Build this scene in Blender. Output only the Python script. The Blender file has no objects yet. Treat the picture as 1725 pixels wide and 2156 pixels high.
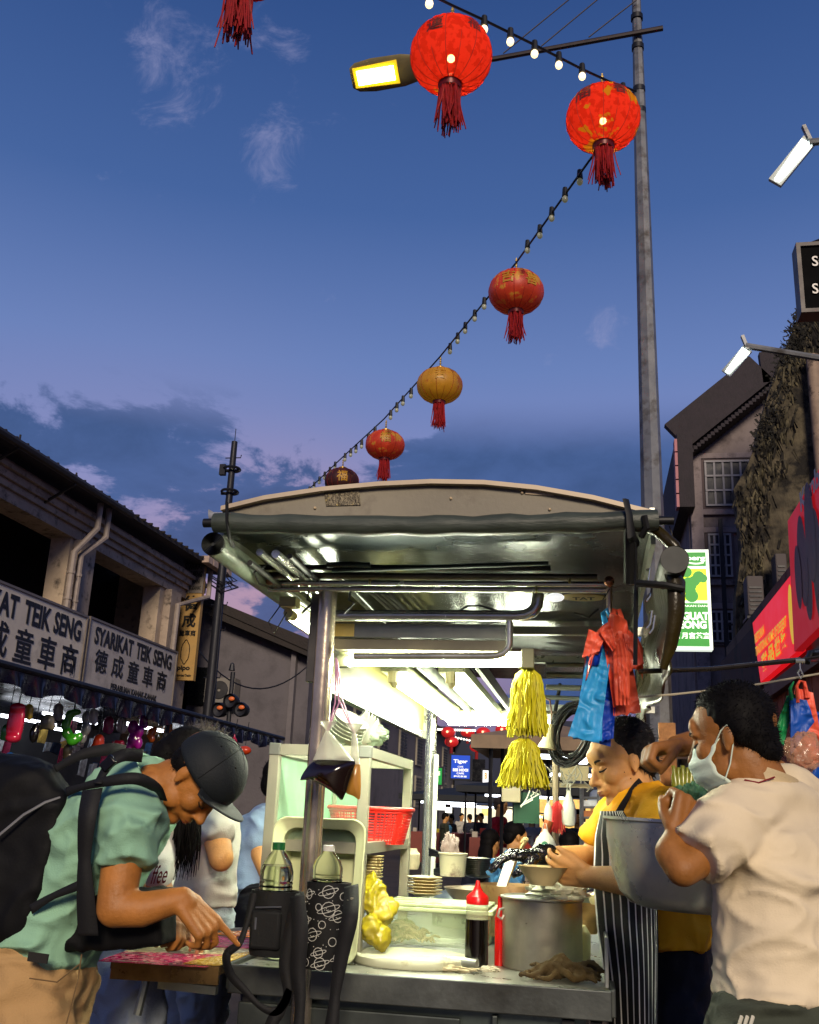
import bpy, bmesh, math, random
import numpy as np
from mathutils import Vector, Matrix, noise as mnoise
random.seed(7)
V = Vector
R = math.radians
SC = bpy.context.scene
COL = SC.collection
# ------------------------------------------------------------------ camera
CAM_H = 1.3
FOC = 2100.0 / 1725.0
camd = bpy.data.cameras.new('camera'); cam = bpy.data.objects.new('camera', camd); COL.objects.link(cam)
camd.sensor_fit = 'HORIZONTAL'; camd.sensor_width = 36; camd.lens = 36 * FOC
camd.clip_start = 0.05; camd.clip_end = 2000
CR = Matrix.Rotation(R(10.6), 3, 'Z') @ Matrix.Rotation(R(106.8), 3, 'X') @ Matrix.Rotation(R(2.4), 3, 'Z')
cam.matrix_world = Matrix.Translation((0, 0, CAM_H)) @ CR.to_4x4()
SC.camera = cam
C0 = V((0, 0, CAM_H))
def ray(u, v): return CR @ V((u - 862.5, -(v - 1078.0), -2100.0))
def A(u, v, Y): d = ray(u, v); return C0 + d * (Y / d.y)
def AZ(u, v, Z): d = ray(u, v); return C0 + d * ((Z - CAM_H) / d.z)
def AX(u, v, X): d = ray(u, v); return C0 + d * (X / d.x)
def PX(Y, v=1700): return Y / ray(862, v).y          # metres per measured unit at depth Y
# ------------------------------------------------------------------ view
SC.view_settings.view_transform = 'Standard'; SC.view_settings.look = 'None'
SC.view_settings.exposure = 0.0; SC.view_settings.gamma = 1.0
SC.cycles.max_bounces = 6; SC.cycles.transparent_max_bounces = 12
SC.cycles.diffuse_bounces = 3; SC.cycles.glossy_bounces = 3; SC.cycles.transmission_bounces = 5
SC.cycles.sample_clamp_indirect = 3.0; SC.cycles.caustics_reflective = False; SC.cycles.caustics_refractive = False
SC.cycles.use_denoising = True
def srgb(h):
    h = h.lstrip('#'); c = [int(h[i:i+2], 16) / 255 for i in (0, 2, 4)]
    return tuple(x / 12.92 if x <= .04045 else ((x + .055) / 1.055) ** 2.4 for x in c) + (1,)
# ------------------------------------------------------------------ world: dusk sky with cloud bands
W = bpy.data.worlds.new('World'); SC.world = W; W.use_nodes = True
nt = W.node_tree; N = nt.nodes; L = nt.links; N.clear()
def wn(t, **k):
    n = N.new(t)
    for a, b in k.items(): setattr(n, a, b)
    return n
def wmath(op, a, b=None, c=None):
    n = wn('ShaderNodeMath', operation=op)
    for i, x in enumerate((a, b, c)):
        if x is None: continue
        if isinstance(x, (int, float)): n.inputs[i].default_value = x
        else: L.new(x, n.inputs[i])
    return n.outputs[0]
def wmap(x, a, b, c=0., d=1.):
    n = wn('ShaderNodeMapRange', interpolation_type='SMOOTHSTEP'); L.new(x, n.inputs[0])
    for i, q in enumerate((a, b, c, d)): n.inputs[i + 1].default_value = q
    return n.outputs[0]
def wmix(f, a, b):
    n = wn('ShaderNodeMix', data_type='RGBA')
    if isinstance(f, (int, float)): n.inputs[0].default_value = f
    else: L.new(f, n.inputs[0])
    for i, x in ((6, a), (7, b)):
        if isinstance(x, tuple): n.inputs[i].default_value = x
        else: L.new(x, n.inputs[i])
    return n.outputs[2]
tc = wn('ShaderNodeTexCoord'); sep = wn('ShaderNodeSeparateXYZ'); L.new(tc.outputs['Generated'], sep.inputs[0])
el = sep.outputs[2]
ramp = wn('ShaderNodeValToRGB'); L.new(el, ramp.inputs[0])
cr = ramp.color_ramp
stops = [(0.0, '#6d6280'), (.12, '#7f789f'), (.2, '#8a88b8'), (.3, '#868dc0'), (.42, '#6a82ba'), (.55, '#46659f'), (.72, '#2c4b84'), (1.0, '#1c3566')]
while len(cr.elements) < len(stops): cr.elements.new(.5)
for e, (p, c) in zip(cr.elements, stops): e.position = p; e.color = srgb(c)
def blob(u, v, r0, r1):          # soft patch of sky round a direction: 1 inside r1, 0 outside r0 (radians as chord)
    d = ray(u, v).normalized()
    n = wn('ShaderNodeVectorMath', operation='DISTANCE'); L.new(tc.outputs['Generated'], n.inputs[0]); n.inputs[1].default_value = d
    return wmap(n.outputs['Value'], r0, r1)
sky = ramp.outputs[0]
pk = blob(600, 1400, .27, .03); sky = wmix(wmath('MULTIPLY', pk, .8), sky, srgb('#c298a6'))
pk2 = blob(330, 1120, .3, .0); sky = wmix(wmath('MULTIPLY', pk2, .18), sky, srgb('#a094b8'))
def cloudnoise(scale, sx, sy, sz, det=7, rough=.6, dist=.4, off=(0, 0, 0)):
    mp = wn('ShaderNodeMapping'); L.new(tc.outputs['Generated'], mp.inputs[0]); mp.inputs['Scale'].default_value = (sx, sy, sz); mp.inputs['Location'].default_value = off
    n = wn('ShaderNodeTexNoise'); L.new(mp.outputs[0], n.inputs['Vector']); n.inputs['Scale'].default_value = scale
    n.inputs['Detail'].default_value = det; n.inputs['Roughness'].default_value = rough; n.inputs['Distortion'].default_value = dist
    return n.outputs['Fac']
n1 = cloudnoise(9, 1, 1, 1.9, det=10, rough=.62, dist=.3, off=(.3, .1, .2))
band = wmap(el, .37, .30); bandlo = wmap(el, .10, .17)
bias = wmath('MULTIPLY', band, .09)
for (u, v, r0, r1, w) in ((1120, 1030, .24, .07, .24), (1400, 1030, .25, .06, .2), (870, 1030, .1, .03, .12), (340, 1080, .13, .04, .11), (80, 960, .1, .02, .10), (520, 1010, .14, .05, .12), (240, 975, .07, .02, .12), (560, 1240, .09, .02, .12), (1250, 960, .12, .05, .14),
                          (760, 860, .14, .03, -.16), (160, 1000, .05, .01, -.14), (300, 990, .05, .01, -.07), (420, 1180, .1, .03, -.16)):
    bias = wmath('ADD', bias, wmath('MULTIPLY', blob(u, v, r0, r1), w))
cl = wmap(wmath('ADD', n1, bias), .57, .665)
cl = wmath('MULTIPLY', cl, wmap(el, .40, .34))
sky = wmix(wmath('MULTIPLY', cl, .9), sky, wmix(wmap(n1, .35, .7), srgb('#425f94'), srgb('#33507f')))
n2 = cloudnoise(17, 1, 1.5, 1.4, det=9, rough=.68, dist=.5, off=(3, 1, 0))
wb = wmath('MULTIPLY', blob(430, 190, .22, .02), .16)
for (u, v, r0, r1, w) in ((560, 320, .06, .01, .22), (385, 190, .07, .01, .2), (380, 100, .06, .01, .14), (1265, 690, .045, .005, .30), (1165, 740, .03, .005, .24), (1180, 590, .05, .01, .18), (590, 190, .07, .01, .13), (700, 100, .1, .01, .08)):
    wb = wmath('ADD', wb, wmath('MULTIPLY', blob(u, v, r0, r1), w))
wi = wmap(wmath('ADD', n2, wmath('MULTIPLY', wb, .62)), .66, 1.0)
sky = wmix(wmath('MULTIPLY', wi, .5), sky, srgb('#a5a5cc'))
# behind the camera the street's own evening glow keeps the sky as even as ahead
bg = wn('ShaderNodeBackground'); L.new(sky, bg.inputs[0]); bg.inputs[1].default_value = 1.0
out = wn('ShaderNodeOutputWorld'); L.new(bg.outputs[0], out.inputs[0])
# warm sun added as frontal fill, standing in for stall lamps behind the camera
sd = bpy.data.lights.new('sun', 'SUN'); sd.energy = 3.1; sd.angle = R(14); sd.color = (1.0, .83, .63)
so = bpy.data.objects.new('sun', sd); COL.objects.link(so)
so.rotation_euler = V((-.22, .86, -.38)).to_track_quat('-Z', 'Y').to_euler()
# ------------------------------------------------------------------ materials
MATS = {}
def mat(name, col, rough=.6, metal=0., var=.12, vs=6., bump=.0, bs=40., bstretch=(1, 1, 1), emit=None, es=0., alpha=1., trans=0., ior=1.45, spots=None, sp_s=8., sp_t=(.55, .65), spec=.5, thin=False, sheen=0., sss=0., sssr=.01, aniso=0., det=6, crease=0., cs=5.):
    if name in MATS: return MATS[name]
    m = bpy.data.materials.new(name); m.use_nodes = True; t = m.node_tree; n = t.nodes; l = t.links
    b = n['Principled BSDF']
    c = srgb(col) if isinstance(col, str) else col
    tcn = n.new('ShaderNodeTexCoord'); co = tcn.outputs['Object']
    def noise(scale, stretch=(1, 1, 1), d=det, rg=.6):
        mp = n.new('ShaderNodeMapping'); l.new(co, mp.inputs[0]); mp.inputs['Scale'].default_value = stretch
        q = n.new('ShaderNodeTexNoise'); l.new(mp.outputs[0], q.inputs['Vector']); q.inputs['Scale'].default_value = scale; q.inputs['Detail'].default_value = d; q.inputs['Roughness'].default_value = rg
        return q.outputs['Fac']
    cur = None
    if var:
        f = noise(vs)
        mx = n.new('ShaderNodeMix'); mx.data_type = 'RGBA'
        mr = n.new('ShaderNodeMapRange'); l.new(f, mr.inputs[0]); mr.inputs[1].default_value = .3; mr.inputs[2].default_value = .7
        l.new(mr.outputs[0], mx.inputs[0])
        mx.inputs[6].default_value = tuple(max(0, x * (1 - var)) for x in c[:3]) + (1,)
        mx.inputs[7].default_value = tuple(min(1, x * (1 + var)) for x in c[:3]) + (1,)
        cur = mx.outputs[2]
        mr2 = n.new('ShaderNodeMapRange'); l.new(f, mr2.inputs[0]); mr2.inputs[1].default_value = .3; mr2.inputs[2].default_value = .7
        mr2.inputs[3].default_value = max(0.02, rough - .08); mr2.inputs[4].default_value = min(1, rough + .08); l.new(mr2.outputs[0], b.inputs['Roughness'])
    else:
        b.inputs['Roughness'].default_value = rough
    if spots:
        f = noise(sp_s, d=8, rg=.65)
        mr = n.new('ShaderNodeMapRange'); l.new(f, mr.inputs[0]); mr.inputs[1].default_value = sp_t[0]; mr.inputs[2].default_value = sp_t[1]
        mx = n.new('ShaderNodeMix'); mx.data_type = 'RGBA'; l.new(mr.outputs[0], mx.inputs[0])
        if cur is not None: l.new(cur, mx.inputs[6])
        else: mx.inputs[6].default_value = c
        mx.inputs[7].default_value = srgb(spots); cur = mx.outputs[2]
    if cur is not None: l.new(cur, b.inputs['Base Color'])
    else: b.inputs['Base Color'].default_value = c
    b.inputs['Metallic'].default_value = metal; b.inputs['IOR'].default_value = ior
    b.inputs['Specular IOR Level'].default_value = spec
    b.inputs['Transmission Weight'].default_value = trans; b.inputs['Alpha'].default_value = alpha
    if sheen: b.inputs['Sheen Weight'].default_value = sheen
    if sss: b.inputs['Subsurface Weight'].default_value = sss; b.inputs['Subsurface Scale'].default_value = sssr; b.inputs['Subsurface Radius'].default_value = (1, .35, .2)
    if aniso: b.inputs['Anisotropic'].default_value = aniso
    if emit:
        b.inputs['Emission Color'].default_value = srgb(emit) if isinstance(emit, str) else emit; b.inputs['Emission Strength'].default_value = es
    if bump:
        f = noise(bs, bstretch)
        bp = n.new('ShaderNodeBump'); l.new(f, bp.inputs['Height']); bp.inputs['Strength'].default_value = 1.0; bp.inputs['Distance'].default_value = bump; l.new(bp.outputs[0], b.inputs['Normal'])
    if crease:
        mp = n.new('ShaderNodeMapping'); l.new(co, mp.inputs[0]); mp.inputs['Scale'].default_value = (1, 1, 1.5); mp.inputs['Rotation'].default_value = (.4, .5, 0)
        q = n.new('ShaderNodeTexNoise'); q.noise_type = 'RIDGED_MULTIFRACTAL'; l.new(mp.outputs[0], q.inputs['Vector']); q.inputs['Scale'].default_value = cs; q.inputs['Detail'].default_value = 2.5; q.inputs['Roughness'].default_value = .45; q.inputs['Distortion'].default_value = .9
        b2 = n.new('ShaderNodeBump'); l.new(q.outputs['Fac'], b2.inputs['Height']); b2.inputs['Distance'].default_value = crease
        if bump: l.new(bp.outputs[0], b2.inputs['Normal'])
        l.new(b2.outputs[0], b.inputs['Normal'])
    MATS[name] = m
    return m
# ------------------------------------------------------------------ objects
BASE = {}
def basis(d, hint=V((0, 0, 1))):
    d = V(d).normalized()
    if abs(d.dot(hint)) > .98: hint = V((1, 0, 0))
    s = d.cross(hint).normalized(); return d, s, s.cross(d).normalized()
def T(name, label, cat, loc, group=None):
    o = bpy.data.objects.new(name, None); COL.objects.link(o); o.location = loc; o.empty_display_size = .1
    o['label'] = label; o['category'] = cat
    if group: o['group'] = group
    BASE[o.name] = V(loc); return o
class G:
    """collects shapes into one mesh"""
    def __init__(s): s.v = []; s.f = []; s.m = []; s.cm = 0; s.uv = {}
    def add(s, vs, fs):
        k = len(s.v); s.v += [tuple(x) for x in vs]; s.f += [tuple(i + k for i in f) for f in fs]; s.m += [s.cm] * len(fs); return s
    def box(s, c, sz, rot=None):
        hx, hy, hz = [q / 2 for q in sz]; c = V(c)
        vs = [V((x * hx, y * hy, z * hz)) for z in (-1, 1) for y in (-1, 1) for x in (-1, 1)]
        if rot is not None: vs = [rot @ q for q in vs]
        return s.add([c + q for q in vs], [(0, 2, 3, 1), (4, 5, 7, 6), (0, 1, 5, 4), (2, 6, 7, 3), (0, 4, 6, 2), (1, 3, 7, 5)])
    def bb(s, x0, x1, y0, y1, z0, z1): return s.box(((x0 + x1) / 2, (y0 + y1) / 2, (z0 + z1) / 2), (abs(x1 - x0), abs(y1 - y0), abs(z1 - z0)))
    def bar(s, p, q, w, h, hint=V((0, 0, 1))):     # rectangular bar from p to q
        d, a, b = basis(V(q) - V(p), hint); p = V(p); q = V(q)
        vs = [e + a * (i * w / 2) + b * (j * h / 2) for e in (p, q) for i, j in ((-1, -1), (1, -1), (1, 1), (-1, 1))]
        return s.add(vs, [(0, 1, 2, 3), (7, 6, 5, 4), (0, 4, 5, 1), (1, 5, 6, 2), (2, 6, 7, 3), (3, 7, 4, 0)])
    def tube(s, pts, r, n=10, cap=True, flat=None):
        pts = [V(p) for p in pts]; rs = r if isinstance(r, (list, tuple)) else [r] * len(pts)
        d0 = (pts[1] - pts[0]).normalized(); _, a, b = basis(d0); k = len(s.v); vs = []
        for i, p in enumerate(pts):
            d = (pts[min(i + 1, len(pts) - 1)] - pts[max(i - 1, 0)])
            if d.length < 1e-9: d = d0
            d.normalize(); a = (a - d * a.dot(d))
            if a.length < 1e-6: _, a, b = basis(d)
            a.normalize(); b = d.cross(a)
            for j in range(n):
                t = 2 * math.pi * j / n; vs.append(p + a * (math.cos(t) * rs[i]) + b * (math.sin(t) * rs[i] * (flat or 1)))
        fs = [(i * n + j, i * n + (j + 1) % n, (i + 1) * n + (j + 1) % n, (i + 1) * n + j) for i in range(len(pts) - 1) for j in range(n)]
        if cap: fs += [tuple(range(n))[::-1], tuple((len(pts) - 1) * n + j for j in range(n))]
        return s.add(vs, fs)
    def cyl(s, p, q, r, r2=None, n=16, cap=True): return s.tube([p, q], [r, r if r2 is None else r2], n, cap)
    def lathe(s, c, prof, n=24, ax=V((0, 0, 1)), sx=1., sy=1., cap=False, hint=V((0, 1, 0)), a0=0., a1=None):
        d, a, b = basis(ax, hint); c = V(c); vs = []; full = a1 is None; m = n if full else n + 1
        a1_ = 2 * math.pi if full else a1
        for r, z in prof:
            for j in range(m):
                t = a0 + (a1_ - a0) * j / n; vs.append(c + d * z + a * (math.cos(t) * r * sx) + b * (math.sin(t) * r * sy))
        fs = [(i * m + j, i * m + (j + 1) % m, (i + 1) * m + (j + 1) % m, (i + 1) * m + j) for i in range(len(prof) - 1) for j in range(n if full else n)]
        if cap: fs += [tuple(range(m))[::-1], tuple((len(prof) - 1) * m + j for j in range(m))]
        return s.add(vs, fs)
    def ell(s, c, r, rot=None, n=12):
        c = V(c); r = (r, r, r) if isinstance(r, (int, float)) else r; vs = []; m = max(6, n // 2 + 1)
        for i in range(1, m):
            ph = math.pi * i / m
            for j in range(n):
                t = 2 * math.pi * j / n; q = V((math.sin(ph) * math.cos(t) * r[0], math.sin(ph) * math.sin(t) * r[1], math.cos(ph) * r[2]))
                vs.append(c + (rot @ q if rot is not None else q))
        top = V((0, 0, r[2])); vs.append(c + (rot @ top if rot is not None else top)); vs.append(c - (rot @ top if rot is not None else top))
        fs = [(i * n + j, (i + 1) * n + j, (i + 1) * n + (j + 1) % n, i * n + (j + 1) % n) for i in range(m - 2) for j in range(n)]
        a = len(vs) - 2; fs += [(a, j, (j + 1) % n) for j in range(n)] + [(a + 1, (m - 2) * n + (j + 1) % n, (m - 2) * n + j) for j in range(n)]
        return s.add(vs, fs)
    def grid(s, fn, nu, nv):
        vs = [V(fn(i / nu, j / nv)) for j in range(nv + 1) for i in range(nu + 1)]
        k = len(s.f)
        s.add(vs, [(j * (nu + 1) + i, j * (nu + 1) + i + 1, (j + 1) * (nu + 1) + i + 1, (j + 1) * (nu + 1) + i) for j in range(nv) for i in range(nu)])
        for j in range(nv):
            for i in range(nu): s.uv[k + j * nu + i] = [(i / nu, j / nv), ((i + 1) / nu, j / nv), ((i + 1) / nu, (j + 1) / nv), (i / nu, (j + 1) / nv)]
        return s
    def poly(s, pts, thick):      # polygon extruded by vector thick
        pts = [V(p) for p in pts]; n = len(pts); th = V(thick)
        return s.add(pts + [p + th for p in pts], [tuple(range(n))[::-1], tuple(range(n, 2 * n))] + [(i, (i + 1) % n, n + (i + 1) % n, n + i) for i in range(n)])
    def obj(s, name, m, parent=None, tag=None, smooth=True, kind=None, label=None, bevel=0., solid=0., sub=0, origin=None, angle=40):
        me = bpy.data.meshes.new(name)
        if parent is not None: b = BASE[parent.name]
        elif origin is not None: b = V(origin)
        else:
            arr = np.array(s.v); b = V(((arr[:, 0].min() + arr[:, 0].max()) / 2, (arr[:, 1].min() + arr[:, 1].max()) / 2, arr[:, 2].min()))
        me.from_pydata([(x[0] - b.x, x[1] - b.y, x[2] - b.z) for x in s.v], [], s.f)
        for q in (m if isinstance(m, (list, tuple)) else [m]): me.materials.append(q)
        if any(s.m): me.polygons.foreach_set('material_index', s.m)
        if s.uv:
            uvl = me.uv_layers.new(name='UVMap')
            for fi, c4 in s.uv.items():
                p = me.polygons[fi]
                for k2, li in enumerate(p.loop_indices): uvl.data[li].uv = c4[k2]
        me.validate(); 
        bm = bmesh.new(); bm.from_mesh(me)
        if not s.uv: bmesh.ops.recalc_face_normals(bm, faces=bm.faces)
        if smooth:
            for f in bm.faces: f.smooth = True
            ca = math.cos(R(angle))
            for e in bm.edges:
                if len(e.link_faces) == 2 and e.link_faces[0].normal.dot(e.link_faces[1].normal) < ca: e.smooth = False
        bm.to_mesh(me); bm.free()
        o = bpy.data.objects.new(name, me); COL.objects.link(o)
        if parent is not None: o.parent = parent
        else: o.location = b
        BASE[o.name] = b
        if solid: q = o.modifiers.new('s', 'SOLIDIFY'); q.thickness = solid; q.offset = 0
        if bevel: q = o.modifiers.new('b', 'BEVEL'); q.width = bevel; q.segments = 2; q.limit_method = 'ANGLE'; q.angle_limit = R(40)
        if sub: q = o.modifiers.new('u', 'SUBSURF'); q.levels = sub; q.render_levels = sub
        if kind: o['kind'] = kind
        if tag:
            o['label'] = tag[0]; o['category'] = tag[1]
            if len(tag) > 2 and tag[2]: o['group'] = tag[2]
        elif label: o['label'] = label
        return o
def copytree(o, delta, parent=None, **props):
    c = o.copy(); COL.objects.link(c); c.parent = parent
    if parent is None: c.location = o.location + V(delta); BASE[c.name] = BASE[o.name] + V(delta)
    for k, v in props.items(): c[k] = v
    for ch in o.children: copytree(ch, (0, 0, 0), c)
    return c
def lettering(g, text, o, right, up, w, h, off=.0, ext=.0, it=0., lift=None):
    """text fitted to a w x h box whose lower left corner is o, added to mesh collector g"""
    cu = bpy.data.curves.new('t', 'FONT'); cu.body = text; cu.size = 1; cu.offset = off; cu.extrude = ext; cu.resolution_u = 3; cu.align_x = 'LEFT'; cu.space_line = .9
    ob = bpy.data.objects.new('t', cu); COL.objects.link(ob)
    dg = bpy.context.evaluated_depsgraph_get(); me = bpy.data.meshes.new_from_object(ob.evaluated_get(dg))
    vs = np.array([v.co[:] for v in me.vertices]) if len(me.vertices) else np.zeros((0, 3))
    fs = [tuple(p.vertices) for p in me.polygons]
    bpy.data.objects.remove(ob); bpy.data.curves.remove(cu); bpy.data.meshes.remove(me)
    if not len(vs): return
    mn = vs.min(0); mx = vs.max(0); right = V(right).normalized(); up = V(up).normalized(); nn = right.cross(up)
    o = V(o) + (lift if lift is not None else nn * .004)
    g.add([o + right * ((x - mn[0]) / (mx[0] - mn[0]) * w + it * (y - mn[1]) / (mx[1] - mn[1]) * h) + up * ((y - mn[1]) / (mx[1] - mn[1]) * h) + nn * z for x, y, z in vs], fs)
# ================================================================== SETTING
asph = mat('asphalt', '#4a4038', .75, var=.35, vs=3, bump=.004, bs=120, spots='#2a2420', sp_s=2.5, sp_t=(.5, .7))
g = G(); g.grid(lambda a, b: (-60 + 120 * a, -20 + 220 * b, 0), 30, 55); g.obj('ground', asph, kind='structure', smooth=False)
# ---- left shophouse (upper floor with dark openings)
XL = -11.9
wallw = mat('old_plaster', '#bcaa94', .85, var=.22, vs=1.2, bump=.01, bs=18, spots='#4c443e', sp_s=3.0, sp_t=(.56, .72))
wallk = mat('stained_moulding', '#a39384', .85, var=.3, vs=2, spots='#3c3631', sp_s=4, sp_t=(.52, .7))
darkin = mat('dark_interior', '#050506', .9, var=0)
rooftile = mat('dark_roof_tiles', '#2b2523', .8, var=.3, vs=4, bump=.02, bs=14, bstretch=(1, 6, 1))
pipem = mat('old_pipe', '#8c8078', .6, var=.25, vs=5)
b1 = T('shophouse', 'long two storey shophouse with dark upper openings on the left of the street', 'building', (XL, 20, 0))
YS = [9.0, 12.2, 15.6, 21.2, 26.6, 28.6]
g = G()
for y0, y1 in ((8.0, 10.0), (20.75, 21.75), (25.9, 27.2)): g.bb(XL - .5, XL, y0, y1, 4.9, 7.3)
g.bb(XL - .5, XL + .0, 6, 28.6, 3.2, 5.5)      # sill band behind the signs
g.bb(XL - 6, XL - .0, 28.3, 28.6, 0, 8.05)
g.bb(XL - 4.5, XL - 3.0, 6, 28.3, 0, 8.0)
g.obj('wall', wallw, b1, smooth=False)
g = G()
for k, (z0, z1, dx) in enumerate(((7.15, 7.4, .06), (7.4, 7.55, .14), (7.55, 7.72, .22), (7.72, 7.82, .32), (7.82, 7.93, .2))): g.bb(XL - .6, XL + dx, 6, 28.7, z0, z1)
g.obj('cornice', wallk, b1, smooth=False)
for yy in (21.25, 26.55, 9.2):
    g = G(); g.bb(XL + .002, XL + .22, yy - .35, yy + .35, 3.2, 7.14)
    g.obj('pilaster', wallk, b1, smooth=True)
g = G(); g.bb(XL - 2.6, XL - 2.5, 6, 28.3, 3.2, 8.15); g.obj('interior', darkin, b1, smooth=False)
g = G()
g.add([(XL + .75, 5, 7.82), (XL + .75, 28.9, 8.15), (XL - 5, 28.9, 8.9), (XL - 5, 5, 8.6), (XL + .75, 5, 7.94), (XL + .75, 28.9, 8.27), (XL - 5, 28.9, 9.0), (XL - 5, 5, 8.7)],
      [(0, 1, 2, 3), (4, 7, 6, 5), (0, 4, 5, 1), (1, 5, 6, 2), (2, 6, 7, 3), (3, 7, 4, 0)])
for k in range(60):
    y = 5.2 + k * .4; g.cyl((XL + .82, y, 7.93 + (y - 5) * .0138), (XL + .3, y, 7.96 + (y - 5) * .0138), .035, n=6)
g.obj('roof', rooftile, b1, smooth=False)
g = G(); g.tube([(XL + .8, 5, 7.87), (XL + .8, 22, 8.07)], .09, 8); 
for y in (10.5, 13.1, 16.9, 19.2): g.bar((XL + .1, y, 7.5), (XL + .8, y, 7.92), .05, .05); g.bar((XL + .8, y, 7.9), (XL + .8, y, 8.2), .03, .03)
g.obj('gutter', mat('rusty_gutter', '#241f1e', .6), b1)
for dy in (0, .45):
    g = G(); g.tube([(XL + .55, 20.9 + dy, 8.02), (XL + .55, 20.9 + dy, 7.4 - dy * .2), (XL + .33, 20.4 + dy * .7, 6.7), (XL + .33, 20.4 + dy * .7, 3.4)], .075, 8)
    for z in (6.2, 5.6, 4.4): g.cyl((XL + .33, 20.4 + dy * .7, z), (XL + .33, 20.4 + dy * .7, z + .06), .095, n=8)
    g.obj('downpipe', pipem, b1)
g = G(); g.tube([(XL + .6, 28.0, 8.1), (XL + .6, 28.0, 7.3), (XL + .4, 26.3, 6.7), (XL + .4, 26.2, 3.2)], .08, 8); g.obj('downpipe', pipem, b1)
g = G()
for k in range(5): g.bb(XL + .72, XL + .95, 26.9 + k * .4, 27.25 + k * .4, 8.1, 8.3)
g.obj('roof_edge_tile', mat('pale_ridge_tile', '#b09a8a', .8, var=.3), b1, smooth=False)
# signs
signw = mat('sign_board_white', '#d2c8b8', .6, var=.10, vs=1.5, spots='#7b7066', sp_s=1.3, sp_t=(.55, .8), bump=.006, bs=8, bstretch=(1, 12, .3))
signw2 = mat('sign_board_grey', '#b8b0a8', .6, var=.10, vs=1.5, spots='#6b645f', sp_s=1.3, sp_t=(.55, .8), bump=.006, bs=8, bstretch=(1, 12, .3))
black = mat('black_paint', '#0b0a0a', .5, var=.2)
def board(name, label, y0, y1, z0, z1, m, lines, xs=XL + .35, ykeep=0):
    kk = (XL + .49) / (XL + .02); zk = lambda z: 1.3 + (z - 1.3) * kk
    y0, y1, z0, z1 = y0 * kk, y1 * kk, zk(z0), zk(z1); lines = [(s, a * kk, b * kk, zk(c), zk(d), o) for (s, a, b, c, d, o) in lines]
    t = T(name, label, 'shop sign', (xs, (y0 + y1) / 2, z0))
    g = G(); g.bb(xs, xs + .14, y0, y1, z0, z1); g.obj('board', m, t, smooth=False)
    g = G(); w = .05
    for a in ((y0, y1, z0 - w, z0), (y0, y1, z1, z1 + w), (y0 - w, y0, z0 - w, z1 + w), (y1, y1 + w, z0 - w, z1 + w)): g.bb(xs - .01, xs + .17, *a)
    g.obj('frame', mat('sign_frame', '#7d746c', .5, .5), t, smooth=False)
    g = G()
    for (s, a, b, c, d, off) in lines: lettering(g, s, (xs + .145, a, c), (0, 1, 0), (0, 0, 1), b - a, d - c, off, .004)
    g.obj('lettering', black, t, smooth=False)
    return t
zs = 3.86
board('shop_sign', 'weathered white board reading SYARIKAT TEIK SENG, cut off by the left edge', 16.3, 21.95, 3.84, 5.48, signw,
      [('SYARIKAT', 14.6 + 2.0, 19.0, 4.86, 5.36, .03), ('TEIK', 19.25, 20.35, 4.86, 5.36, .03), ('SENG', 20.5, 21.75, 4.86, 5.36, .03)] +
      [(c, 17.1 + k * .98, 17.82 + k * .98, 4.02, 4.75, .012) for k, c in enumerate('德成童車商')])
board('shop_sign', 'greyer ribbed board reading SYARIKAT TEIK SENG with a line of small print below', 22.15, 27.45, 3.84, 5.5, signw2,
      [('SYARIKAT', 22.45, 24.6, 4.95, 5.38, .03), ('TEIK', 24.8, 25.75, 4.95, 5.38, .03), ('SENG', 25.9, 27.15, 4.95, 5.38, .03)] +
      [(c, 22.6 + k * .92, 23.25 + k * .92, 4.3, 4.86, .012) for k, c in enumerate('德成童車商')] + [('PERABUAN KANAK-KANAK', 23.6, 26.4, 3.98, 4.14, .02)])
# vertical yellow sign, sticking out from the facade
ys = mat('faded_yellow_sign', '#a8854a', .6, var=.1, vs=2, spots='#7c6a4a', sp_s=2, sp_t=(.5, .8))
t = T('hanging_sign', 'tall faded yellow vertical sign sticking out beyond the grey sign board', 'shop sign', tuple(A(410, 1445, 27.6)))
p00 = A(366, 1432, 27.6); p10 = A(401, 1450, 27.6); p01 = A(386, 1170, 27.6); p11 = A(434, 1180, 27.6)
rt = (p10 - p00); upv = (p01 - p00); up_u = V((0, 0, 1)); x0, x1_ = p00.x, p11.x - .0; z0, z1 = p00.z, p11.z
x0 = A(376, 1300, 27.6).x; x1_ = A(420, 1300, 27.6).x
g = G(); g.bb(x0, x1_, 27.6, 27.78, z0, z1); g.obj('board', ys, t, smooth=False)
g = G(); hh = z1 - z0; ww = x1_ - x0
grey_s = G(); grey_s.bb(x0 - .012, x1_ + .012, 27.575, 27.6, z0 + hh * .72, z1); grey_s.obj('top_panel', mat('grey_sign_panel', '#6f675f', .6), t, smooth=False)
def vt(s, a, b, c, d, off=.02, y=27.59): lettering(g, s, (x0 + ww * a, y, z0 + hh * c), (1, 0, 0), (0, 0, 1), ww * (b - a), hh * (d - c), off, .003)
vt('SYARIKAT', .08, .95, .92, .975, .02, 27.57); vt('TEIK SENG', .08, .95, .855, .905, .02, 27.57); vt('MAINAN', .2, .85, .80, .835, .02, 27.57); vt('KANAK-KANAK', .1, .95, .745, .78, .02, 27.57)
vt('德', .2, .85, .57, .70, .03); vt('成', .2, .85, .43, .55, .03); vt('童車商', .12, .9, .36, .41, .02); vt('pipo', .2, .8, .07, .12, .04); vt('Authorised Dealer', .1, .9, .03, .05)
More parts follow.
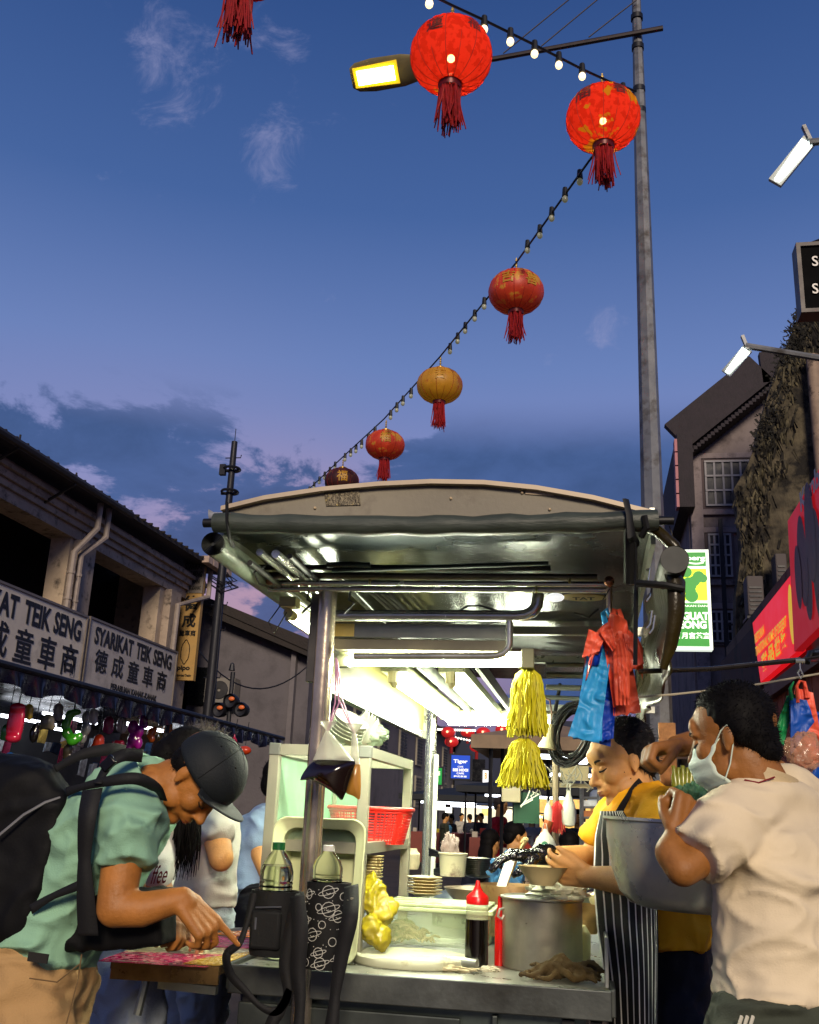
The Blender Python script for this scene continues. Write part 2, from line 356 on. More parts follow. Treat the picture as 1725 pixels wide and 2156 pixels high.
g.tube([V((x0 + ww * .5, 27.585, z0 + hh * .13)) + V((math.sin(k / 20 * 6.283) * ww * .2 * (1 if abs(math.cos(k / 20 * 6.283)) < .8 else .7), 0, hh * .1 + math.cos(k / 20 * 6.283) * hh * .1)) for k in range(21)], .012, 4, cap=False)
g.obj('lettering', black, t, smooth=False)
# ---- gabled building and the row behind it
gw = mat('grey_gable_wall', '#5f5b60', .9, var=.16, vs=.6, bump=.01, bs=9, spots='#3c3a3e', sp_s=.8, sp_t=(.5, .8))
b2 = T('gabled_building', 'tall grey gabled house with a dark eave at the end of the shophouse row', 'building', (-10, 30, 0))
pk_ = A(415, 1268, 30); ev = A(655, 1380, 30)
XG = ev.x; zr = pk_.z; xr = pk_.x; ze = ev.z
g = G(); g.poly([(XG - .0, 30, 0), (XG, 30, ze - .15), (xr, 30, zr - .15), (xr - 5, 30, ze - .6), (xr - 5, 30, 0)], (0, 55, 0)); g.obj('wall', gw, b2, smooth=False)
g = G(); g.bar((xr - .3, 29.6, zr + .1), (XG + .35, 29.6, ze + .05), .5, .3, V((0, 1, 0)))
g.add([(xr, 29.4, zr + .12), (XG + .5, 29.4, ze), (XG + .5, 86, ze), (xr, 86, zr + .12), (xr, 29.4, zr - .0), (XG + .5, 29.4, ze - .12), (XG + .5, 86, ze - .12), (xr, 86, zr)], [(0, 1, 2, 3), (4, 7, 6, 5), (0, 4, 5, 1), (1, 5, 6, 2), (3, 2, 6, 7)])
g.obj('roof', rooftile, b2, smooth=False)
dkw = mat('dark_window', '#0c0e12', .25, var=.1)
g = G(); a = A(395, 1405, 29.94); b = A(438, 1485, 29.94); g.bb(a.x, b.x, 29.9, 30.0, b.z, a.z); g.obj('window', dkw, b2, smooth=False)
g = G(); pa = A(572, 1330, 29.9); g.bb(A(608, 1500, 29.9).x, A(618, 1500, 29.9).x, 29.75, 30, 0, ze + .3); g.obj('corner_pier', mat('pier', '#6c676a', .9), b2, smooth=False)
sh = mat('dark_shutter', '#2c2f3a', .7, var=.3)
for k in range(9):
    y = 31.5 + k * 4.6
    for z in (1.6, 3.6, 4.9)[(0 if k > 3 else 1):2]:
        f = G(); f.bb(XG + .01, XG + .09, y, y + 1.7, z, z + 1.5); fo = f.obj('window', mat('window_surround', '#8b8578', .8), b2, smooth=False)
        f = G()
        for j in range(9): f.bb(XG + .09, XG + .12, y + .12, y + .8, z + .1 + j * .15, z + .2 + j * .15); f.bb(XG + .09, XG + .12, y + .9, y + 1.58, z + .1 + j * .15, z + .2 + j * .15)
        f.obj('shutter', sh, fo, smooth=False)
g = G(); c = A(468, 1455, 29.6); g.box(c + V((0, 0, 0)), (.95, .5, .75)); t = g.obj('air_conditioner', mat('ac_grey', '#77736e', .5), tag=('boxy outdoor air conditioner fixed low on the grey gable wall', 'air conditioner'), smooth=False)
g = G(); g.lathe(c + V((0, -.26, 0)), [(.28, 0), (.26, .02), (.05, .03)], 20, V((0, -1, 0))); g.obj('fan_guard', mat('ac_dark', '#25252a', .5), t)
# ---- siren mast
mm = mat('dark_mast', '#1d1e25', .5, .3, var=.2)
def M(u, v): return A(u, v, 18)
t = T('utility_mast', 'dark steel mast with horn loudspeakers and step pegs in front of the gable', 'mast', (M(432, 1520).x, 18, 0))
xm = M(470, 1180).x
g = G(); zt = M(493, 930).z; g.tube([(xm, 18, 0), (xm, 18, zt)], [.13, .06], 10); g.tube([(xm, 18, zt), (xm, 18, zt + .28)], .008, 5); g.obj('pole', mm, t)
for (z, s) in ((zt - .35, 1), (zt - 1.55, -1), (zt - 2.35, 1), (3.6, -1), (4.5, 1), (5.0, -1)):
    g = G(); g.tube([(xm - .16, 18, z), (xm + .16, 18, z), (xm + .17, 18, z + .06)], .012, 5); g.obj('step_peg', mm, t)
for z in (zt - .62, zt - 1.1, zt - 2.1):
    g = G(); g.lathe((xm, 18, z), [(.17, 0), (.19, .03), (.17, .06), (.15, .03), (.17, 0)], 16); g.bar((xm - .18, 18, z), (xm + .18, 18, z), .05, .05)
    if z > zt - .8: g.box((xm - .17, 17.95, z), (.12, .1, .22))
    g.obj('ring_bracket', mm, t)
for s in (-1, 1):
    g = G(); c = V((xm, 17.9, zt - 1.52 + .04 * s)); g.tube([c, c + V((s * .18, -.02, .02 * s))], .045, 8); g.lathe(c + V((s * .15, -.02, .02 * s)), [(.05, 0), (.06, .08), (.13, .17), (.125, .165), (.03, .05)], 14, V((s, -.15, .15 * s)))
    g.obj('loudspeaker', mat('horn_grey', '#8d9098', .5), t)
g = G()
for k in range(6): 
    z = M(470, 1215).z + random.uniform(-.2, .1); a = random.random() * .3; g.tube([(xm - .15, 17.9, z), (xm + .1, 17.85, z - .15), (xm + .25 + a, 17.9, z - .1 + a * .4), (xm + .1, 18, z + .1)], .012, 5)
g.tube([(xm + .1, 17.88, z), (xm + .12, 17.88, 3.5), (xm + .02, 17.88, 2.2)], .015, 5); g.obj('cable', mm, t)
g = G(); p = A(418, 1370, 24); q = A(645, 1405, 27); g.tube([p.lerp(q, k / 14) - V((0, 0, 1.4 * 4 * (k / 14) * (1 - k / 14) * .55)) for k in range(15)], .02, 5); g.obj('overhead_cable', mm, tag=('sagging black cable slung across the grey gable wall', 'cable'))
# ---- traffic light cluster
t = T('traffic_light', 'thin pole carrying three round lamps in front of the gable wall', 'traffic light', (A(480, 1600, 14).x, 14, 0))
xt = A(483, 1500, 14).x
g = G(); g.cyl((xt, 14, 0), (xt, 14, A(480, 1415, 14).z), .035, n=8); g.lathe(A(488, 1412, 14), [(.05, 0), (.03, .1), (.0, .12)], 8); g.obj('pole', mm, t)
for (u, v) in ((461, 1495), (486, 1476), (507, 1494)):
    c = A(u, v, 13.9); gg = G(); gg.lathe(c, [(.0, .14), (.09, .12), (.11, .0), (.1, -.05), (.09, .0), (0, .02)], 14, V((.1, 1, 0))); gg.bar(c, (xt, 14, c.z - .05), .03, .03); o = gg.obj('lamp_housing', mm, t)
    gg = G(); gg.ell(c + V((.02, -.03, .03)), (.045, .02, .03), n=8); gg.obj('lens', mat('amber_glow', '#c06030', .4, emit='#e06a30', es=.2), o)
# ---- right side of the street
pinkw = mat('pink_grey_wall', '#766c6c', .9, var=.2, vs=1.2, bump=.008, bs=14, spots='#332b2d', sp_s=2, sp_t=(.5, .75))
YP = 20.5
def Rr(u, v): return A(u, v, YP)
b3 = T('gabled_corner_house', 'dusky pink plastered corner house with white barred windows on the right', 'building', (3, YP, 0))
g = G(); g.poly([(Rr(1452, 1200).x, YP, 0), (Rr(1452, 1100).x, YP, Rr(1440, 935).z), (Rr(1597, 800).x, YP, Rr(1597, 800).z), (Rr(1720, 770).x + .6, YP, Rr(1640, 790).z), (Rr(1720, 770).x + .6, YP, 0)], (0, 12, 0)); g.obj('wall', pinkw, b3, smooth=False)
g = G(); e0 = Rr(1421, 932); e1 = Rr(1597, 790); e2 = Rr(1700, 777)
g.bar(V((e0.x, YP - .3, e0.z)), V((e1.x, YP - .3, e1.z)), .7, .2, V((0, 1, 0))); g.bar(V((e1.x, YP - .3, e1.z)), V((e2.x + .8, YP - .3, e2.z)), .7, .2, V((0, 1, 0)))
g.bb(e0.x, e0.x + .3, YP - .6, YP + 12, Rr(1420, 1085).z, e0.z)
g.obj('roof', mat('dark_soffit', '#332d31', .8, var=.3, bump=.02, bs=10, bstretch=(8, 1, 1)), b3, smooth=False)
g = G()
for k in range(5): z = Rr(1420, 1085).z + k * .3; g.bb(e0.x - .06, e0.x - .005, YP - .6, YP - .3, z, z + .27)
g.obj('fascia_board', mat('fascia_pink', '#b0757a', .7), b3, smooth=False)
frm = mat('window_frame_grey', '#8f8d92', .6)
g = G()
for v in (962, 1080, 1118, 1228, 1278): z = Rr(1520, v).z; g.bb(Rr(1466, v).x, Rr(1700, v).x, YP - .09, YP - .002, z - .06, z + .06)
for u in (1466, 1478, 1604): x = Rr(u, 1200).x; g.bb(x - .07, x + .07, YP - .13, YP - .003, 0, Rr(1500, 962).z)
g.obj('moulding', mat('stained_stone', '#857a7c', .9, var=.3, vs=3, spots='#2c2729', sp_s=3, sp_t=(.5, .7)), b3, smooth=False, bevel=.015)
g = G()
for k in range(26): f = k / 25; q = V((e0.x, 0, e0.z)).lerp(V((e1.x, 0, e1.z)), f); g.bb(q.x + .25, q.x + .33, YP - .55, YP - .02, q.z - .42, q.z - .34)
g.obj('eave_bracket', mat('dark_soffit', '#332d31', .8), b3, smooth=False)
for (u0, v0, u1, v1, nc, nr) in ((1484, 975, 1600, 1065, 6, 3), (1492, 1128, 1541, 1215, 4, 4), (1497, 1290, 1543, 1352, 4, 3)):
    a = Rr(u0, v0); b = Rr(u1, v1); x0 = a.x; x1_ = b.x; z1 = a.z; z0 = b.z
    if z0 > z1 - .4: z0 = z1 - .6
    f = G(); f.bb(x0 - .08, x1_ + .08, YP - .06, YP - .005, z0 - .08, z1 + .08); fo = f.obj('window', mat('window_ledge', '#54484b', .8), b3, smooth=False)
    f = G(); f.bb(x0, x1_, YP - .075, YP - .063, z0, z1); f.obj('pane', mat('blue_night_glass', '#10182c', .45, var=.2, spec=.3), fo, smooth=False)
    f = G()
    for i in range(nc + 1): x = x0 + (x1_ - x0) * i / nc; f.bb(x - .02, x + .02, YP - .1, YP - .08, z0, z1)
    for i in range(nr + 1): z = z0 + (z1 - z0) * i / nr; f.bb(x0 - .02, x1_ + .02, YP - .11, YP - .102, z - .02, z + .02)
    f.obj('glazing_bar', frm, fo, smooth=False)
g = G(); g.bb(Rr(1515, 1200).x, Rr(1523, 1200).x, YP - .3, YP - .2, 2.5, Rr(1520, 1100).z)
for k in range(7): z = 3 + k * .35; g.bb(Rr(1523, 1200).x, Rr(1540, 1200).x, YP - .28, YP - .22, z, z + .03)
g.obj('service_ladder', mm, b3, smooth=False)
# ivy-scarred party wall
YI = 17.0
ruin = mat('peeling_party_wall', '#4f4839', .95, var=.8, vs=2.4, bump=.08, bs=3, bstretch=(2.5, 2.5, .8), spots='#191613', sp_s=2.2, sp_t=(.48, .58))
t = T('ruined_wall', 'crumbling old party wall streaked with dead ivy and yellow lichen', 'wall', (A(1620, 1300, YI).x, YI, 0))
def I(u, v): return A(u, v, YI)
edge = [(1553, 1500), (1548, 1400), (1550, 1250), (1562, 1160), (1556, 1090), (1545, 1030), (1572, 985), (1590, 940), (1596, 905), (1612, 850), (1640, 760), (1662, 715), (1684, 660)]
pts = [I(u, v) for u, v in edge]; pts = [V((pts[0].x, YI, 0))] + pts + [V((I(1720, 655).x + .6, YI, I(1700, 655).z)), V((I(1720, 655).x + .6, YI, 0))]
g = G(); g.poly(pts, (0, .35, 0)); wl = g.obj('wall', ruin, t, smooth=False)
g = G()
for k in range(520):     # torn flakes of render and dry stems hanging over the face
    i = random.randrange(1, len(edge)); a = I(*edge[i - 1]); b = I(*edge[i]); q = a.lerp(b, random.random()); x = q.x + abs(random.gauss(0, .22)) ; z = q.z + random.uniform(-.5, .1)
    if z < 2.4: z = random.uniform(2.4, 5.5)
    w = random.uniform(.01, .045); l_ = random.uniform(.06, .3); tl = random.uniform(-.4, .4)
    g.add([(x, YI - .02 - random.random() * .06, z), (x + w, YI - .05 - random.random() * .05, z - .02), (x + w + tl * l_, YI - .02 - random.random() * .1, z - l_), (x + tl * l_, YI - .03, z - l_ * .9)], [(0, 1, 2, 3)])
g.obj('render_flakes', mat('ochre_lichen_flakes', '#5d5640', .9, var=.6, vs=4, spots='#1d1a15', sp_s=3, sp_t=(.45, .55)), t, smooth=False)
g = G()
for k in range(420):
    i = random.choice((9, 10, 11, 12, 8, 12, 11)); a = I(*edge[i - 1]); b = I(*edge[i]); q = a.lerp(b, random.random()) + V((random.uniform(-.08, .28), -.05, random.uniform(-.25, .15)))
    for j in range(2):
        d = V((random.uniform(-1, 1), random.uniform(-.6, 0), random.uniform(-1, 1))) * .07; e = V((random.uniform(-1, 1), 0, random.uniform(-1, 1))) * .04; g.add([q, q + d, q + d + e, q + e], [(0, 1, 2, 3)])
g.obj('ivy', mat('dark_ivy', '#15140f', .8, var=.5), t, smooth=False)
g = G(); x = I(1712, 850).x; g.cyl((x, YI - .25, 2.5), (x, YI - .25, I(1702, 762).z), .11, n=10)
for z in (4.0, 5.0, 6.0): g.cyl((x, YI - .25, z), (x, YI - .25, z + .08), .135, n=10)
g.obj('drainpipe', mat('drain_beige', '#8e7a68', .7, var=.3, spots='#4d4138', sp_s=6), tag=('beige drainpipe running down the ruined wall at the right edge', 'drainpipe'))
for (u0, v0, u1, v1, n_, lb) in ((1572, 1212, 1612, 1295, 1, 'lower of two grey air conditioners fixed beside the party wall'), (1632, 1165, 1662, 1250, 2, 'upper air conditioner above the small red sign, boxed in grey casing')):
    a = A(u0, v0, YI - .7); b = A(u1, v1, YI - .7); g = G(); g.bb(a.x, b.x, YI - .7, YI - .3, b.z, a.z)
    t2 = g.obj('air_conditioner', mat('ac_old', '#4c4543', .7, var=.2), tag=(lb, 'air conditioner', 'air conditioners on the right wall'), smooth=False, bevel=.02)
    g = G(); [g.bb(a.x + .03, b.x - .03, YI - .715, YI - .703, b.z + .08 + k * .07, b.z + .11 + k * .07) for k in range(6)]; g.obj('grille', mat('ac_dark', '#25252a', .5), t2, smooth=False)
    g = G(); g.bar((a.x - .03, YI - .5, b.z - .04), (b.x + .03, YI - .5, b.z - .04), .5, .04); g.obj('bracket', mm, t2, smooth=False)
# black hanging sign at the right edge
t = T('hanging_sign', 'black sign with white capitals under an iron scroll at the right edge', 'shop sign', tuple(A(1715, 655, 7)))
a = A(1690, 520, 7); b = A(1690, 652, 7); xa = (a.x + b.x) / 2; g = G(); g.bb(xa, xa + .9, 7, 7.12, b.z, a.z); g.obj('board', mat('black_board', '#050506', .8, spec=.1), t, smooth=False)
g = G(); 
for q in ((xa - .03, xa, b.z - .03, a.z + .03), (xa, xa + .9, a.z, a.z + .03), (xa, xa + .9, b.z - .03, b.z)): g.bb(q[0], q[1], 6.98, 7.14, q[2], q[3])
g.obj('frame', mat('sign_frame_dark', '#4a4240', .5), t, smooth=False)
g = G(); lettering(g, 'SCHOOL', (xa + .075, 6.99, A(1712, 562, 7).z), (1, 0, 0), (0, 0, 1), .42, .085, .012); lettering(g, 'SCHOOL', (xa + .06, 6.99, A(1712, 620, 7).z), (1, 0, 0), (0, 0, 1), .42, .085, .012); g.obj('lettering', mat('white_paint', '#dedad2', .5), t, smooth=False)
g = G(); zz = a.z + .05; g.tube([(xa - .01, 7.05, zz), (xa + .1, 7.05, zz + .01), (xa + .2, 7.05, zz + .05), (xa + .26, 7.05, zz + .02), (xa + .22, 7.05, zz), (xa + .16, 7.05, zz + .04)], [.003, .012, .01, .01, .01, .008], 6); g.tube([(xa - .01, 7.05, zz), (xa + .05, 7.05, zz + .0)], [.0, .02], 6); g.tube([(xa + .04, 7.05, zz), (xa + .9, 7.05, zz + .0)], .008, 6); g.obj('iron_scroll', mm, t)
# red signs: facade plane
XS = 2.05
redm = mat('lit_red_panel', '#c01018', .4, var=.08, vs=2, emit='#e0141c', es=.85)
yelm = mat('sign_yellow', '#f0c018', .4, emit='#f0c018', es=.6)
def quadX(name, m, t, cs, x, th=.08):
    g = G(); pts = [AX(u, v, x) for u, v in cs]; g.poly(pts, (th, 0, 0)); return g.obj(name, m, t, smooth=False), pts
t = T('dessert_shop_sign', 'lit red sign with yellow letters TRADITIONAL HOME OF DESSERT', 'shop sign', (XS, 11.5, 3))
_, p = quadX('board', redm, t, ((1667, 1209), (1585, 1312), (1602, 1437), (1680, 1370)), XS)
y0, y1, z0, z1 = min(q.y for q in p), max(q.y for q in p), 3.05, 3.78
g = G(); hh = z1 - z0; ww = y1 - y0
def lx(s, a, b, c, d, off=.02): lettering(g, s, (XS - .006, y1 - ww * a, z0 + hh * c), (0, -1, 0), (0, 0, 1), ww * (b - a), hh * (d - c), off)
lx('RESTORAN', .06, .32, .62, .78, .03); lx('TRADITIONAL HOME OF DESSERT', .06, .84, .40, .56, .03); lx('甜', .2, .35, .05, .34, .04); lx('品', .38, .53, .08, .36, .04); lx('世', .55, .68, .1, .38, .04); lx('家', .7, .82, .12, .4, .04)
g.obj('lettering', yelm, t, smooth=False)
g = G(); g.add([(XS - .005, y0 + ww * (.06 + .05 * math.cos(k / 20 * 6.283)), z0 + hh * (.5 + .43 * math.sin(k / 20 * 6.283))) for k in range(20)], [tuple(range(20))]); g.obj('dragon_emblem', yelm, t, smooth=False)
t = T('cafe_sign_board', 'big deep red hoarding with black lettering and purple grape shapes', 'shop sign', (XS - .15, 8, 3))
XB = 1.9
_, p = quadX('board', mat('dark_red_panel', '#7a1014', .5, var=.15, vs=2, emit='#c01820', es=.5), t, ((1659, 1097), (1673, 1372), (1760, 1285), (1760, 930)), XB)
yf = max(q.y for q in p)
g = G(); lettering(g, 'Kimberley', (XB - .006, AX(1690, 1092, XB).y, AX(1690, 1092, XB).z), (0, -1, 0), (0, 0, 1), 1.6, .24, .03); g.obj('lettering', mat('sign_letter_grey', '#b9aeb4', .5), t, smooth=False)
g = G()
for (u, v, ry, rz_) in ((1690, 1180, .2, .42), (1681, 1215, .14, .3), (1706, 1120, .2, .45), (1702, 1235, .16, .3), (1722, 1190, .2, .5)):
    c = AX(u, v, XB - .012 - random.random() * .01); g.add([(c.x, c.y + ry * math.cos(k / 18 * 6.283), c.z + rz_ * math.sin(k / 18 * 6.283)) for k in range(18)], [tuple(range(18))])
g.obj('grape_print', mat('mauve_print', '#6b4a58', .6, var=.3), t, smooth=False)
t = T('corrugated_hoarding', 'rust brown hoarding of vertical boards below the red signs', 'hoarding', (XS, 9, 0))
g = G(); y = 5.0
rust = mat('rust_board', '#a04c34', .8, var=.35, vs=3, spots='#341b16', sp_s=5)
while y < 17: g.bb(XS - .12, XS - .04, y, y + .27, 0, 2.62 if y < 12.5 else 2.85); y += .29
g.obj('boards', rust, t, smooth=False)
g = G(); g.bb(XS - .2, XS - .1, 5, 13, 2.62, 2.75); g.obj('rail', mat('brown_rail', '#5b3a2c', .6), t, smooth=False)
t = T('dark_side_panel', 'dark weathered panel with rusty lower half beside the lit red sign', 'panel', (XS, 13, 0))
_, p = quadX('panel', mat('dark_rust_panel', '#3b2722', .8, var=.5, vs=2, spots='#1a1613', sp_s=1.5), t, ((1595, 1310), (1518, 1395), (1521, 1508), (1602, 1500)), XS + .1)
g = G(); g.bb(XS + .2, XS + 6, 5, 16.5, 2.4, 3.3); g.bb(XS + .15, XS + .3, 5, 16.9, 0, 4.1); g.obj('shop_shell', mat('brown_plaster', '#6e5a4a', .9, var=.3, vs=2, spots='#2e2620', sp_s=2, sp_t=(.5, .7)), tag=('dark plain shop front wall behind the red signs on the right', 'building'), smooth=False)
# green coffee shop sign
t = T('coffee_shop_sign', 'lit green and yellow upright sign reading GUAT KEONG beside the lamp post', 'shop sign', tuple(A(1450, 1368, 9.5)))
a = A(1492, 1157, 9.5); b = A(1490, 1368, 9.5); x1_ = a.x; x0 = A(1380, 1260, 9.5).x; z1 = a.z; z0 = b.z
def em(name, c, s): return mat(name, c, .4, var=0, emit=c, es=s)
gr = em('lit_green', '#0f8a24', .75); yl = em('lit_lime', '#d8f010', .85); wh = em('lit_white', '#f4fff0', .9)
g = G(); g.bb(x0, x1_, 9.5, 9.62, z0, z1); g.obj('light_box', wh, t, smooth=False)
hh = z1 - z0; ww = x1_ - x0; g = G()
g.bb(x0 + .03, x1_ - .03, 9.488, 9.496, z0 + hh * .83, z1 - .03); g.obj('green_panel', gr, t, smooth=False); g = G(); g.bb(x0 + .03, x1_ - .03, 9.488, 9.496, z0 + .03, z0 + hh * .455); g.obj('green_panel', gr, t, smooth=False)
g = G(); g.bb(x0 + .03, x1_ - .03, 9.488, 9.496, z0 + hh * .485, z0 + hh * .80); g.obj('lime_panel', yl, t, smooth=False)
g = G(); c = V((x0 + ww * .62, 9.482, z0 + hh * .64))
for (dx, dz, r) in ((0, 0, .07), (.09, .075, .055), (-.02, .12, .05), (.02, -.11, .06), (-.1, -.02, .06), (-.1, .09, .055), (.13, .06, .04), (.05, .035, .05), (.01, -.06, .05)):
    g.add([(c.x + dx + r * math.cos(k / 14 * 6.283), 9.484 - (r * .01), c.z + dz + r * math.sin(k / 14 * 6.283)) for k in range(14)], [tuple(range(14))])
g.obj('clover_mark', gr, t, smooth=False)
g = G()
def lg(s, a, b, c, d, off=.02): lettering(g, s, (x0 + ww * a, 9.484, z0 + hh * c), (1, 0, 0), (0, 0, 1), ww * (b - a), hh * (d - c), off)
lg('KEDAI MAKAN DAN', .2, .93, .415, .435); lg('MINUM', .2, .42, .385, .403); lg('SIN GUAT', .17, .95, .285, .365, .05); lg('KEONG', .30, .90, .20, .28, .05); lg('新月宫茶室', .32, .95, .10, .165, .03); lg('Carlsberg', .2, .93, .87, .935, .04)
g.tube([(x0 + ww * (.62 + .28 * k / 6), 9.482, z0 + hh * (.862 - .012 * math.sin(k / 6 * 3.14))) for k in range(7)], .008, 4)
g.obj('lettering', wh, t, smooth=False)
# ---- lamp post with arm, lamp head and stays
YPO = 7.5
xp = A(1375, 1100, YPO).x
galv = mat('galvanised_steel', '#75777a', .5, .5, var=.2, vs=6, spots='#4a4642', sp_s=9, sp_t=(.5, .7), bump=.001, bs=80)
t = T('street_lamp', 'tall octagonal lamp post with a long arm and glowing yellow lamp head', 'street lamp', (xp, YPO, 0))
def PO(u, v, dy=0): return A(u, v, YPO + dy)
g = G(); ztop = PO(1341, -60).z; g.tube([(xp, YPO, 0), (xp, YPO, 1.2), (xp, YPO, PO(1355, 400).z), (xp, YPO, ztop)], [.108, .103, .062, .036], 8); g.obj('post', galv, t, smooth=False)
g = G()
for v in (42, 105, 195, 240): z = PO(1341, v).z; g.cyl((xp, YPO, z), (xp, YPO, z + .05), .055, n=10)
g.obj('band_clamp', mm, t)
armm = mat('dark_arm_steel', '#3a3436', .5, .4, var=.2)
g = G(); g.tube([PO(1396, 59, -.07), PO(1040, 124, -.07), PO(880, 140, -.07)], .024, 8); g.obj('arm', armm, t)
g = G()
for (a, b) in (((1215, -15), (1060, 112)), ((1275, -15), (1140, 97)), ((1340, 0), (1240, 78))): g.tube([PO(*a, -.07), PO(*b, -.07)], .006, 5)
g.obj('stay_wire', armm, t)
# lamp head: shell seen from below
c0 = PO(895, 140, -.07); c1 = PO(740, 165, -.07); ax = (c1 - c0); Ln = ax.length; ax.normalize(); side = V((0, 1, 0)); side = (side - ax * side.dot(ax)).normalized(); upl = V((0, 0, 1))
viewn = -ray(815, 165).normalized()
sv = ax.cross(viewn).normalized()
if sv.z > 0: sv = -sv
nv = (viewn * .8 + V((0, 0, -.5))).normalized(); sv = ax.cross(nv).normalized(); nv = sv.cross(ax).normalized()
if nv.dot(viewn) < 0: nv = -nv
shell = mat('lamp_shell', '#8f8560', .5, var=.15)
g = G(); prof = [(0, .07, .04), (.12, .12, .06), (.3, .145, .07), (.7, .15, .07), (.92, .13, .05), (1, .09, .03)]
def sh_pt(f, w, th, k, n=16): a = k / n * 6.283; return c0 + ax * (Ln * f) + sv * (math.cos(a) * w) - nv * (math.sin(a) * th if math.sin(a) > 0 else math.sin(a) * .015)
g.add([sh_pt(f, w, th, k) for f, w, th in prof for k in range(16)], [(i * 16 + k, i * 16 + (k + 1) % 16, (i + 1) * 16 + (k + 1) % 16, (i + 1) * 16 + k) for i in range(5) for k in range(16)] + [tuple(range(16)), tuple(range(80, 96))]); g.obj('lamp_head', shell, t)
g = G(); cc = c0 + ax * (Ln * .66) + nv * .018; g.add([cc + ax * a * Ln * .30 + sv * b * .105 for a, b in ((-1, -1), (1, -.85), (1, .85), (-1, 1))] + [cc - nv * .01 + ax * a * Ln * .30 + sv * b * .105 for a, b in ((-1, -1), (1, -.85), (1, .85), (-1, 1))], [(0, 1, 2, 3), (4, 5, 6, 7), (0, 1, 5, 4), (1, 2, 6, 5), (2, 3, 7, 6), (3, 0, 4, 7)]); g.obj('lens_bezel', mat('glass_amber', '#c09a20', .3, emit='#e8c020', es=1.1), t, smooth=False)
g = G(); cc = cc + nv * .012; g.add([cc + ax * a * Ln * .25 + sv * b * .065 for a, b in ((-1, -1), (1, -1), (1, 1), (-1, 1))], [(0, 1, 2, 3)]); g.obj('led_panel', mat('led_warm', '#ffffff', .4, var=0, emit=(1, .90, .45, 1), es=16), t, smooth=False)
# ---- white floodlights on the right
for i, (tp, bt, arm0, arm1, Y, lb) in enumerate((((1706, 292), (1632, 383), (1703, 300), (1800, 290), 5.2, 'larger and higher white floodlight at the upper right edge of the sky'), ((1575, 733), (1529, 786), (1570, 728), (1745, 757), 6.2, 'smaller white floodlight on a long arm above the pink house'))):
    t = T('floodlight', lb, 'floodlight', tuple(A(*arm1, Y)), 'white floodlights')
    a = A(*tp, Y); b = A(*bt, Y + .05); d = (b - a); n_ = V((-.55, -.55, -.62)).normalized(); s_ = d.cross(n_).normalized() * (.042 if i == 0 else .034); nn_ = s_.cross(d).normalized()
    if nn_.dot(V((0, -1, -.3))) < 0: nn_ = -nn_
    g = G(); g.add([a - s_, b - s_, b + s_, a + s_] + [q - nn_ * .03 for q in (a - s_, b - s_, b + s_, a + s_)], [(0, 1, 2, 3), (4, 7, 6, 5), (0, 4, 5, 1), (1, 5, 6, 2), (2, 6, 7, 3), (3, 7, 4, 0)]); g.obj('housing', mat('flood_grey', '#8d9391', .4, .4), t, smooth=False)
    g = G(); s2 = s_ * .85; o_ = nn_ * .006; g.add([a.lerp(b, .08) - s2 + o_, a.lerp(b, .95) - s2 * .6 + o_, a.lerp(b, .97) + s2 * .3 + o_, a.lerp(b, .08) + s2 + o_], [(0, 1, 2, 3)]); g.obj('led_panel', mat('led_cool', '#ffffff', .4, var=0, emit=(.9, 1, .93, 1), es=14), t, smooth=False)
    g = G(); g.tube([A(*arm0, Y), A(*arm1, Y)], .022, 8); g.bar(a + V((0, 0, -.01)), a + V((-.03, 0, .09)), .03, .02); g.obj('arm', galv, t)
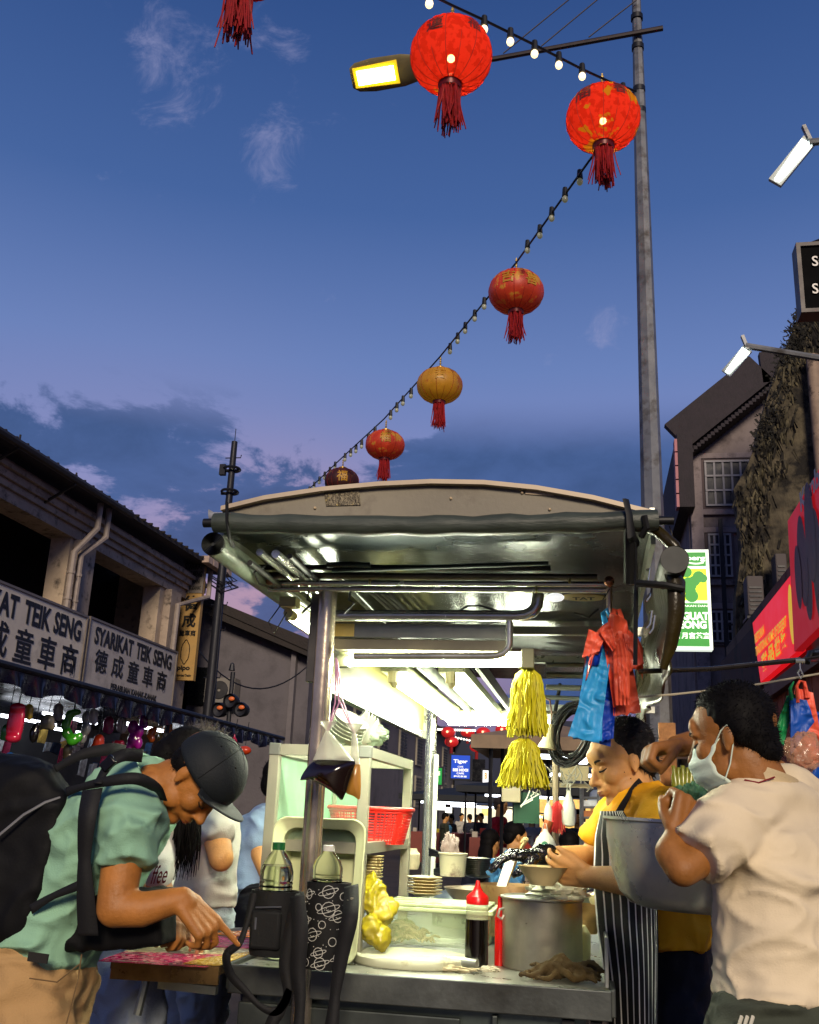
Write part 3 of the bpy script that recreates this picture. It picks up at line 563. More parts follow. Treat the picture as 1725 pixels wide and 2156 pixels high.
# ================================================================== LANTERNS AND STRING LIGHTS
lred = mat('lantern_red_lit', '#c8241c', .5, var=.25, vs=9, emit='#e02a18', es=.55, spots='#8a1410', sp_s=14, sp_t=(.55, .62))
def lit_shell(name, col, gold):
    m = bpy.data.materials.new(name); m.use_nodes = True; t = m.node_tree; n = t.nodes; l = t.links; n.clear()
    tc_ = n.new('ShaderNodeTexCoord'); nz = n.new('ShaderNodeTexNoise'); l.new(tc_.outputs['Object'], nz.inputs['Vector']); nz.inputs['Scale'].default_value = 7; nz.inputs['Detail'].default_value = 5
    mr = n.new('ShaderNodeMapRange'); l.new(nz.outputs['Fac'], mr.inputs[0]); mr.inputs[1].default_value = gold; mr.inputs[2].default_value = gold + .03
    nz2 = n.new('ShaderNodeTexNoise'); l.new(tc_.outputs['Object'], nz2.inputs['Vector']); nz2.inputs['Scale'].default_value = 22; nz2.inputs['Detail'].default_value = 4
    mr2 = n.new('ShaderNodeMapRange'); l.new(nz2.outputs['Fac'], mr2.inputs[0]); mr2.inputs[1].default_value = .5; mr2.inputs[2].default_value = .56
    m0 = n.new('ShaderNodeMix'); m0.data_type = 'RGBA'; l.new(mr2.outputs[0], m0.inputs[0]); m0.inputs[6].default_value = srgb(col); m0.inputs[7].default_value = srgb('#cc2c1c')
    mx = n.new('ShaderNodeMix'); mx.data_type = 'RGBA'; l.new(mr.outputs[0], mx.inputs[0]); l.new(m0.outputs[2], mx.inputs[6]); mx.inputs[7].default_value = srgb('#b8861c')
    tr_ = n.new('ShaderNodeBsdfTranslucent'); df = n.new('ShaderNodeBsdfDiffuse'); l.new(mx.outputs[2], tr_.inputs[0]); l.new(mx.outputs[2], df.inputs[0])
    ms1 = n.new('ShaderNodeMixShader'); ms1.inputs[0].default_value = .4; l.new(tr_.outputs[0], ms1.inputs[1]); l.new(df.outputs[0], ms1.inputs[2])
    tp = n.new('ShaderNodeBsdfTransparent'); tp.inputs[0].default_value = (1, .5, .3, 1); ms2 = n.new('ShaderNodeMixShader'); ms2.inputs[0].default_value = .05; l.new(ms1.outputs[0], ms2.inputs[1]); l.new(tp.outputs[0], ms2.inputs[2])
    o = n.new('ShaderNodeOutputMaterial'); l.new(ms2.outputs[0], o.inputs[0]); return m
lred1 = lit_shell('lantern_lit_red', '#e03826', .68); lred2 = lit_shell('lantern_lit_gilded', '#e03826', .56)
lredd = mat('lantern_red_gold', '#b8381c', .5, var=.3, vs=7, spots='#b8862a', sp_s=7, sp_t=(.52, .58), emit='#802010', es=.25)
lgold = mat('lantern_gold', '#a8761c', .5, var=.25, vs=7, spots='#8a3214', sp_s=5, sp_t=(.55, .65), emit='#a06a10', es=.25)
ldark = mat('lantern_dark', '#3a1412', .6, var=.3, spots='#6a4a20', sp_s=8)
tassm = mat('tassel_red', '#8a0c10', .7, var=.35, vs=30); goldm = mat('gold_print', '#a5781e', .45, emit='#a5781e', es=.12)
blk = mat('black_plastic', '#0d0d10', .5)
def lantern(u, v, wpx, dep, m, label, lit, squash=1.0, tl=1.0, glyph=None, seen=True):
    d = ray(u, v) / 2100.0; c = C0 + d * dep; r = .27
    t = T('lantern', label, 'lantern', tuple(c), 'lanterns strung over the street')
    h = r * .88 * squash
    g = G(); n = 48; prof = [(r * .22, -h * .98)]
    for k in range(1, 16):
        a = -math.pi / 2 + math.pi * k / 16; prof.append((r * max(.22, math.cos(a) ** .85), h * math.sin(a)))
    prof.append((r * .2, h * .98))
    vs = []
    for pr, pz in prof:
        for j in range(n):
            a = 2 * math.pi * j / n; rr = pr * (1 + (.022 if j % 2 else -.012) * (pr / r)) + random.uniform(-.002, .002); vs.append(c + V((math.cos(a) * rr, math.sin(a) * rr, pz)))
    g.add(vs, [(i * n + j, i * n + (j + 1) % n, (i + 1) * n + (j + 1) % n, (i + 1) * n + j) for i in range(len(prof) - 1) for j in range(n)])
    g.obj('globe', m, t)
    g = G()
    for j in range(0, n, 3):
        a = 2 * math.pi * j / n; g.tube([c + V((math.cos(a) * (pr * 1.01 + .001), math.sin(a) * (pr * 1.01 + .001), pz)) for pr, pz in prof], .0022, 4, cap=False)
    g.obj('rib_wire', tassm, t)
    g = G(); g.lathe(c + V((0, 0, -h)), [(r * .27, -.03), (r * .3, .02), (r * .22, .05)], 20); g.obj('bottom_ring', mat('lantern_ring', '#5a0c0a', .4, .2), t)
    g = G(); g.lathe(c + V((0, 0, h)), [(r * .24, -.02), (r * .24, .02), (r * .08, .035), (0, .035)], 20); g.obj('cap', mat('lantern_cap', '#b8923a', .4, .4), t)
    g = G(); g.tube([c + V((0, 0, h + .02)), c + V((0, 0, h + .17))], .007, 5)
    for k in range(4): g.lathe(c + V((0, 0, h + .05 + k * .03)), [(.012, -.008), (.014, 0), (.012, .008)], 6)
    g.obj('hanger', mat('hanger_gold', '#a98f50', .4, .6), t)
    g = G()
    for k in range(90):
        a = random.random() * 6.283; q = r * random.uniform(.12, .26); p = c + V((math.cos(a) * q, math.sin(a) * q, -h - .02)); l_ = random.uniform(.24, .33) * tl
        sw = V((random.gauss(0, .012), random.gauss(0, .012), 0)); g.tube([p, p + sw + V((0, 0, -l_ * .5)), p + sw * 2.4 + V((0, 0, -l_))], [.006, .0055, .004], 4, cap=False)
    g.obj('tassel', tassm, t)
    if glyph:
        g = G()
        for (ch, az, zz, sz) in glyph:
            fwd = -V((math.sin(az), math.cos(az), 0)); # outward
            face = V((-ray(u, v).x, -ray(u, v).y, 0)).normalized(); face = Matrix.Rotation(az, 3, 'Z') @ face
            rt_ = V((-face.y, face.x, 0)); st = len(g.v); f0 = len(g.f)
            lettering(g, ch, c + face * r - rt_ * sz / 2 + V((0, 0, zz - sz / 2)), rt_, (0, 0, 1), sz, sz, .02)
            for k in range(st, len(g.v)):
                q = V(g.v[k]) - c; f = max(-.95, min(.95, q.z / h)); rr = r * math.sqrt(1 - f * f) ** .85 * 1.03; ang = math.atan2(q.y, q.x); g.v[k] = (c.x + math.cos(ang) * rr, c.y + math.sin(ang) * rr, c.z + q.z)
        if g.v: g.obj('gold_print', goldm if not lit else mat('brown_print', '#5a1408', .5), t, smooth=False)
    if lit:
        g = G(); g.ell(c + V((0, 0, -.02)), .026, n=12); g.obj('bulb', mat('bulb_warm', '#ffcf60', .4, var=0, emit=(1, .72, .4, 1), es=125), t)
    return c, h
P_ = []
P_.append(lantern(950, 118, 170, 6.65, lred1, 'lit red lantern nearest the lamp head at the top', True, glyph=[('運', -.42, .04, .12), ('福', .55, .06, .1)]))
P_.append(lantern(1270, 250, 150, 7.45, lred2, 'lit red lantern with gold patches hanging beside the lamp post', True, glyph=[('福', -.6, .08, .16), ('春', .5, .08, .12)]))
P_.append(lantern(1087, 615, 114, 9.9, lredd, 'red and gold lantern, third down the string', False, .9, glyph=[('吉', -.3, .04, .14), ('喜', .6, .03, .14)]))
P_.append(lantern(926, 812, 95, 11.9, lgold, 'golden yellow lantern in the middle of the descending string', False, .88, glyph=[('吉', 0, .05, .15)]))
P_.append(lantern(811, 937, 82, 13.9, lredd, 'small orange red lantern just above the stall roof', False, .86, glyph=[('福', 0, .03, .16)]))
P_.append(lantern(720, 1014, 72, 15.8, ldark, 'dark unlit lantern half hidden behind the stall roof', False, .9, glyph=[('福', 0, .02, .18)]))
P_.append(lantern(517, -122, 230, 4.9, lred1, 'red lantern above the frame, only its tassel showing', False))
bulbon = mat('bulb_on', '#ffffff', .4, var=0, emit='#ffe2a0', es=2.0); bulboff = mat('bulb_off_glow', '#8d8f86', .2, var=.1, emit='#c8c890', es=.12)  # unlit bulbs still get a faint glow painted into their material
def cablepath(pts, sag=0): return pts
def string(label, pts, bulbs, on, grp='strings of bulbs over the street'):
    t = T('string_light', label, 'string lights', tuple(pts[0]), grp)
    g = G(); g.tube(pts, .010, 5); g.obj('cable', blk, t)
    for b in bulbs:
        g = G(); g.tube([b + V((0, 0, .03)), b - V((0, 0, .05))], [.02, .026], 8); s = g.obj('socket', blk, t)
        g = G(); g.ell(b - V((0, 0, .078)), (.027, .027, .032), n=10); g.obj('bulb', bulbon if on else bulboff, t)
def dd(u, v, dep): return C0 + ray(u, v) / 2100 * dep
sp = [dd(880, -25, 6.3), dd(955, 12, 6.65), dd(1020, 42, 6.8), dd(1126, 94, 7.05), dd(1226, 145, 7.35), dd(1285, 172, 7.5), dd(1340, 192, 7.7)]
string('short string of glowing bulbs running from the top edge to the lamp post', sp, [dd(u, v, d) for u, v, d in ((905, -13, 6.4), (1020, 42, 6.8), (1075, 68, 6.9), (1126, 94, 7.05), (1177, 118, 7.2), (1226, 142, 7.35), (1312, 183, 7.6))], True)
pp = [dd(1335, 192, 7.72), dd(1272, 300, 7.5), dd(1242, 337, 7.7), dd(1088, 552, 9.9), dd(926, 752, 11.9), dd(809, 882, 13.9), dd(719, 965, 15.8), dd(640, 1040, 18)]
bl_ = []
for (u, v, d) in ((1221, 365, 8.0), (1190, 402, 8.3), (1162, 443, 8.7), (1137, 480, 9.1), (1111, 512, 9.5), (1020, 632, 10.6), (1000, 658, 10.9), (980, 684, 11.2), (964, 706, 11.5), (948, 728, 11.7), (866, 822, 12.6), (849, 838, 12.9), (836, 852, 13.2), (823, 868, 13.5), (790, 903, 14.2), (776, 917, 14.5), (762, 930, 14.8), (750, 940, 15.1), (739, 948, 15.3), (727, 958, 15.6), (706, 976, 16.2), (695, 987, 16.5), (684, 997, 16.8), (673, 1007, 17.1), (662, 1018, 17.4), (652, 1028, 17.7)): bl_.append(dd(u, v, d))
string('long string of unlit bulbs sloping down from the lamp post to behind the stall', pp, bl_, False)
# ================================================================== THE STALL
steel = mat('stainless_steel', '#b4b6aa', .32, .7, var=.12, vs=9, spots='#6f6a5c', sp_s=6, sp_t=(.6, .8), bump=.0006, bs=60)
dsteel = mat('dull_steel', '#82867e', .42, .65, var=.3, vs=4, spots='#3f3d38', sp_s=3, sp_t=(.55, .75), bump=.001, bs=25)
dsteel2 = mat('counter_lip_steel', '#5b5f5c', .38, .7, var=.3, vs=4, spots='#35342f', sp_s=3, sp_t=(.5, .75), bump=.001, bs=25)
chrome = mat('chrome_tube', '#c8c8bc', .2, .75, var=.15, vs=14)
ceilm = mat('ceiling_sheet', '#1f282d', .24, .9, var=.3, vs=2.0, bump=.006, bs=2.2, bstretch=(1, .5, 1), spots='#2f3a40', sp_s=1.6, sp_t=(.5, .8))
cream = mat('cream_panel', '#6e6836', .5, var=.08, vs=3, spots='#a89c6a', sp_s=2, sp_t=(.6, .9))
beige = mat('beige_fascia', '#7e7869', .6, var=.2, vs=3, spots='#5a5146', sp_s=7, sp_t=(.55, .8), bump=.001, bs=60)
tarpm = mat('rolled_tarpaulin', '#3c433c', .45, var=.3, vs=6, bump=.004, bs=18, bstretch=(.6, 3, 3))
pvc = mat('olive_vinyl', '#2c2408', .3, var=.4, vs=5, bump=.008, bs=7, bstretch=(1, 2.2, .8), spec=.35)
def tubem(): return mat('fluorescent_tube', '#ffffff', .4, var=0, emit=(.95, 1, .74, 1), es=105)
YF, YB = 2.8, 4.9
XLp = A(640, 2035, YF).x
tubes = tubem()
st = T('food_stall', 'stainless steel hawker stall with a curved beige roof and bright fluorescent tubes', 'food stall', (-.4, 3.8, 0))
# roof
YR = 2.45
def F(u, v): return A(u, v, YR)
rx0 = F(462, 1085).x; rx1 = F(1380, 1090).x; rz0 = F(470, 1080).z; 
arc = [F(u, v) for u, v in ((470, 1074), (560, 1052), (680, 1034), (800, 1023), (910, 1018), (1020, 1020), (1130, 1031), (1250, 1052), (1378, 1084))]
g = G(); g.poly([V((p.x, YR, p.z)) for p in arc] + [V((rx1, YR, 2.02)), V((rx0, YR, 2.02))], (0, .012, 0)); g.obj('fascia', beige, st, smooth=False)
g = G(); n = len(arc)
top = [V((p.x, YR - .02, p.z + .006)) for p in arc] + [V((p.x, 5.3, p.z + .006)) for p in arc] + [V((p.x, YR - .02, p.z - .006)) for p in arc] + [V((p.x, 5.3, p.z - .006)) for p in arc]
g.add(top, [(i, i + 1, n + i + 1, n + i) for i in range(n - 1)] + [(2 * n + i, 3 * n + i, 3 * n + i + 1, 2 * n + i + 1) for i in range(n - 1)] + [(i, 2 * n + i, 2 * n + i + 1, i + 1) for i in range(n - 1)]); g.obj('roof_sheet', mat('roof_sheet', '#b3a48e', .5, .2, var=.2), st, smooth=False)
g = G(); p = F(720, 1052); 
g.poly([F(683, 1036) + V((0, -.004, 0)), F(757, 1036) + V((0, -.004, 0)), F(760, 1064) + V((0, -.004, 0)), F(688, 1066) + V((0, -.004, 0))], (0, .002, 0)); g.obj('tape_patch', mat('silver_tape', '#5a5344', .25, .6, bump=.006, bs=60, spots='#c0a860', sp_s=25), st, smooth=False)
g = G()
for (u, v) in ((664, 1070), (1158, 1073), (1100, 1038), (950, 1050)): g.ell(F(u, v) + V((0, -.003, 0)), .004, n=6)
g.poly([F(1107, 1031) + V((0, -.004, 0)), F(1168, 1040) + V((0, -.004, 0)), F(1166, 1045) + V((0, -.004, 0)), F(1107, 1041) + V((0, -.004, 0))], (0, .002, 0))
g.obj('rivet', mat('rivet_beige', '#c0ab8a', .4), st)
def sheet_z(a): return 0
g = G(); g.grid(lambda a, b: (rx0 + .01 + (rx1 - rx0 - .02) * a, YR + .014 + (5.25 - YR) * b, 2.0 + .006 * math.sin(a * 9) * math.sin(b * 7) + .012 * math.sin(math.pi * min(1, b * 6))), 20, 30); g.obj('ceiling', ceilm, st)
g = G(); g.bb(rx0, rx0 + .012, YR + .013, 5.25, 1.965, 2.06); g.bb(rx1 - .012, rx1, YR + .013, 5.25, 1.965, 2.06); g.obj('side_gutter', steel, st, smooth=False)
# rolled tarpaulin along the front
g = G(); pts = []
for k in range(25):
    f = k / 24; u = 452 + (1386 - 452) * f; v = 1101 + 9 * math.sin(f * math.pi) - 6 * f; p = A(u, v, YR - .045); pts.append(p + V((0, 0, .0015 * math.sin(k * 2.1))))
g.tube(pts, [.026 + .0022 * math.sin(k * 1.7) for k in range(25)], 16); g.obj('front_roll', tarpm, st)
g = G(); p = A(452, 1101, YR - .045); q = A(1388, 1096, YR - .045)
g.cyl(p + V((-.03, 0, 0)), p, .012, n=10); g.obj('roll_core', blk, st); g = G(); g.cyl(q, q + V((.035, 0, 0)), .011, n=10); g.obj('roll_core', blk, st)
g = G(); 
g.tube([A(478, 1058, YR - .07), A(478, 1095, YR - .077), A(483, 1130, YR - .07), A(492, 1150, YR)], .009, 6, flat=.4); g.obj('tie_strap', mat('black_strap', '#121212', .7), st); g = G(); g.tube([A(1318, 1052, YR - .07), A(1326, 1085, YR - .077), A(1330, 1128, YR - .075), A(1340, 1150, YR)], .013, 6, flat=.4)
g.tube([A(1357, 1085, YR - .08), A(1362, 1110, YR - .07), A(1350, 1130, YR - .05)], .008, 6); g.obj('tie_strap', mat('black_strap', '#121212', .7), st)
# side roll, left
g = G(); p = A(450, 1146, 2.38); xl_ = p.x; zl_ = p.z; g.tube([(xl_, 2.38, zl_), (xl_, 3.2, zl_ - .004), (xl_, 5.1, zl_ - .01)], [.031, .030, .030], 20); g.obj('side_roll', mat('pale_tarpaulin', '#7d8775', .4, var=.25, bump=.003, bs=20), st)
g = G()
for r in (.031, .024, .017, .010): g.lathe((xl_, 2.372, zl_), [(r, 0), (r, -.006), (r - .0035, -.006), (r - .0035, 0)], 20, V((0, -1, 0)), hint=V((0, 0, 1)))
g.lathe((xl_, 2.378, zl_), [(.0305, 0), (0, 0.0001)], 20, V((0, -1, 0)), hint=V((0, 0, 1))); g.obj('roll_end', mat('roll_end_dark', '#1b201e', .5), st)
for dx, dz, r, yy in ((.085, .0, .010, 5), (.06, -.03, .008, 5), (.13, -.005, .012, 5), (.17, -.012, .008, 5)):
    g = G(); g.cyl((xl_ + dx, 2.5, zl_ + .01 + dz), (xl_ + dx, yy, zl_ + .01 + dz), r, n=10); g.obj('eave_tube', chrome if r > .008 else blk, st)
g = G(); g.bb(xl_ + .045, xl_ + .055, 2.9, 5.1, zl_ - .1, zl_ - .03); g.obj('eave_board', mat('eave_cream', '#aeb09a', .4), st, smooth=False)
g = G(); g.cyl((xl_ + .065, 2.92, zl_ - .085), (xl_ + .065, 4.6, zl_ - .085), .013, n=12); g.obj('eave_lamp', tubes, st)
g = G(); g.cyl((xl_ + .065, 2.86, zl_ - .085), (xl_ + .065, 2.92, zl_ - .085), .015, n=10); g.box((xl_ + .068, 2.86, zl_ - .055), (.05, .05, .03)); g.obj('lamp_socket', mat('socket_beige', '#b6ab7c', .5), st)
g = G(); g.tube([(xl_ + .05, 2.84, zl_ - .06), (xl_ + .02, 2.82, zl_ - .12), (xl_ + .045, 2.8, zl_ - .16), (xl_ + .07, 2.83, zl_ - .09)], .002, 5); g.tube([A(560, 1190, 2.6), A(535, 1205, 2.6), A(545, 1228, 2.7), A(575, 1240, 2.75)], .003, 5); g.obj('loose_wire', blk, st)
# right side vinyl curtain
xc = A(1424, 1178, 2.4).x
def cur(a, b):
    Y = 2.42 + a * 2.0; z = 2.0 - .02 * a - (.36 + .02 * math.sin(a * 9)) * b
    return (xc - .012 + .010 * math.sin(a * 26 + b * 3) + .008 * math.sin(b * 14 + a * 11) - .015 * b, Y, z)
g = G(); g.grid(cur, 40, 24); g.obj('side_curtain', pvc, st, solid=.002)
g = G(); pts = [A(1400, 1190, 2.43), A(1414, 1205, 2.41), A(1424, 1225, 2.4), A(1424, 1290, 2.4), A(1412, 1360, 2.41), A(1396, 1408, 2.42)]; g.tube(pts, [.012, .020, .024, .022, .017, .010], 14, flat=.8)
g.tube([A(1350, 1108, 2.43), A(1385, 1118, 2.42), A(1420, 1150, 2.41), A(1440, 1178, 2.4)], [.008, .016, .016, .006], 10)
g.obj('curtain_fold', pvc, st)
g = G(); c = A(1421, 1178, 2.36)
for r in (.033, .024, .015): g.lathe(c, [(r, .0), (r, -.008), (r - .004, -.008), (r - .004, 0)], 20, V((0, -1, 0)), hint=V((0, 0, 1)))
g.lathe(c, [(.0335, 0.002), (.0335, -.2)], 20, V((0, -1, 0)), hint=V((0, 0, 1))); g.lathe(c, [(.033, 0), (0, 0.0001)], 20, V((0, -1, 0)), hint=V((0, 0, 1))); g.obj('curtain_roll', mat('roll_end_dark', '#1b201e', .5), st)
g = G(); g.tube([A(1342, 1228, 2.4), A(1400, 1232, 2.37), A(1440, 1240, 2.38)], .009, 8); g.tube([A(1326, 1110, 2.4), A(1326, 1228, 2.45)], .014, 8); g.tube([A(1335, 1130, 2.42), A(1340, 1230, 2.44), A(1338, 1400, 2.44)], .006, 6); g.obj('curtain_stay', mat('curtain_stay_dark', '#1a1a18', .4, .3), st)
for (u, v) in ((1366, 1232), (1366, 1290), (1362, 1200), (1372, 1300)):
    g = G(); g.tube([A(u, v, 2.42), A(u + 8, v - 4, 2.41), A(u + 4, v + 24, 2.41), A(u - 4, v + 34, 2.41)], .0028, 6); g.obj('curtain_hook', chrome, st)
# rails across the front
def rail(name, u0, u1, v0, v1, Y, r, m, n=12, **k):
    g = G(); g.tube([A(u0, v0, Y), A((u0 + u1) / 2, (v0 + v1) / 2, Y), A(u1, v1, Y)], r, n); return g.obj(name, m, st)
rail('cross_bar', 500, 1160, 1194, 1196, 2.76, .0085, blk)
rail('cross_bar', 690, 780, 1189, 1190, 2.73, .009, mat('dark_green_tube', '#1e2a28', .4))
rail('cross_bar', 700, 1155, 1201, 1186, 2.735, .007, mat('dark_green_tube', '#1e2a28', .4))
rail('top_beam', 545, 1258, 1211, 1216, 2.80, .0105, mat('beam_brown', '#6f675a', .35, .7, var=.4, vs=10))
rail('top_rail', 535, 1280, 1227, 1231, 2.77, .0085, chrome); rail('top_rail', 565, 1285, 1240, 1243, 2.78, .0085, chrome)
g = G(); g.ell(A(568, 1224, 2.74), (.012, .008, .012), n=12); g.obj('rail_cap', mat('copper_cap', '#a8785a', .3, .9), st); g = G(); g.ell(A(1283, 1224, 2.74), (.015, .01, .015), n=12); g.obj('rail_cap', mat('copper_cap', '#a8785a', .3, .9), st)
g = G(); g.tube([A(1283, 1226, 2.76), A(1284, 1300, 2.76)], .009, 10); g.obj('drop_rod', mat('drop_rod', '#b09a8a', .3, .9), st)
for u in (780, 1200, 1130):
    g = G(); g.lathe(A(u, 1226 if u != 1130 else 1241, 2.77), [(.0105, -.003), (.0105, .003)], 10, V((1, 0, 0)), hint=V((0, 0, 1))); g.obj('cable_tie', cream, st)
g = G(); p = A(612, 1242, 2.8)
for (u, v) in ((650, 1245), (738, 1245)):
    g = G(); g.tube([A(u, v, 2.76), A(u - 3, v + 18, 2.75), A(u + 8, v + 25, 2.76), A(u - 6, v + 38, 2.76), A(u - 14, v + 46, 2.77)], .0035, 6); g.obj('wire_clip', blk, st)
# posts
zt = A(690, 1248, YF).z
g = G(); g.tube([(XLp, YF, 0), (XLp, YF, zt)], .0275, 24); g.obj('post', mat('post_chrome', '#bdb09a', .2, .8, var=.35, vs=10, bump=.0005, bs=60), st)
g = G(); g.box((XLp - .035, YF + .02, (zt + A(660, 1435, YF).z) / 2), (.035, .03, zt - A(660, 1435, YF).z)); g.obj('post_bracket', mat('bracket_dark', '#4f4c48', .4, .8), st, smooth=False, bevel=.002)
xr_ = A(905, 1650, YB).x
g = G(); g.tube([(xr_, YB, 0), (xr_, YB, 1.95)], .027, 20); g.obj('post', chrome, st)
g = G(); g.box((xr_ + .035, YB - .04, 1.2), (.02, .02, .75)); g.obj('white_conduit', mat('white_pvc', '#d8d8c8', .4), st, smooth=False)
xrr = A(1352, 1600, YB).x
g = G(); g.tube([(xrr, YB, 0), (xrr, YB, 2.0)], .024, 12); g.obj('post', mat('dark_post', '#22242c', .4, .5), st)
# tube frame and lamps under the roof
def YT(u, v, dy=0): return A(u, v, YF + .03 + dy)
g = G(); g.tube([YT(703, 1297), YT(900, 1297), YT(1085, 1298), YT(1105, 1296), YT(1122, 1288), YT(1131, 1275), YT(1134, 1250)], .0175, 14); g.obj('frame_tube', chrome, st)
g = G(); g.tube([YT(1073, 1308), YT(1073, 1355), YT(1070, 1366), YT(1060, 1376), YT(1045, 1381), YT(1020, 1382), YT(900, 1382), YT(745, 1382)], .0105, 12); g.obj('frame_tube', chrome, st)
g = G(); a = YT(709, 1312, .03); b = YT(1066, 1345, .03); g.bb(a.x, b.x, a.y, a.y + .02, b.z, a.z); g.obj('lamp_tray', dsteel, st, smooth=False)
g = G(); a2 = YT(709, 1346, .03); b2_ = YT(1066, 1372, .03); g.bb(a.x, b.x, a.y - .004, a.y + .06, b2_.z, a2.z); g.obj('tray_lip', mat('tray_lip', '#6f6a5a', .4, .6), st, smooth=False)
g = G(); a3 = YT(706, 1313, .026); b3_ = YT(745, 1340, .026); g.bb(a3.x, b3_.x, a3.y, a3.y + .003, b3_.z, a3.z); g.obj('tray_reflection', mat('yellow_reflection', '#cfb868', .4, .3), st, smooth=False)  # plate painting the bright yellow reflection at the tray's left end
g = G(); a4 = YT(715, 1367, .07); b4_ = YT(1122, 1408, .07); g.bb(a4.x, b4_.x, a4.y, a4.y + .02, YT(900, 1398, .07).z, a4.z); g.obj('lamp_batten', mat('batten_cream', '#8d8f68', .5), st, smooth=False)
g = G(); p = YT(735, 1393, .05); q = YT(1092, 1395, .05); g.cyl(p, q, .0125, n=14); g.obj('lamp_tube', mat('front_tube', '#ffffff', .4, var=0, emit=(.97, 1, .76, 1), es=300), st)
g = G(); 
for e, sz in ((p + V((-.018, .01, 0)), (.036, .03, .032)), (q + V((.018, .01, 0)), (.036, .03, .032)), (YT(1112, 1388, .05), (.035, .04, .055))):
    g = G(); g.box(e, sz); g.obj('lamp_socket', mat('socket_green_grey', '#8d9070', .5), st, smooth=False, bevel=.002)
for (u0, v0, u1, v1) in ((834, 1436, 944, 1516), (954, 1438, 1038, 1522)):
    Z = 1.73; a = AZ(u0, v0, Z); b = AZ(u1, v1, Z); b = V((a.x, b.y, Z))
    g = G(); g.cyl(a, b, .0125, n=12); g.obj('lamp_tube', tubes, st)
    g = G(); g.box(b + V((0, .03, .01)), (.03, .05, .035)); g.obj('lamp_socket', mat('socket_beige', '#b6ab7c', .5), st)
    g = G(); g.box(a + V((-.004, -.03, .01)), (.03, .05, .035)); g.tube([a + V((0, -.05, .03)), a + V((0, -.05, .0)), a + V((0, -.02, -.01))], .014, 8); g.obj('lamp_socket', mat('socket_beige', '#b6ab7c', .5), st)
    g = G(); g.bb(a.x - .045, a.x + .045, a.y - .05, b.y + .06, Z + .03, Z + .06); g.obj('lamp_batten', mat('batten_cream', '#8d8f68', .5), st, smooth=False)
    g = G(); g.bb(a.x + .085, a.x + .10, a.y - .1, b.y + .1, Z + .035, Z + .08); g.obj('ceiling_bar', dsteel, st, smooth=False)
a = A(945, 1521, 4.75); b = A(1168, 1523, 4.75); g = G(); g.cyl(a, b, .0125, n=12); g.obj('lamp_tube', tubes, st)
g = G(); g.bb(a.x - .04, b.x + .04, 4.76, 4.79, a.z + .015, a.z + .06); g.obj('lamp_batten', mat('batten_cream', '#8d8f68', .5), st, smooth=False)
for (y_, z_) in ((4.9, a.z + .08), (4.4, 1.955), (3.7, 1.955)):
    g = G(); g.bb(-.9, .3, y_, y_ + .03, z_, z_ + .03); g.obj('cross_member', steel, st, smooth=False)
pn0 = AX(695, 1438, XLp - .02); pn1 = AX(891, 1552, XLp - .02)
g = G(); g.bb(XLp - .03, XLp - .02, pn0.y, pn1.y, pn0.z, 1.985); g.obj('side_panel', cream, st, smooth=False)
g = G(); g.bb(XLp - .04, XLp - .01, pn0.y, pn1.y, pn0.z - .03, pn0.z); g.bb(XLp - .045, XLp - .008, pn1.y, pn1.y + .03, pn0.z - .03, 1.985); g.obj('panel_frame', steel, st, smooth=False)
g = G(); lettering(g, '21.05.94', (XLp - .0195, pn1.y - .9, pn0.z + .012), (0, 1, 0), (0, 0, 1), .3, .02); g.obj('panel_marking', black, st, smooth=False)
# oval roof plate and round lamp on the right of the ceiling
g = G(); c = AZ(1229, 1258, 1.985); g.lathe(c, [(.0, -.002), (.055, -.002), (.055, .003)], 24, sx=1.3, sy=.9); o_ = g.obj('oval_badge', mat('badge_gold', '#c8b070', .4), st)
g = G(); lettering(g, 'TAT', c + V((-.035, .022, -.004)), (1, 0, 0), (0, -1, 0), .07, .045, .03, lift=V((0, 0, 0))); g.obj('badge_lettering', black, st, smooth=False)
g = G(); g.ell(AZ(1170, 1258, 1.975), (.028, .04, .012), n=12); g.obj('dome_lamp', mat('dome_glass', '#d8dcd4', .15, emit='#ffffff', es=.9), st)
g = G()
for k in range(4): g.cyl((rx0 + .3 + k * .02, 3.0, 1.965 - k * .003), (rx0 + .35 + k * .03, 4.8, 1.965), .006, n=8)
g.tube([A(960, 1290, 3.0), A(985, 1276, 3.0), A(1010, 1275, 3.0), A(1040, 1284, 3.0), A(1065, 1292, 3.0)], .0035, 6)
g.tube([A(1210, 1290, 3.0), A(1240, 1300, 3.1), A(1260, 1282, 3.1)], .003, 6); g.obj('ceiling_wiring', blk, st)
# clutter rails at the rear right
for (u0, v0, u1, v1, r, m_) in ((1150, 1400, 1340, 1400, .010, dsteel), (1150, 1421, 1330, 1424, .014, dsteel), (1150, 1447, 1325, 1452, .012, steel), (1140, 1468, 1330, 1476, .010, dsteel), (1150, 1500, 1300, 1504, .006, mat('beam_brown', '#6f675a', .35)), (1165, 1520, 1180, 1440, .008, blk), (1240, 1400, 1243, 1520, .012, dsteel), (1200, 1590, 1290, 1592, .01, dsteel)):
    g = G(); g.cyl(A(u0, v0, 4.3), A(u1, v1, 4.35), r, n=8); g.obj('rear_rail', m_, st)
g = G()
for k in range(26):
    c = A(1205, 1545, 4.2) + V((random.uniform(-.01, .01), -.06 + k * .005, random.uniform(-.01, .01))); rx_ = .085 - (k % 5) * .006; rz_ = .13 - (k % 5) * .008
    g.tube([c + V((math.cos(i / 16 * 6.283) * rx_ + .35 * math.sin(i / 16 * 6.283) * rz_ * .5, 0, math.sin(i / 16 * 6.283) * rz_)) for i in range(17)], .0042, 5, cap=False)
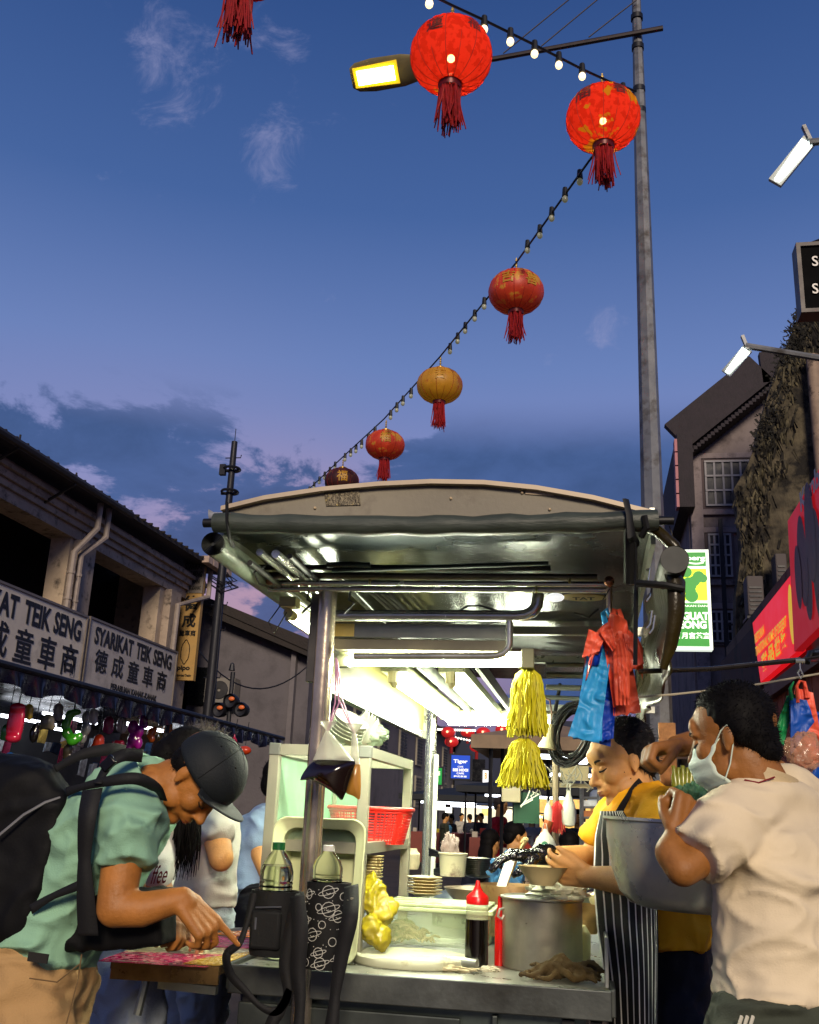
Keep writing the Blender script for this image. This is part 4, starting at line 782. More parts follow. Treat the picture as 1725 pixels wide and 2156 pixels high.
g.obj('cable_coil', mat('black_cable', '#141416', .45), tag=('coil of black cable hung on the rear right of the stall', 'cable'))
g = G(); c = A(1155, 1552, 4.0); g.lathe(c, [(.0, .05), (.014, .05), (.018, .02), (.02, -.01), (.034, -.035), (.034, -.045), (.0, -.05)], 16, V((.15, 0, 1))); ls = g.obj('lamp_holder', mat('socket_cream', '#cfc59a', .5), tag=('cream bulb holder dangling on a flex beside the yellow string bundles', 'lamp holder'))
g = G(); g.tube([c + V((.008, 0, .05)), A(1162, 1500, 4.0), A(1158, 1475, 4.0), A(1140, 1465, 4.0), A(1125, 1450, 4.0)], .004, 6); g.obj('flex', mat('flex_brown', '#6b4a35', .5), ls)
# ------------------------------------------------------------------ counter and cart body
ZC = .885
def TB(u, v): return AZ(u, v, ZC)
cxl = A(490, 2020, YF).x; cxr = A(1285, 2085, YF).x
g = G(); g.bb(cxl, cxr, YF, YB, ZC - .012, ZC); g.obj('counter_top', steel, st, smooth=False)
g = G(); g.bb(cxl - .004, cxr + .004, YF - .012, YF, ZC - .062, ZC + .008); g.bb(cxr + .001, cxr + .014, YF + .001, YB, ZC - .055, ZC + .010); g.bb(cxl - .014, cxl - .001, YF + .001, YB, ZC - .055, ZC + .010); g.obj('counter_lip', dsteel2, st, smooth=False, bevel=.003)
g = G(); g.bb(cxl + .06, cxr - .06, YF + .05, YB - .05, .25, ZC - .05); g.obj('cart_body', mat('cart_panel', '#5c6763', .35, .8, var=.35, vs=3, spots='#33322c', sp_s=3), st, smooth=False)
g = G(); g.bb(cxl + .02, cxr - .38, YF + .015, YF + .03, .35, ZC - .085); g.bb(cxl + .70, cxl + .715, YF + .004, YF + .03, .35, ZC - .07); g.obj('drawer_front', mat('drawer_dull', '#4a504e', .4, .7, var=.3, vs=5), st, smooth=False, bevel=.004)
for x in (cxl + .03, cxr - .05, cxr - .12):
    g = G(); g.bb(x, x + .03, YF + .02, YF + .045, 0, ZC - .07); g.obj('leg', blk, st, smooth=False)
for x in (cxl + .1, cxr - .1):
    for y in (YF + .4, YB - .3):
        g = G(); g.lathe((x, y, .15), [(.09, -.02), (.15, -.02), (.15, .02), (.09, .02)], 20, V((1, 0, 0))); g.obj('wheel', blk, st)
g = G(); g.bb(cxr - .012, cxr - .002, YF + .02, YF + .035, ZC + .01, ZC + .13); g.bb(cxr - .012, cxr - .002, YF + .035, YB, ZC + .118, ZC + .13); g.obj('side_rail', steel, st, smooth=False, bevel=.002)
g = G(); g.bb(cxr - .008, cxr - .005, YF + .04, YB - .02, ZC + .012, ZC + .116); g.obj('side_glass', mat('greasy_glass', '#b8c8a0', .2, alpha=.35, var=.2), st, smooth=False)
# ------------------------------------------------------------------ things on the counter
glass = mat('clear_plastic', '#e8f0e0', .08, trans=.0, alpha=.22, var=0, spec=1.0)
hazy = mat('hazy_green_plastic', '#c8e0a8', .3, alpha=.34, var=.08)
def s_at(v): return PX(TB(1000, v).y, 2000)
# cutting board
c = AZ(858, 2020, ZC + .02); g = G(); g.lathe((c.x, c.y + .06, ZC + .001), [(0, 0), (.165, 0), (.17, .006), (.17, .022), (.165, .027), (0, .027)], 40, sx=1., sy=.8); g.obj('cutting_board', mat('white_board_plastic', '#d4d8b8', .5, spots='#b4b288', sp_s=12), tag=('round white plastic cutting board under the food container', 'cutting board'))
# food container
y0 = TB(793, 2014).y + .035; a = A(793, 2014, y0); b = A(1043, 1900, y0); zb = ZC + .031; zt_ = A(793, 1900, y0).z; x0, x1_ = a.x, A(1034, 1950, y0).x; dY = .26
t = T('food_container', 'large hazy green lidded plastic box holding pale shredded food', 'food container', ((x0 + x1_) / 2, y0 + .1, zb))
g = G(); def_ = .012
for (p, q) in (((x0 + def_, y0 + def_, x1_ - def_, y0 + dY), None),): pass
bot = [(x0 + .012, y0 + .01), (x1_ - .012, y0 + .01), (x1_ - .012, y0 + dY - .01), (x0 + .012, y0 + dY - .01)]; tp = [(x0, y0), (x1_, y0), (x1_, y0 + dY), (x0, y0 + dY)]
g.add([(x, y, zb) for x, y in bot] + [(x, y, zt_ - .02) for x, y in tp], [(0, 3, 2, 1), (0, 1, 5, 4), (1, 2, 6, 5), (2, 3, 7, 6), (3, 0, 4, 7)]); g.obj('box', hazy, t, smooth=False, bevel=.01)
g = G(); g.bb(x0 - .006, x1_ + .006, y0 - .006, y0 + dY + .006, zt_ - .02, zt_ - .008); g.bb(x0 + .01, x1_ - .01, y0 + .01, y0 + dY - .01, zt_ - .008, zt_ + .002); g.obj('lid', mat('lid_plastic', '#c9d8a4', .3, alpha=.8, var=.06), t, smooth=False, bevel=.003)
g = G()
for k in range(150):
    p = V((x0 + .03 + abs(random.gauss(0, .055)), y0 + .03 + random.random() * .14, zb + .006)); hgt = max(.005, .06 - abs(p.x - x0 - .06) * .6); p.z += random.random() * hgt
    d = V((random.uniform(-1, 1), random.uniform(-1, 1), random.uniform(-.3, .3))) * .018; g.tube([p - d, p + V((0, 0, .006)), p + d], .0035, 5)
g.obj('shredded_food', mat('pale_food', '#d8c49a', .6, var=.25), t)
# sauce bottle
c = TB(1003, 2041); k_ = PX(c.y, 1950)
t = T('sauce_bottle', 'squeeze bottle of dark sauce with a pointed red cap', 'bottle', tuple(c)); r = 24 * k_; H = 172 * k_
g = G(); g.lathe(c, [(0, 0), (r * .97, 0), (r, .006), (r, H * .5), (r * .97, H * .74)], 28); g.obj('bottle_body', mat('bottle_plastic', '#c8c8a0', .15, alpha=.35, var=0), t)
g = G(); g.lathe(c + V((0, 0, .001)), [(0, 0), (r * 1.006, 0), (r * 1.006, H * .555), (0, H * .555)], 28); g.obj('sauce', mat('dark_sauce', '#0a0504', .1, var=0, spec=.8), t)
g = G(); g.lathe(c, [(r * .98, H * .73), (r * .98, H * .81), (r * .9, H * .825), (r * .5, H * .87), (r * .25, H * .93), (r * .16, H * 1.0), (0, H * 1.0)], 24); g.obj('cap', mat('red_cap', '#c01010', .3, var=.05), t)
# stock pot
c = TB(1139, 2046); c = V((c.x, c.y + .075, ZC)); k_ = PX(c.y, 1950); r = 82 * k_; H = 130 * k_
t = T('stock_pot', 'shiny stainless stock pot with a crumpled plastic bag on its lid', 'pot', tuple(c))
g = G(); g.lathe(c, [(0, .001), (r * .97, .001), (r, .008), (r, H), (r * 1.06, H + .004), (r * 1.06, H + .008), (r * .985, H + .008), (r * .985, H * .5), (0, H * .5)], 48); g.obj('pot_body', mat('brushed_pot', '#b0ac9a', .34, .6, var=.25, vs=8, bump=.0006, bs=14, bstretch=(30, 30, .5)), t)
g = G(); g.lathe(c + V((0, 0, H + .006)), [(r * 1.02, 0), (r * .98, .004), (r * .9, -.002), (r * .3, .006), (0, .008)], 40); g.obj('lid', steel, t)
g = G(); h_ = c + V((-r * .93, -r * .42, H - .025)); g.tube([h_, h_ + V((-.012, -.012, -.004)), h_ + V((-.016, -.014, -.022)), h_ + V((-.006, -.006, -.03)), h_ + V((.0, -.0, -.02))], .0035, 6); g.obj('handle', steel, t)
def crumple(name, c, rx, ry, rz, m, tag=None, parent=None, amp=.25, fq=3., n=40, seedo=0, flat=None):
    g = G(); c = V(c); m2 = n // 2
    pts = []
    for i in range(m2 + 1):
        for j in range(n):
            ph = math.pi * i / m2; th = 2 * math.pi * j / n; d = V((math.sin(ph) * math.cos(th), math.sin(ph) * math.sin(th), math.cos(ph)))
            q = d * fq + V((seedo, seedo * .7, 0)); f = 1 + amp * (mnoise.noise(q) + .6 * abs(mnoise.noise(q * 2.3)) - .2 + .35 * mnoise.noise(q * 5))
            z = d.z * rz * f
            if flat is not None: z = max(z, -rz * flat)
            pts.append(c + V((d.x * rx * f, d.y * ry * f, z)))
    g.add(pts, [(i * n + j, (i + 1) * n + j, (i + 1) * n + (j + 1) % n, i * n + (j + 1) % n) for i in range(m2) for j in range(n)])
    return g.obj(name, m, parent, tag=tag, angle=60)
plasw = mat('white_thin_plastic', '#dcdcc0', .25, alpha=.75, var=.1, bump=.004, bs=30)
cc = c + V((.045, .02, H + .022)); crumple('plastic_bag', cc, r * .75, r * .6, .036, plasw, ('crumpled clear white bag lying on the stock pot lid', 'plastic bag'), amp=.5, fq=4)
# stack of beige bowls behind the pot
c = TB(1240, 1992); k_ = PX(c.y); 
for k in range(4):
    p = c + V((.004, 0, .04 + k * .024)); g = G(); g.lathe(p, [(.02, .001), (.024, 0), (.034, .02), (.045, .045), (.042, .045), (.03, .018), (0, .006)], 24); g.obj('bowl', mat('orange_beige_plastic', '#cfa668', .4), tag=('one of four nested tan bowls stacked behind the stock pot', 'bowl', 'tan bowls stacked behind the stock pot'))
g = G(); p = TB(1225, 2035); g.lathe(p + V((0, .1, 0)), [(0, 0), (.026, 0), (.028, .05), (.028, .08), (.012, .105), (0, .105)], 20); g.obj('squat_jar', mat('cream_jar', '#d8d2a0', .4), tag=('squat cream plastic jar right of the stock pot', 'jar'))
crumple('cabbage', TB(1266, 1985) + V((0, 0, .1)), .035, .05, .018, mat('pale_green_veg', '#b5c060', .5, var=.3), ('pale green cabbage leaves on the right counter edge', 'vegetable'), amp=.5, seedo=4)
# brown cloth
clothm = mat('brown_cloth', '#4a3a1c', .95, var=.35, vs=12, bump=.003, bs=120)
p0 = TB(1188, 2068)
g = G()
for k in range(9):
    y_ = p0.y - .035 + k * .009 + random.uniform(-.004, .004); x0 = p0.x - .12 + random.uniform(0, .05); x1_ = p0.x + .115 - random.uniform(0, .03); ph = random.random() * 6; n_ = 16
    g.tube([(x0 + (x1_ - x0) * i / n_, y_ + .010 * math.sin(i * .9 + ph), ZC + .010 + (.024 + .014 * math.sin(k * 2.3)) * max(0, math.sin(math.pi * i / n_)) * (.55 + .45 * math.sin(i * .8 + ph)) + .003 * k) for i in range(n_ + 1)], [.005 + .004 * math.sin(math.pi * i / n_) for i in range(n_ + 1)], 8)
g_ = G(); g_.v = g.v; g_.f = g.f; CLOTH_G = g_
# cleaver with a steel tube handle
a = AZ(1005, 2030, ZC + .02); b = AZ(935, 2022, ZC + .02); g = G(); g.tube([a, b], [.0135, .012], 14); g.lathe(a, [(.0135, 0), (.0115, .001), (.0115, -.01)], 12, (a - b).normalized())
kn = g.obj('handle', steel); kn.name = 'cleaver'; kn['label'] = 'cleaver with a steel tube handle lying by the sauce bottle'; kn['category'] = 'knife'; BASE['cleaver'] = BASE['handle'] if 'handle' in BASE else kn.location
BASE[kn.name] = V(kn.location)
g = G(); d = (b - a).normalized(); q = b + d * .0; g.poly([q + V((0, -.012, -.004)), q + d * .12 + V((0, -.02, -.008)), q + d * .12 + V((0, .05, -.006)), q + V((0, .03, -.004))], (0, 0, .002)); g.obj('blade', dsteel, kn, smooth=False)
crumple('kitchen_rag', TB(930, 2046) + V((0, .01, .008)), .09, .014, .009, mat('cream_rag', '#c9bf98', .9, var=.2), ('long cream rag lying along the front of the counter', 'rag'), amp=.5, fq=5)
crumple('paper_scrap', TB(1030, 2046) + V((0, .0, .006)), .03, .014, .008, mat('paper_white', '#d9d5b8', .8), ('folded pale paper scrap before the sauce bottle', 'paper'), amp=.6, fq=5, seedo=3)
# aluminium lid dome behind the container
c = TB(1010, 1960); c = V((A(1018, 1905, c.y).x, TB(1010, 1960).y + .05, ZC)); 
yl_ = c.y + .12; a = A(905, 1898, yl_); b = A(1128, 1898, yl_); r = (b.x - a.x) / 2; c = V(((a.x + b.x) / 2, yl_ + .0, a.z))
g = G(); g.lathe(c, [(r, -.004), (r * .99, .004), (r * .85, .034), (r * .6, .058), (r * .3, .072), (0, .076)], 48, sy=.9); t = g.obj('pot_lid', mat('aluminium_lid', '#a8b0ac', .35, .9, var=.2, vs=10, bump=.002, bs=25), tag=('wide domed aluminium lid behind the food container', 'pot lid'))
g = G(); g.lathe((c.x, c.y, ZC), [(0, 0), (r * .93, 0), (r * .95, c.z - ZC - .006)], 40, sy=.9); g.obj('soup_pan', steel, tag=('steel pan under the wide domed lid', 'pan'))
# big stained pot with ladle
yb_ = 3.75; a = A(1008, 1862, yb_); b = A(1146, 1868, yb_); r = (b.x - a.x) / 2 + .0; c = V(((a.x + b.x) / 2, yb_ + .0, a.z))
rustp = mat('stained_pot', '#8a6a42', .5, .3, var=.3, vs=7, spots='#4a2410', sp_s=9, sp_t=(.5, .62))
g = G(); g.lathe(c, [(r * .96, -.16), (r, -.06), (r * 1.02, 0), (r * 1.0, .004), (r * .95, -.005), (r * .92, -.09), (0, -.1)], 44); t = g.obj('broth_pot', rustp, tag=('big pot stained reddish brown with a steel ladle standing in it', 'pot'))
g = G(); a = A(1052, 1878, 3.66); b = A(1082, 1790, 3.7); g.bar(a, b, .032, .004, V((0, 1, 0))); q = (b - a).normalized(); g.lathe(b, [(.016, -.002), (.016, .002)], 14, V((0, 1, 0))); g.obj('spatula', steel, tag=('flat steel spatula handle rising out of the stained pot', 'spatula'), smooth=False, bevel=.001)
g = G(); a = A(1066, 1860, 3.72); b = A(1105, 1770, 3.72); g.tube([a, b], [.006, .006], 8); g.ell(b, (.016, .005, .01), Matrix.Rotation(-.6, 3, 'Y')); g.obj('ladle', mat('pale_wood', '#c9b07a', .5), tag=('pale wooden ladle leaning across the stained pot', 'ladle'))
a = A(968, 1868, 4.0); g = G(); g.lathe(A(1005, 1872, 4.0), [(.02, -.1), (.10, -.03), (.125, .0), (.127, .003), (.12, .002), (.09, -.03), (0, -.05)], 32); g.obj('wok', mat('rusty_wok', '#6a5a4a', .4, .7, spots='#5a2a14', sp_s=6), tag=('old wok with a rusty rim behind the domed lid', 'wok'))
# plate stacks
platem = mat('cream_melamine', '#cfc08a', .35, var=.06)
def plates(u, v0, v1, Y, rpx, n, label, grp):
    c = A(u, v1, Y); k_ = PX(Y); r = rpx * k_; h = (v1 - v0) * k_ / n
    for k in range(n):
        g = G(); g.lathe(c + V((random.uniform(-.002, .002), 0, k * h)), [(0, .001), (r * .6, 0), (r * .65, .003), (r, .0095), (r, .0115), (r * .97, .011), (r * .64, .006), (0, .004)], 32); g.obj('plate', platem, tag=(label, 'plate', grp))
plates(894, 1850, 1886, 3.62, 36, 6, 'one of six cream plates stacked beside the cabinet', 'cream plates stacked beside the cabinet')
plates(782, 1806, 1852, 3.25, 24, 8, 'one of eight cream plates stacked low inside the cabinet', 'cream plates stacked low inside the cabinet')
g = G()
c0_ = A(1004, 1848, 4.3)
for k in range(9):
    z = c0_.z + k * .0078; x_ = c0_.x + random.uniform(-.004, .004)
    g = G(); g.lathe((x_, 4.3, z), [(.03, 0), (.055, .006), (.064, .012), (.064, .0135), (.054, .008), (0, .003)], 30); g.obj('tin_plate', mat('tin_plate', '#8d8a80', .3, 1.), tag=('one of nine steel plates stacked behind the domed lid', 'plate', 'steel plates stacked behind the domed lid'))
crumple('blue_bag', A(1066, 1845, 4.15), .065, .04, .075, mat('thin_blue_plastic', '#3a6a98', .25, var=.3, bump=.004, bs=20), ('crumpled blue plastic bag behind the ladle', 'plastic bag'), amp=.5, seedo=2)
c = A(953, 1845, 4.2); g = G(); g.lathe(c, [(0, 0), (.05, 0), (.056, .08), (.06, .082), (.06, .088), (0, .09)], 24); g.obj('tub', mat('cream_tub', '#cfc7a4', .4, spots='#5a3030', sp_s=4), tag=('round cream tub with a brown band on the rear counter', 'tub'))
cb = crumple('clear_bag', A(948, 1785, 4.2), .036, .03, .055, mat('clear_bag_pink', '#d8c0b8', .15, alpha=.4, var=.1, bump=.004, bs=30), ('small clear knotted bag standing on the cream tub', 'plastic bag'), amp=.3, seedo=6)
g = G(); 
for k in range(3): g.tube([A(905, 1788 + k * 6, 4.4), A(925, 1796 + k * 3, 4.3), A(948, 1812, 4.3), A(940, 1826 + k * 3, 4.3), A(915, 1832 + k * 4, 4.35)], .006, 6)
g.obj('power_cable', blk, tag=('thick black cables looped round the rear post foot', 'cable'))
# ------------------------------------------------------------------ aluminium cabinet
alu = mat('cabinet_aluminium', '#a9a891', .4, .35, var=.1)
yc = 3.05; X0 = A(577, 1640, yc).x; X1 = A(768, 1640, yc).x; Z1 = A(770, 1572, yc).z; Z0 = ZC; YBk = AX(857, 1700, X1).y
t = T('display_cabinet', 'aluminium framed glass display cabinet standing left on the stall counter', 'cabinet', ((X0 + X1) / 2, yc, Z0))
w = .032
for (x, y) in ((X0, yc), (X1, yc), (X1, YBk), (X0, YBk)):
    g = G(); g.box((x, y, (Z0 + Z1) / 2), (w, w, Z1 - Z0)); g.obj('post', alu, t, smooth=False, bevel=.002)
zsh = A(768, 1787, yc).z
for z in (Z1 - w / 2, zsh, Z0 + .016):
    g = G(); 
    for y in (yc, YBk): g.bb(X0 + w / 2, X1 - w / 2, y - w / 2 + .002, y + w / 2 - .002, z - w / 2, z + w / 2)
    for x in (X0, X1): g.bb(x - w / 2 + .002, x + w / 2 - .002, yc + w / 2, YBk - w / 2, z - w / 2, z + w / 2)
    g.obj('rail', alu, t, smooth=False)
g = G(); g.bb(X0 + w / 2, X1 - w / 2, yc + .002, YBk - .002, zsh - .004, zsh + .004); g.obj('shelf', mat('shelf_white', '#b8c09a', .4), t, smooth=False)
g = G(); g.bb(X0 + .0, X0 + .003, yc + w / 2, YBk - w / 2, zsh, Z1 - w); g.bb(X0 + w / 2, X0 + .14, YBk, YBk + .003, zsh, Z1 - w); g.obj('pane', mat('mint_reflection', '#a8dcb4', .2, alpha=.85, var=.2, emit='#7fd0a0', es=0.0), t, smooth=False)  # opaque mint colour paints the reflection on the glass
g = G(); g.bb(X0 + w / 2, X1 - w / 2, yc - .002, yc + .001, zsh, Z1 - w); g.obj('pane', mat('mint_glass_front', '#c4ecc8', .1, alpha=.10, var=.1), t, smooth=False)
for (x, y) in ((X0, yc), (X1, yc)):
    g = G(); g.box((x, y - .001, Z1 - w / 2), (w + .004, w + .004, w + .004)); g.obj('corner_cap', mat('corner_cap_grey', '#6f726a', .5), t, smooth=False, bevel=.003)
# red basket on the shelf
yb2 = (yc + YBk) / 2 - .02; bc = A(785, 1778, yb2); bz = zsh + .006; rw = (A(868, 1703, yb2).x - A(697, 1703, yb2).x) / 2; bcx = (A(868, 1703, yb2).x + A(697, 1703, yb2).x) / 2
redp = mat('red_plastic', '#d02418', .35, var=.06)
t = T('plastic_basket', 'red perforated plastic basket on the cabinet shelf', 'basket', (bcx, yb2, bz))
hb = A(785, 1703, yb2).z - bz
g = G(); n = 64
def bpt(a, f, r0=.80): q = rw * (r0 + (1 - r0) * f); return V((bcx + q * math.copysign(abs(math.cos(a)) ** .6, math.cos(a)), yb2 + q * .62 * math.copysign(abs(math.sin(a)) ** .6, math.sin(a)), bz + hb * f))
for k in range(n):
    a = k / n * 6.283; g.bar(bpt(a, 0), bpt(a, .9), .003 if k % 8 else .008, .002, V((math.cos(a), math.sin(a), 0)))
for f in (.08, .16, .24, .32, .40, .48, .56, .64, .72, .8): g.tube([bpt(k / 48 * 6.283, f) for k in range(49)], .0018, 4, cap=False)
g.obj('lattice', redp, t, smooth=False)
g = G(); g.tube([bpt(k / 48 * 6.283, 1.0) for k in range(49)], .007, 8, cap=False); g.tube([bpt(k / 48 * 6.283, .9) for k in range(49)], .004, 6, cap=False); g.add([bpt(k / 48 * 6.283, f) for f in (.88, 1.0) for k in range(48)], [(k, (k + 1) % 48, 48 + (k + 1) % 48, 48 + k) for k in range(48)]); g.add([bpt(k / 48 * 6.283, .01) for k in range(48)], [tuple(range(48))]); g.obj('rim', redp, t)
# foam bowl packs on top of the cabinet
foam = mat('foam_white', '#dfe3cc', .6, var=.04)
for i, (u, v, Y, tilt, lb) in enumerate(((722, 1562, 3.2, .5, 'left'), (778, 1560, 3.3, -.9, 'right'))):
    c = A(u, v, Y); t = T('foam_bowl_pack', ('stack of foam bowls in clear plastic, the left pack on the cabinet' if i == 0 else 'stack of fluted foam bowls lying tilted with leaves of green wrap, right on the cabinet'), 'bowl pack', (c.x, c.y, Z1), 'bowl packs on the cabinet')
    ax_ = V((math.sin(tilt), -.3, math.cos(tilt))).normalized()
    for k in range(5):
        g = G(); g.lathe(c + ax_ * (k * .012 - .02) + V((0, 0, .018)), [(.025, 0), (.05, .02 + .004 * (k % 2)), (.062, .036), (.060, .036), (.04, .014), (0, .004)], 18, ax_)
        g.obj('bowl', foam, t)
    crumple('wrapping', c + V((0, 0, .02)), .062, .05, .036, mat('wrap_green_clear', '#cfe8c0', .2, alpha=.45, bump=.004, bs=40, var=.15), None, t, amp=.35, seedo=i * 3)
# tub leaning on its side
tubm = mat('pale_tub_plastic', '#ccd2a2', .35, var=.05, sss=0)
yt = 2.96; 
def rr(x0, x1, z0, z1, r, n=6):
    out = []
    for cx, cz, a0 in ((x1 - r, z1 - r, 0), (x0 + r, z1 - r, 90), (x0 + r, z0 + r, 180), (x1 - r, z0 + r, 270)):
        for k in range(n + 1): a = R(a0 + 90 * k / n); out.append((cx + r * math.cos(a), cz + r * math.sin(a)))
    return out
a = A(548, 1990, yt); b = A(765, 1727, yt); tx0, tx1, tz0, tz1 = a.x - .0, b.x, ZC + .002, b.z
g = G(); rings = [(0, 0, .035), (.004, 0.004, .035), (.008, .012, .03), (.016, .028, .028), (.10, .035, .03)]
prs = []
for (d_, ins, rad) in rings: prs.append([(x, yt + d_ + (z - tz0) * .12, z) for x, z in rr(tx0 + ins, tx1 - ins, tz0 + ins, tz1 - ins, .04)])
m = len(prs[0]); vs = [p for pr_ in prs for p in pr_]; g.add(vs, [(i * m + k, i * m + (k + 1) % m, (i + 1) * m + (k + 1) % m, (i + 1) * m + k) for i in range(len(prs) - 1) for k in range(m)] + [tuple((len(prs) - 1) * m + k for k in range(m))])
g.obj('storage_tub', tubm, tag=('pale green rectangular tub propped upright behind the two bottles', 'tub'), solid=.003)
# two water bottles in black carriers
def bottle(u, v0, v1, Y, rpx, capm, label, level):
    c = A(u, v1, Y); k_ = PX(Y, 1830); r = rpx * k_; H = (v1 - v0) * k_; c = c - V((0, 0, H * .7)); Hb = H * 1.7
    t = T('water_bottle', label, 'bottle', tuple(c), 'water bottles in carriers')
    g = G(); pr = [(0, 0), (r * .9, 0), (r, .01), (r, Hb * .35)]
    for k in range(4): z = Hb * (.38 + .05 * k); pr += [(r, z), (r * .96, z + Hb * .02), (r, z + Hb * .04)]
    pr += [(r * .99, Hb * .66), (r * .85, Hb * .76), (r * .55, Hb * .85), (r * .34, Hb * .9), (r * .32, Hb * .93)]
    g.lathe(c, pr, 28); g.obj('bottle_body', mat('pet_plastic', '#f0f6ea', .04, trans=1., ior=1.12, var=0), t)
    g = G(); g.lathe(c, [(0, .002)] + [(a * .96, b) for a, b in pr[1:] if b < Hb * level] + [(r * .8, Hb * level), (0, Hb * level)], 28); g.obj('water', mat('water', '#f0f6ea', .02, trans=1., ior=1.2, var=0), t)
    g = G(); g.lathe(c, [(r * .38, Hb * .91), (r * .38, Hb * .995), (r * .3, Hb), (0, Hb)], 20); g.obj('cap', capm, t); return c, r, Hb
bottle(580, 1777, 1880, 2.62, 36, mat('green_cap', '#0f5a2c', .4), 'water bottle with a green cap standing in the plain black carrier', .72)
bottle(688, 1783, 1862, 2.62, 33, mat('white_cap', '#d8d8cc', .4), 'water bottle with a white cap in the patterned black carrier', .5)
neo = mat('black_neoprene', '#0a0b0d', .8, var=.3, bump=.001, bs=90)
Yc_ = 2.62
def carrier(u0, u1, v0, v1, label, pattern):
    a = A(u0, v0, Yc_); b = A(u1, v0, Yc_); c = A((u0 + u1) / 2, v1, Yc_); cx = (a.x + b.x) / 2; rw = (b.x - a.x) / 2; zb, zt_ = c.z, a.z
    t = T('bottle_carrier', label, 'bottle carrier', (cx, Yc_, zb), 'black bottle carriers')
    g = G(); g.lathe((cx, Yc_, zb), [(0, 0), (rw * .88, 0), (rw * .93, .01), (rw * .96, (zt_ - zb) * .5), (rw, zt_ - zb), (rw * .9, zt_ - zb), (rw * .86, .02), (0, .01)], 32, sy=.85, cap=False); g.obj('sleeve', neo, t); return t, cx, rw, zb, zt_
t, cx, rw, zb, zt_ = carrier(532, 632, 1872, 2012, 'plain black carrier hanging at the stall corner with a zip pocket', False)
g = G(); g.box((cx - .004, Yc_ - rw * .82, zb + (zt_ - zb) * .42), (rw * 1.25, .02, (zt_ - zb) * .6)); g.obj('pocket', neo, t, smooth=True, bevel=.008)
g = G(); g.tube([(cx - rw * .5, Yc_ - rw * .95, zb + (zt_ - zb) * .75), (cx + rw * .55, Yc_ - rw * .95, zb + (zt_ - zb) * .78)], .002, 5); g.tube([(cx - rw * .45, Yc_ - rw * .97, zb + (zt_ - zb) * .6), (cx - rw * .45, Yc_ - rw * .97, zb + (zt_ - zb) * .42)], .003, 5); g.obj('zip', mat('zip_grey', '#6a6d74', .4, .5), t)
def strap(pts, w, parent, name='strap'):
    pts = [V(p) for p in pts]
    # smooth with catmull-rom
    out = []
    for i in range(len(pts) - 1):
        p0, p1, p2, p3 = pts[max(i - 1, 0)], pts[i], pts[i + 1], pts[min(i + 2, len(pts) - 1)]
        for k in range(8):
            s = k / 8; out.append(.5 * ((2 * p1) + (p2 - p0) * s + (2 * p0 - 5 * p1 + 4 * p2 - p3) * s * s + (3 * p1 - p0 - 3 * p2 + p3) * s ** 3))
    out.append(pts[-1]); g = G(); vs = []
    for i, p in enumerate(out):
        d = (out[min(i + 1, len(out) - 1)] - out[max(i - 1, 0)]).normalized(); s = d.cross(V((0, -1, 0)))
        if s.length < .01: s = V((1, 0, 0))
        s.normalize(); ww = w * (.6 + .4 * abs(math.sin(i * .09 + w * 99)))
        vs += [p - s * ww / 2, p + s * ww / 2]
    g.add(vs, [(2 * i, 2 * i + 1, 2 * i + 3, 2 * i + 2) for i in range(len(out) - 1)]); return g.obj(name, mat('webbing', '#0e0e10', .75, var=.3, bump=.001, bs=150), parent, solid=.0025, angle=70)
def Ps(u, v, Y=2.53): return A(u, v, Y)
strap([Ps(632, 1880, 2.58), Ps(622, 1905), Ps(612, 1960), Ps(600, 2030), Ps(606, 2090), Ps(590, 2130), Ps(575, 2150), Ps(560, 2200)], .032, t)
strap([Ps(626, 1885), Ps(632, 1960, 2.5), Ps(628, 2040, 2.5), Ps(632, 2110, 2.5), Ps(625, 2220, 2.5)], .04, t)
strap([Ps(535, 1880, 2.58), Ps(522, 1935, 2.57), Ps(505, 1985, 2.56), Ps(478, 2010, 2.56), Ps(485, 2050), Ps(515, 2085), Ps(550, 2120), Ps(585, 2128), Ps(612, 2085)], .022, t)
t, cx, rw, zb, zt_ = carrier(648, 740, 1855, 2040, 'black carrier printed with white planets and astronauts hanging on the post', True)
g = G()
prnt = mat('white_print', '#c9c9c0', .6, var=0)
def oncyl(az, z): return V((cx + math.sin(az) * rw * 1.012, Yc_ - math.cos(az) * rw * .85 * 1.03, z))
hh = zt_ - zb
random.seed(21)
for k in range(70):
    az = random.uniform(-1.35, 1.35); z = zb + hh * random.uniform(.05, .93); g.tube([oncyl(az, z), oncyl(az + .03, z)], .0011, 4)
for (az, f, r) in ((-.8, .86, .012), (.2, .9, .015), (-.2, .72, .008), (.7, .62, .014), (-.9, .55, .012), (0, .52, .009), (-.45, .4, .015), (.5, .33, .010), (-.1, .2, .012), (.8, .15, .012), (-.9, .18, .01), (.9, .85, .009), (.25, .70, .017), (.0, .08, .014), (-.7, .08, .009)):
    z = zb + hh * f; g.tube([oncyl(az + r / rw * math.cos(i / 12 * 6.283), z + r * math.sin(i / 12 * 6.283)) for i in range(13)], .0009, 4, cap=False)
    if r > .011: g.tube([oncyl(az + r * 1.7 / rw * math.cos(i / 12 * 6.283), z + r * .4 * math.sin(i / 12 * 6.283) + r * .5 * math.cos(i / 12 * 6.283)) for i in range(13)], .0008, 4, cap=False); g.tube([oncyl(az - .1, z - .002), oncyl(az, z - .005), oncyl(az + .1, z - .002)], .0008, 4)
g.obj('planet_print', prnt, t)
g = G(); p = Ps(742, 1890); g.tube([p, Ps(738, 1915), Ps(742, 1940), Ps(733, 1945), Ps(730, 1920), Ps(734, 1895)], .004, 6); g.obj('carabiner', mat('clip_white', '#c9c4a8', .3, .4), t)
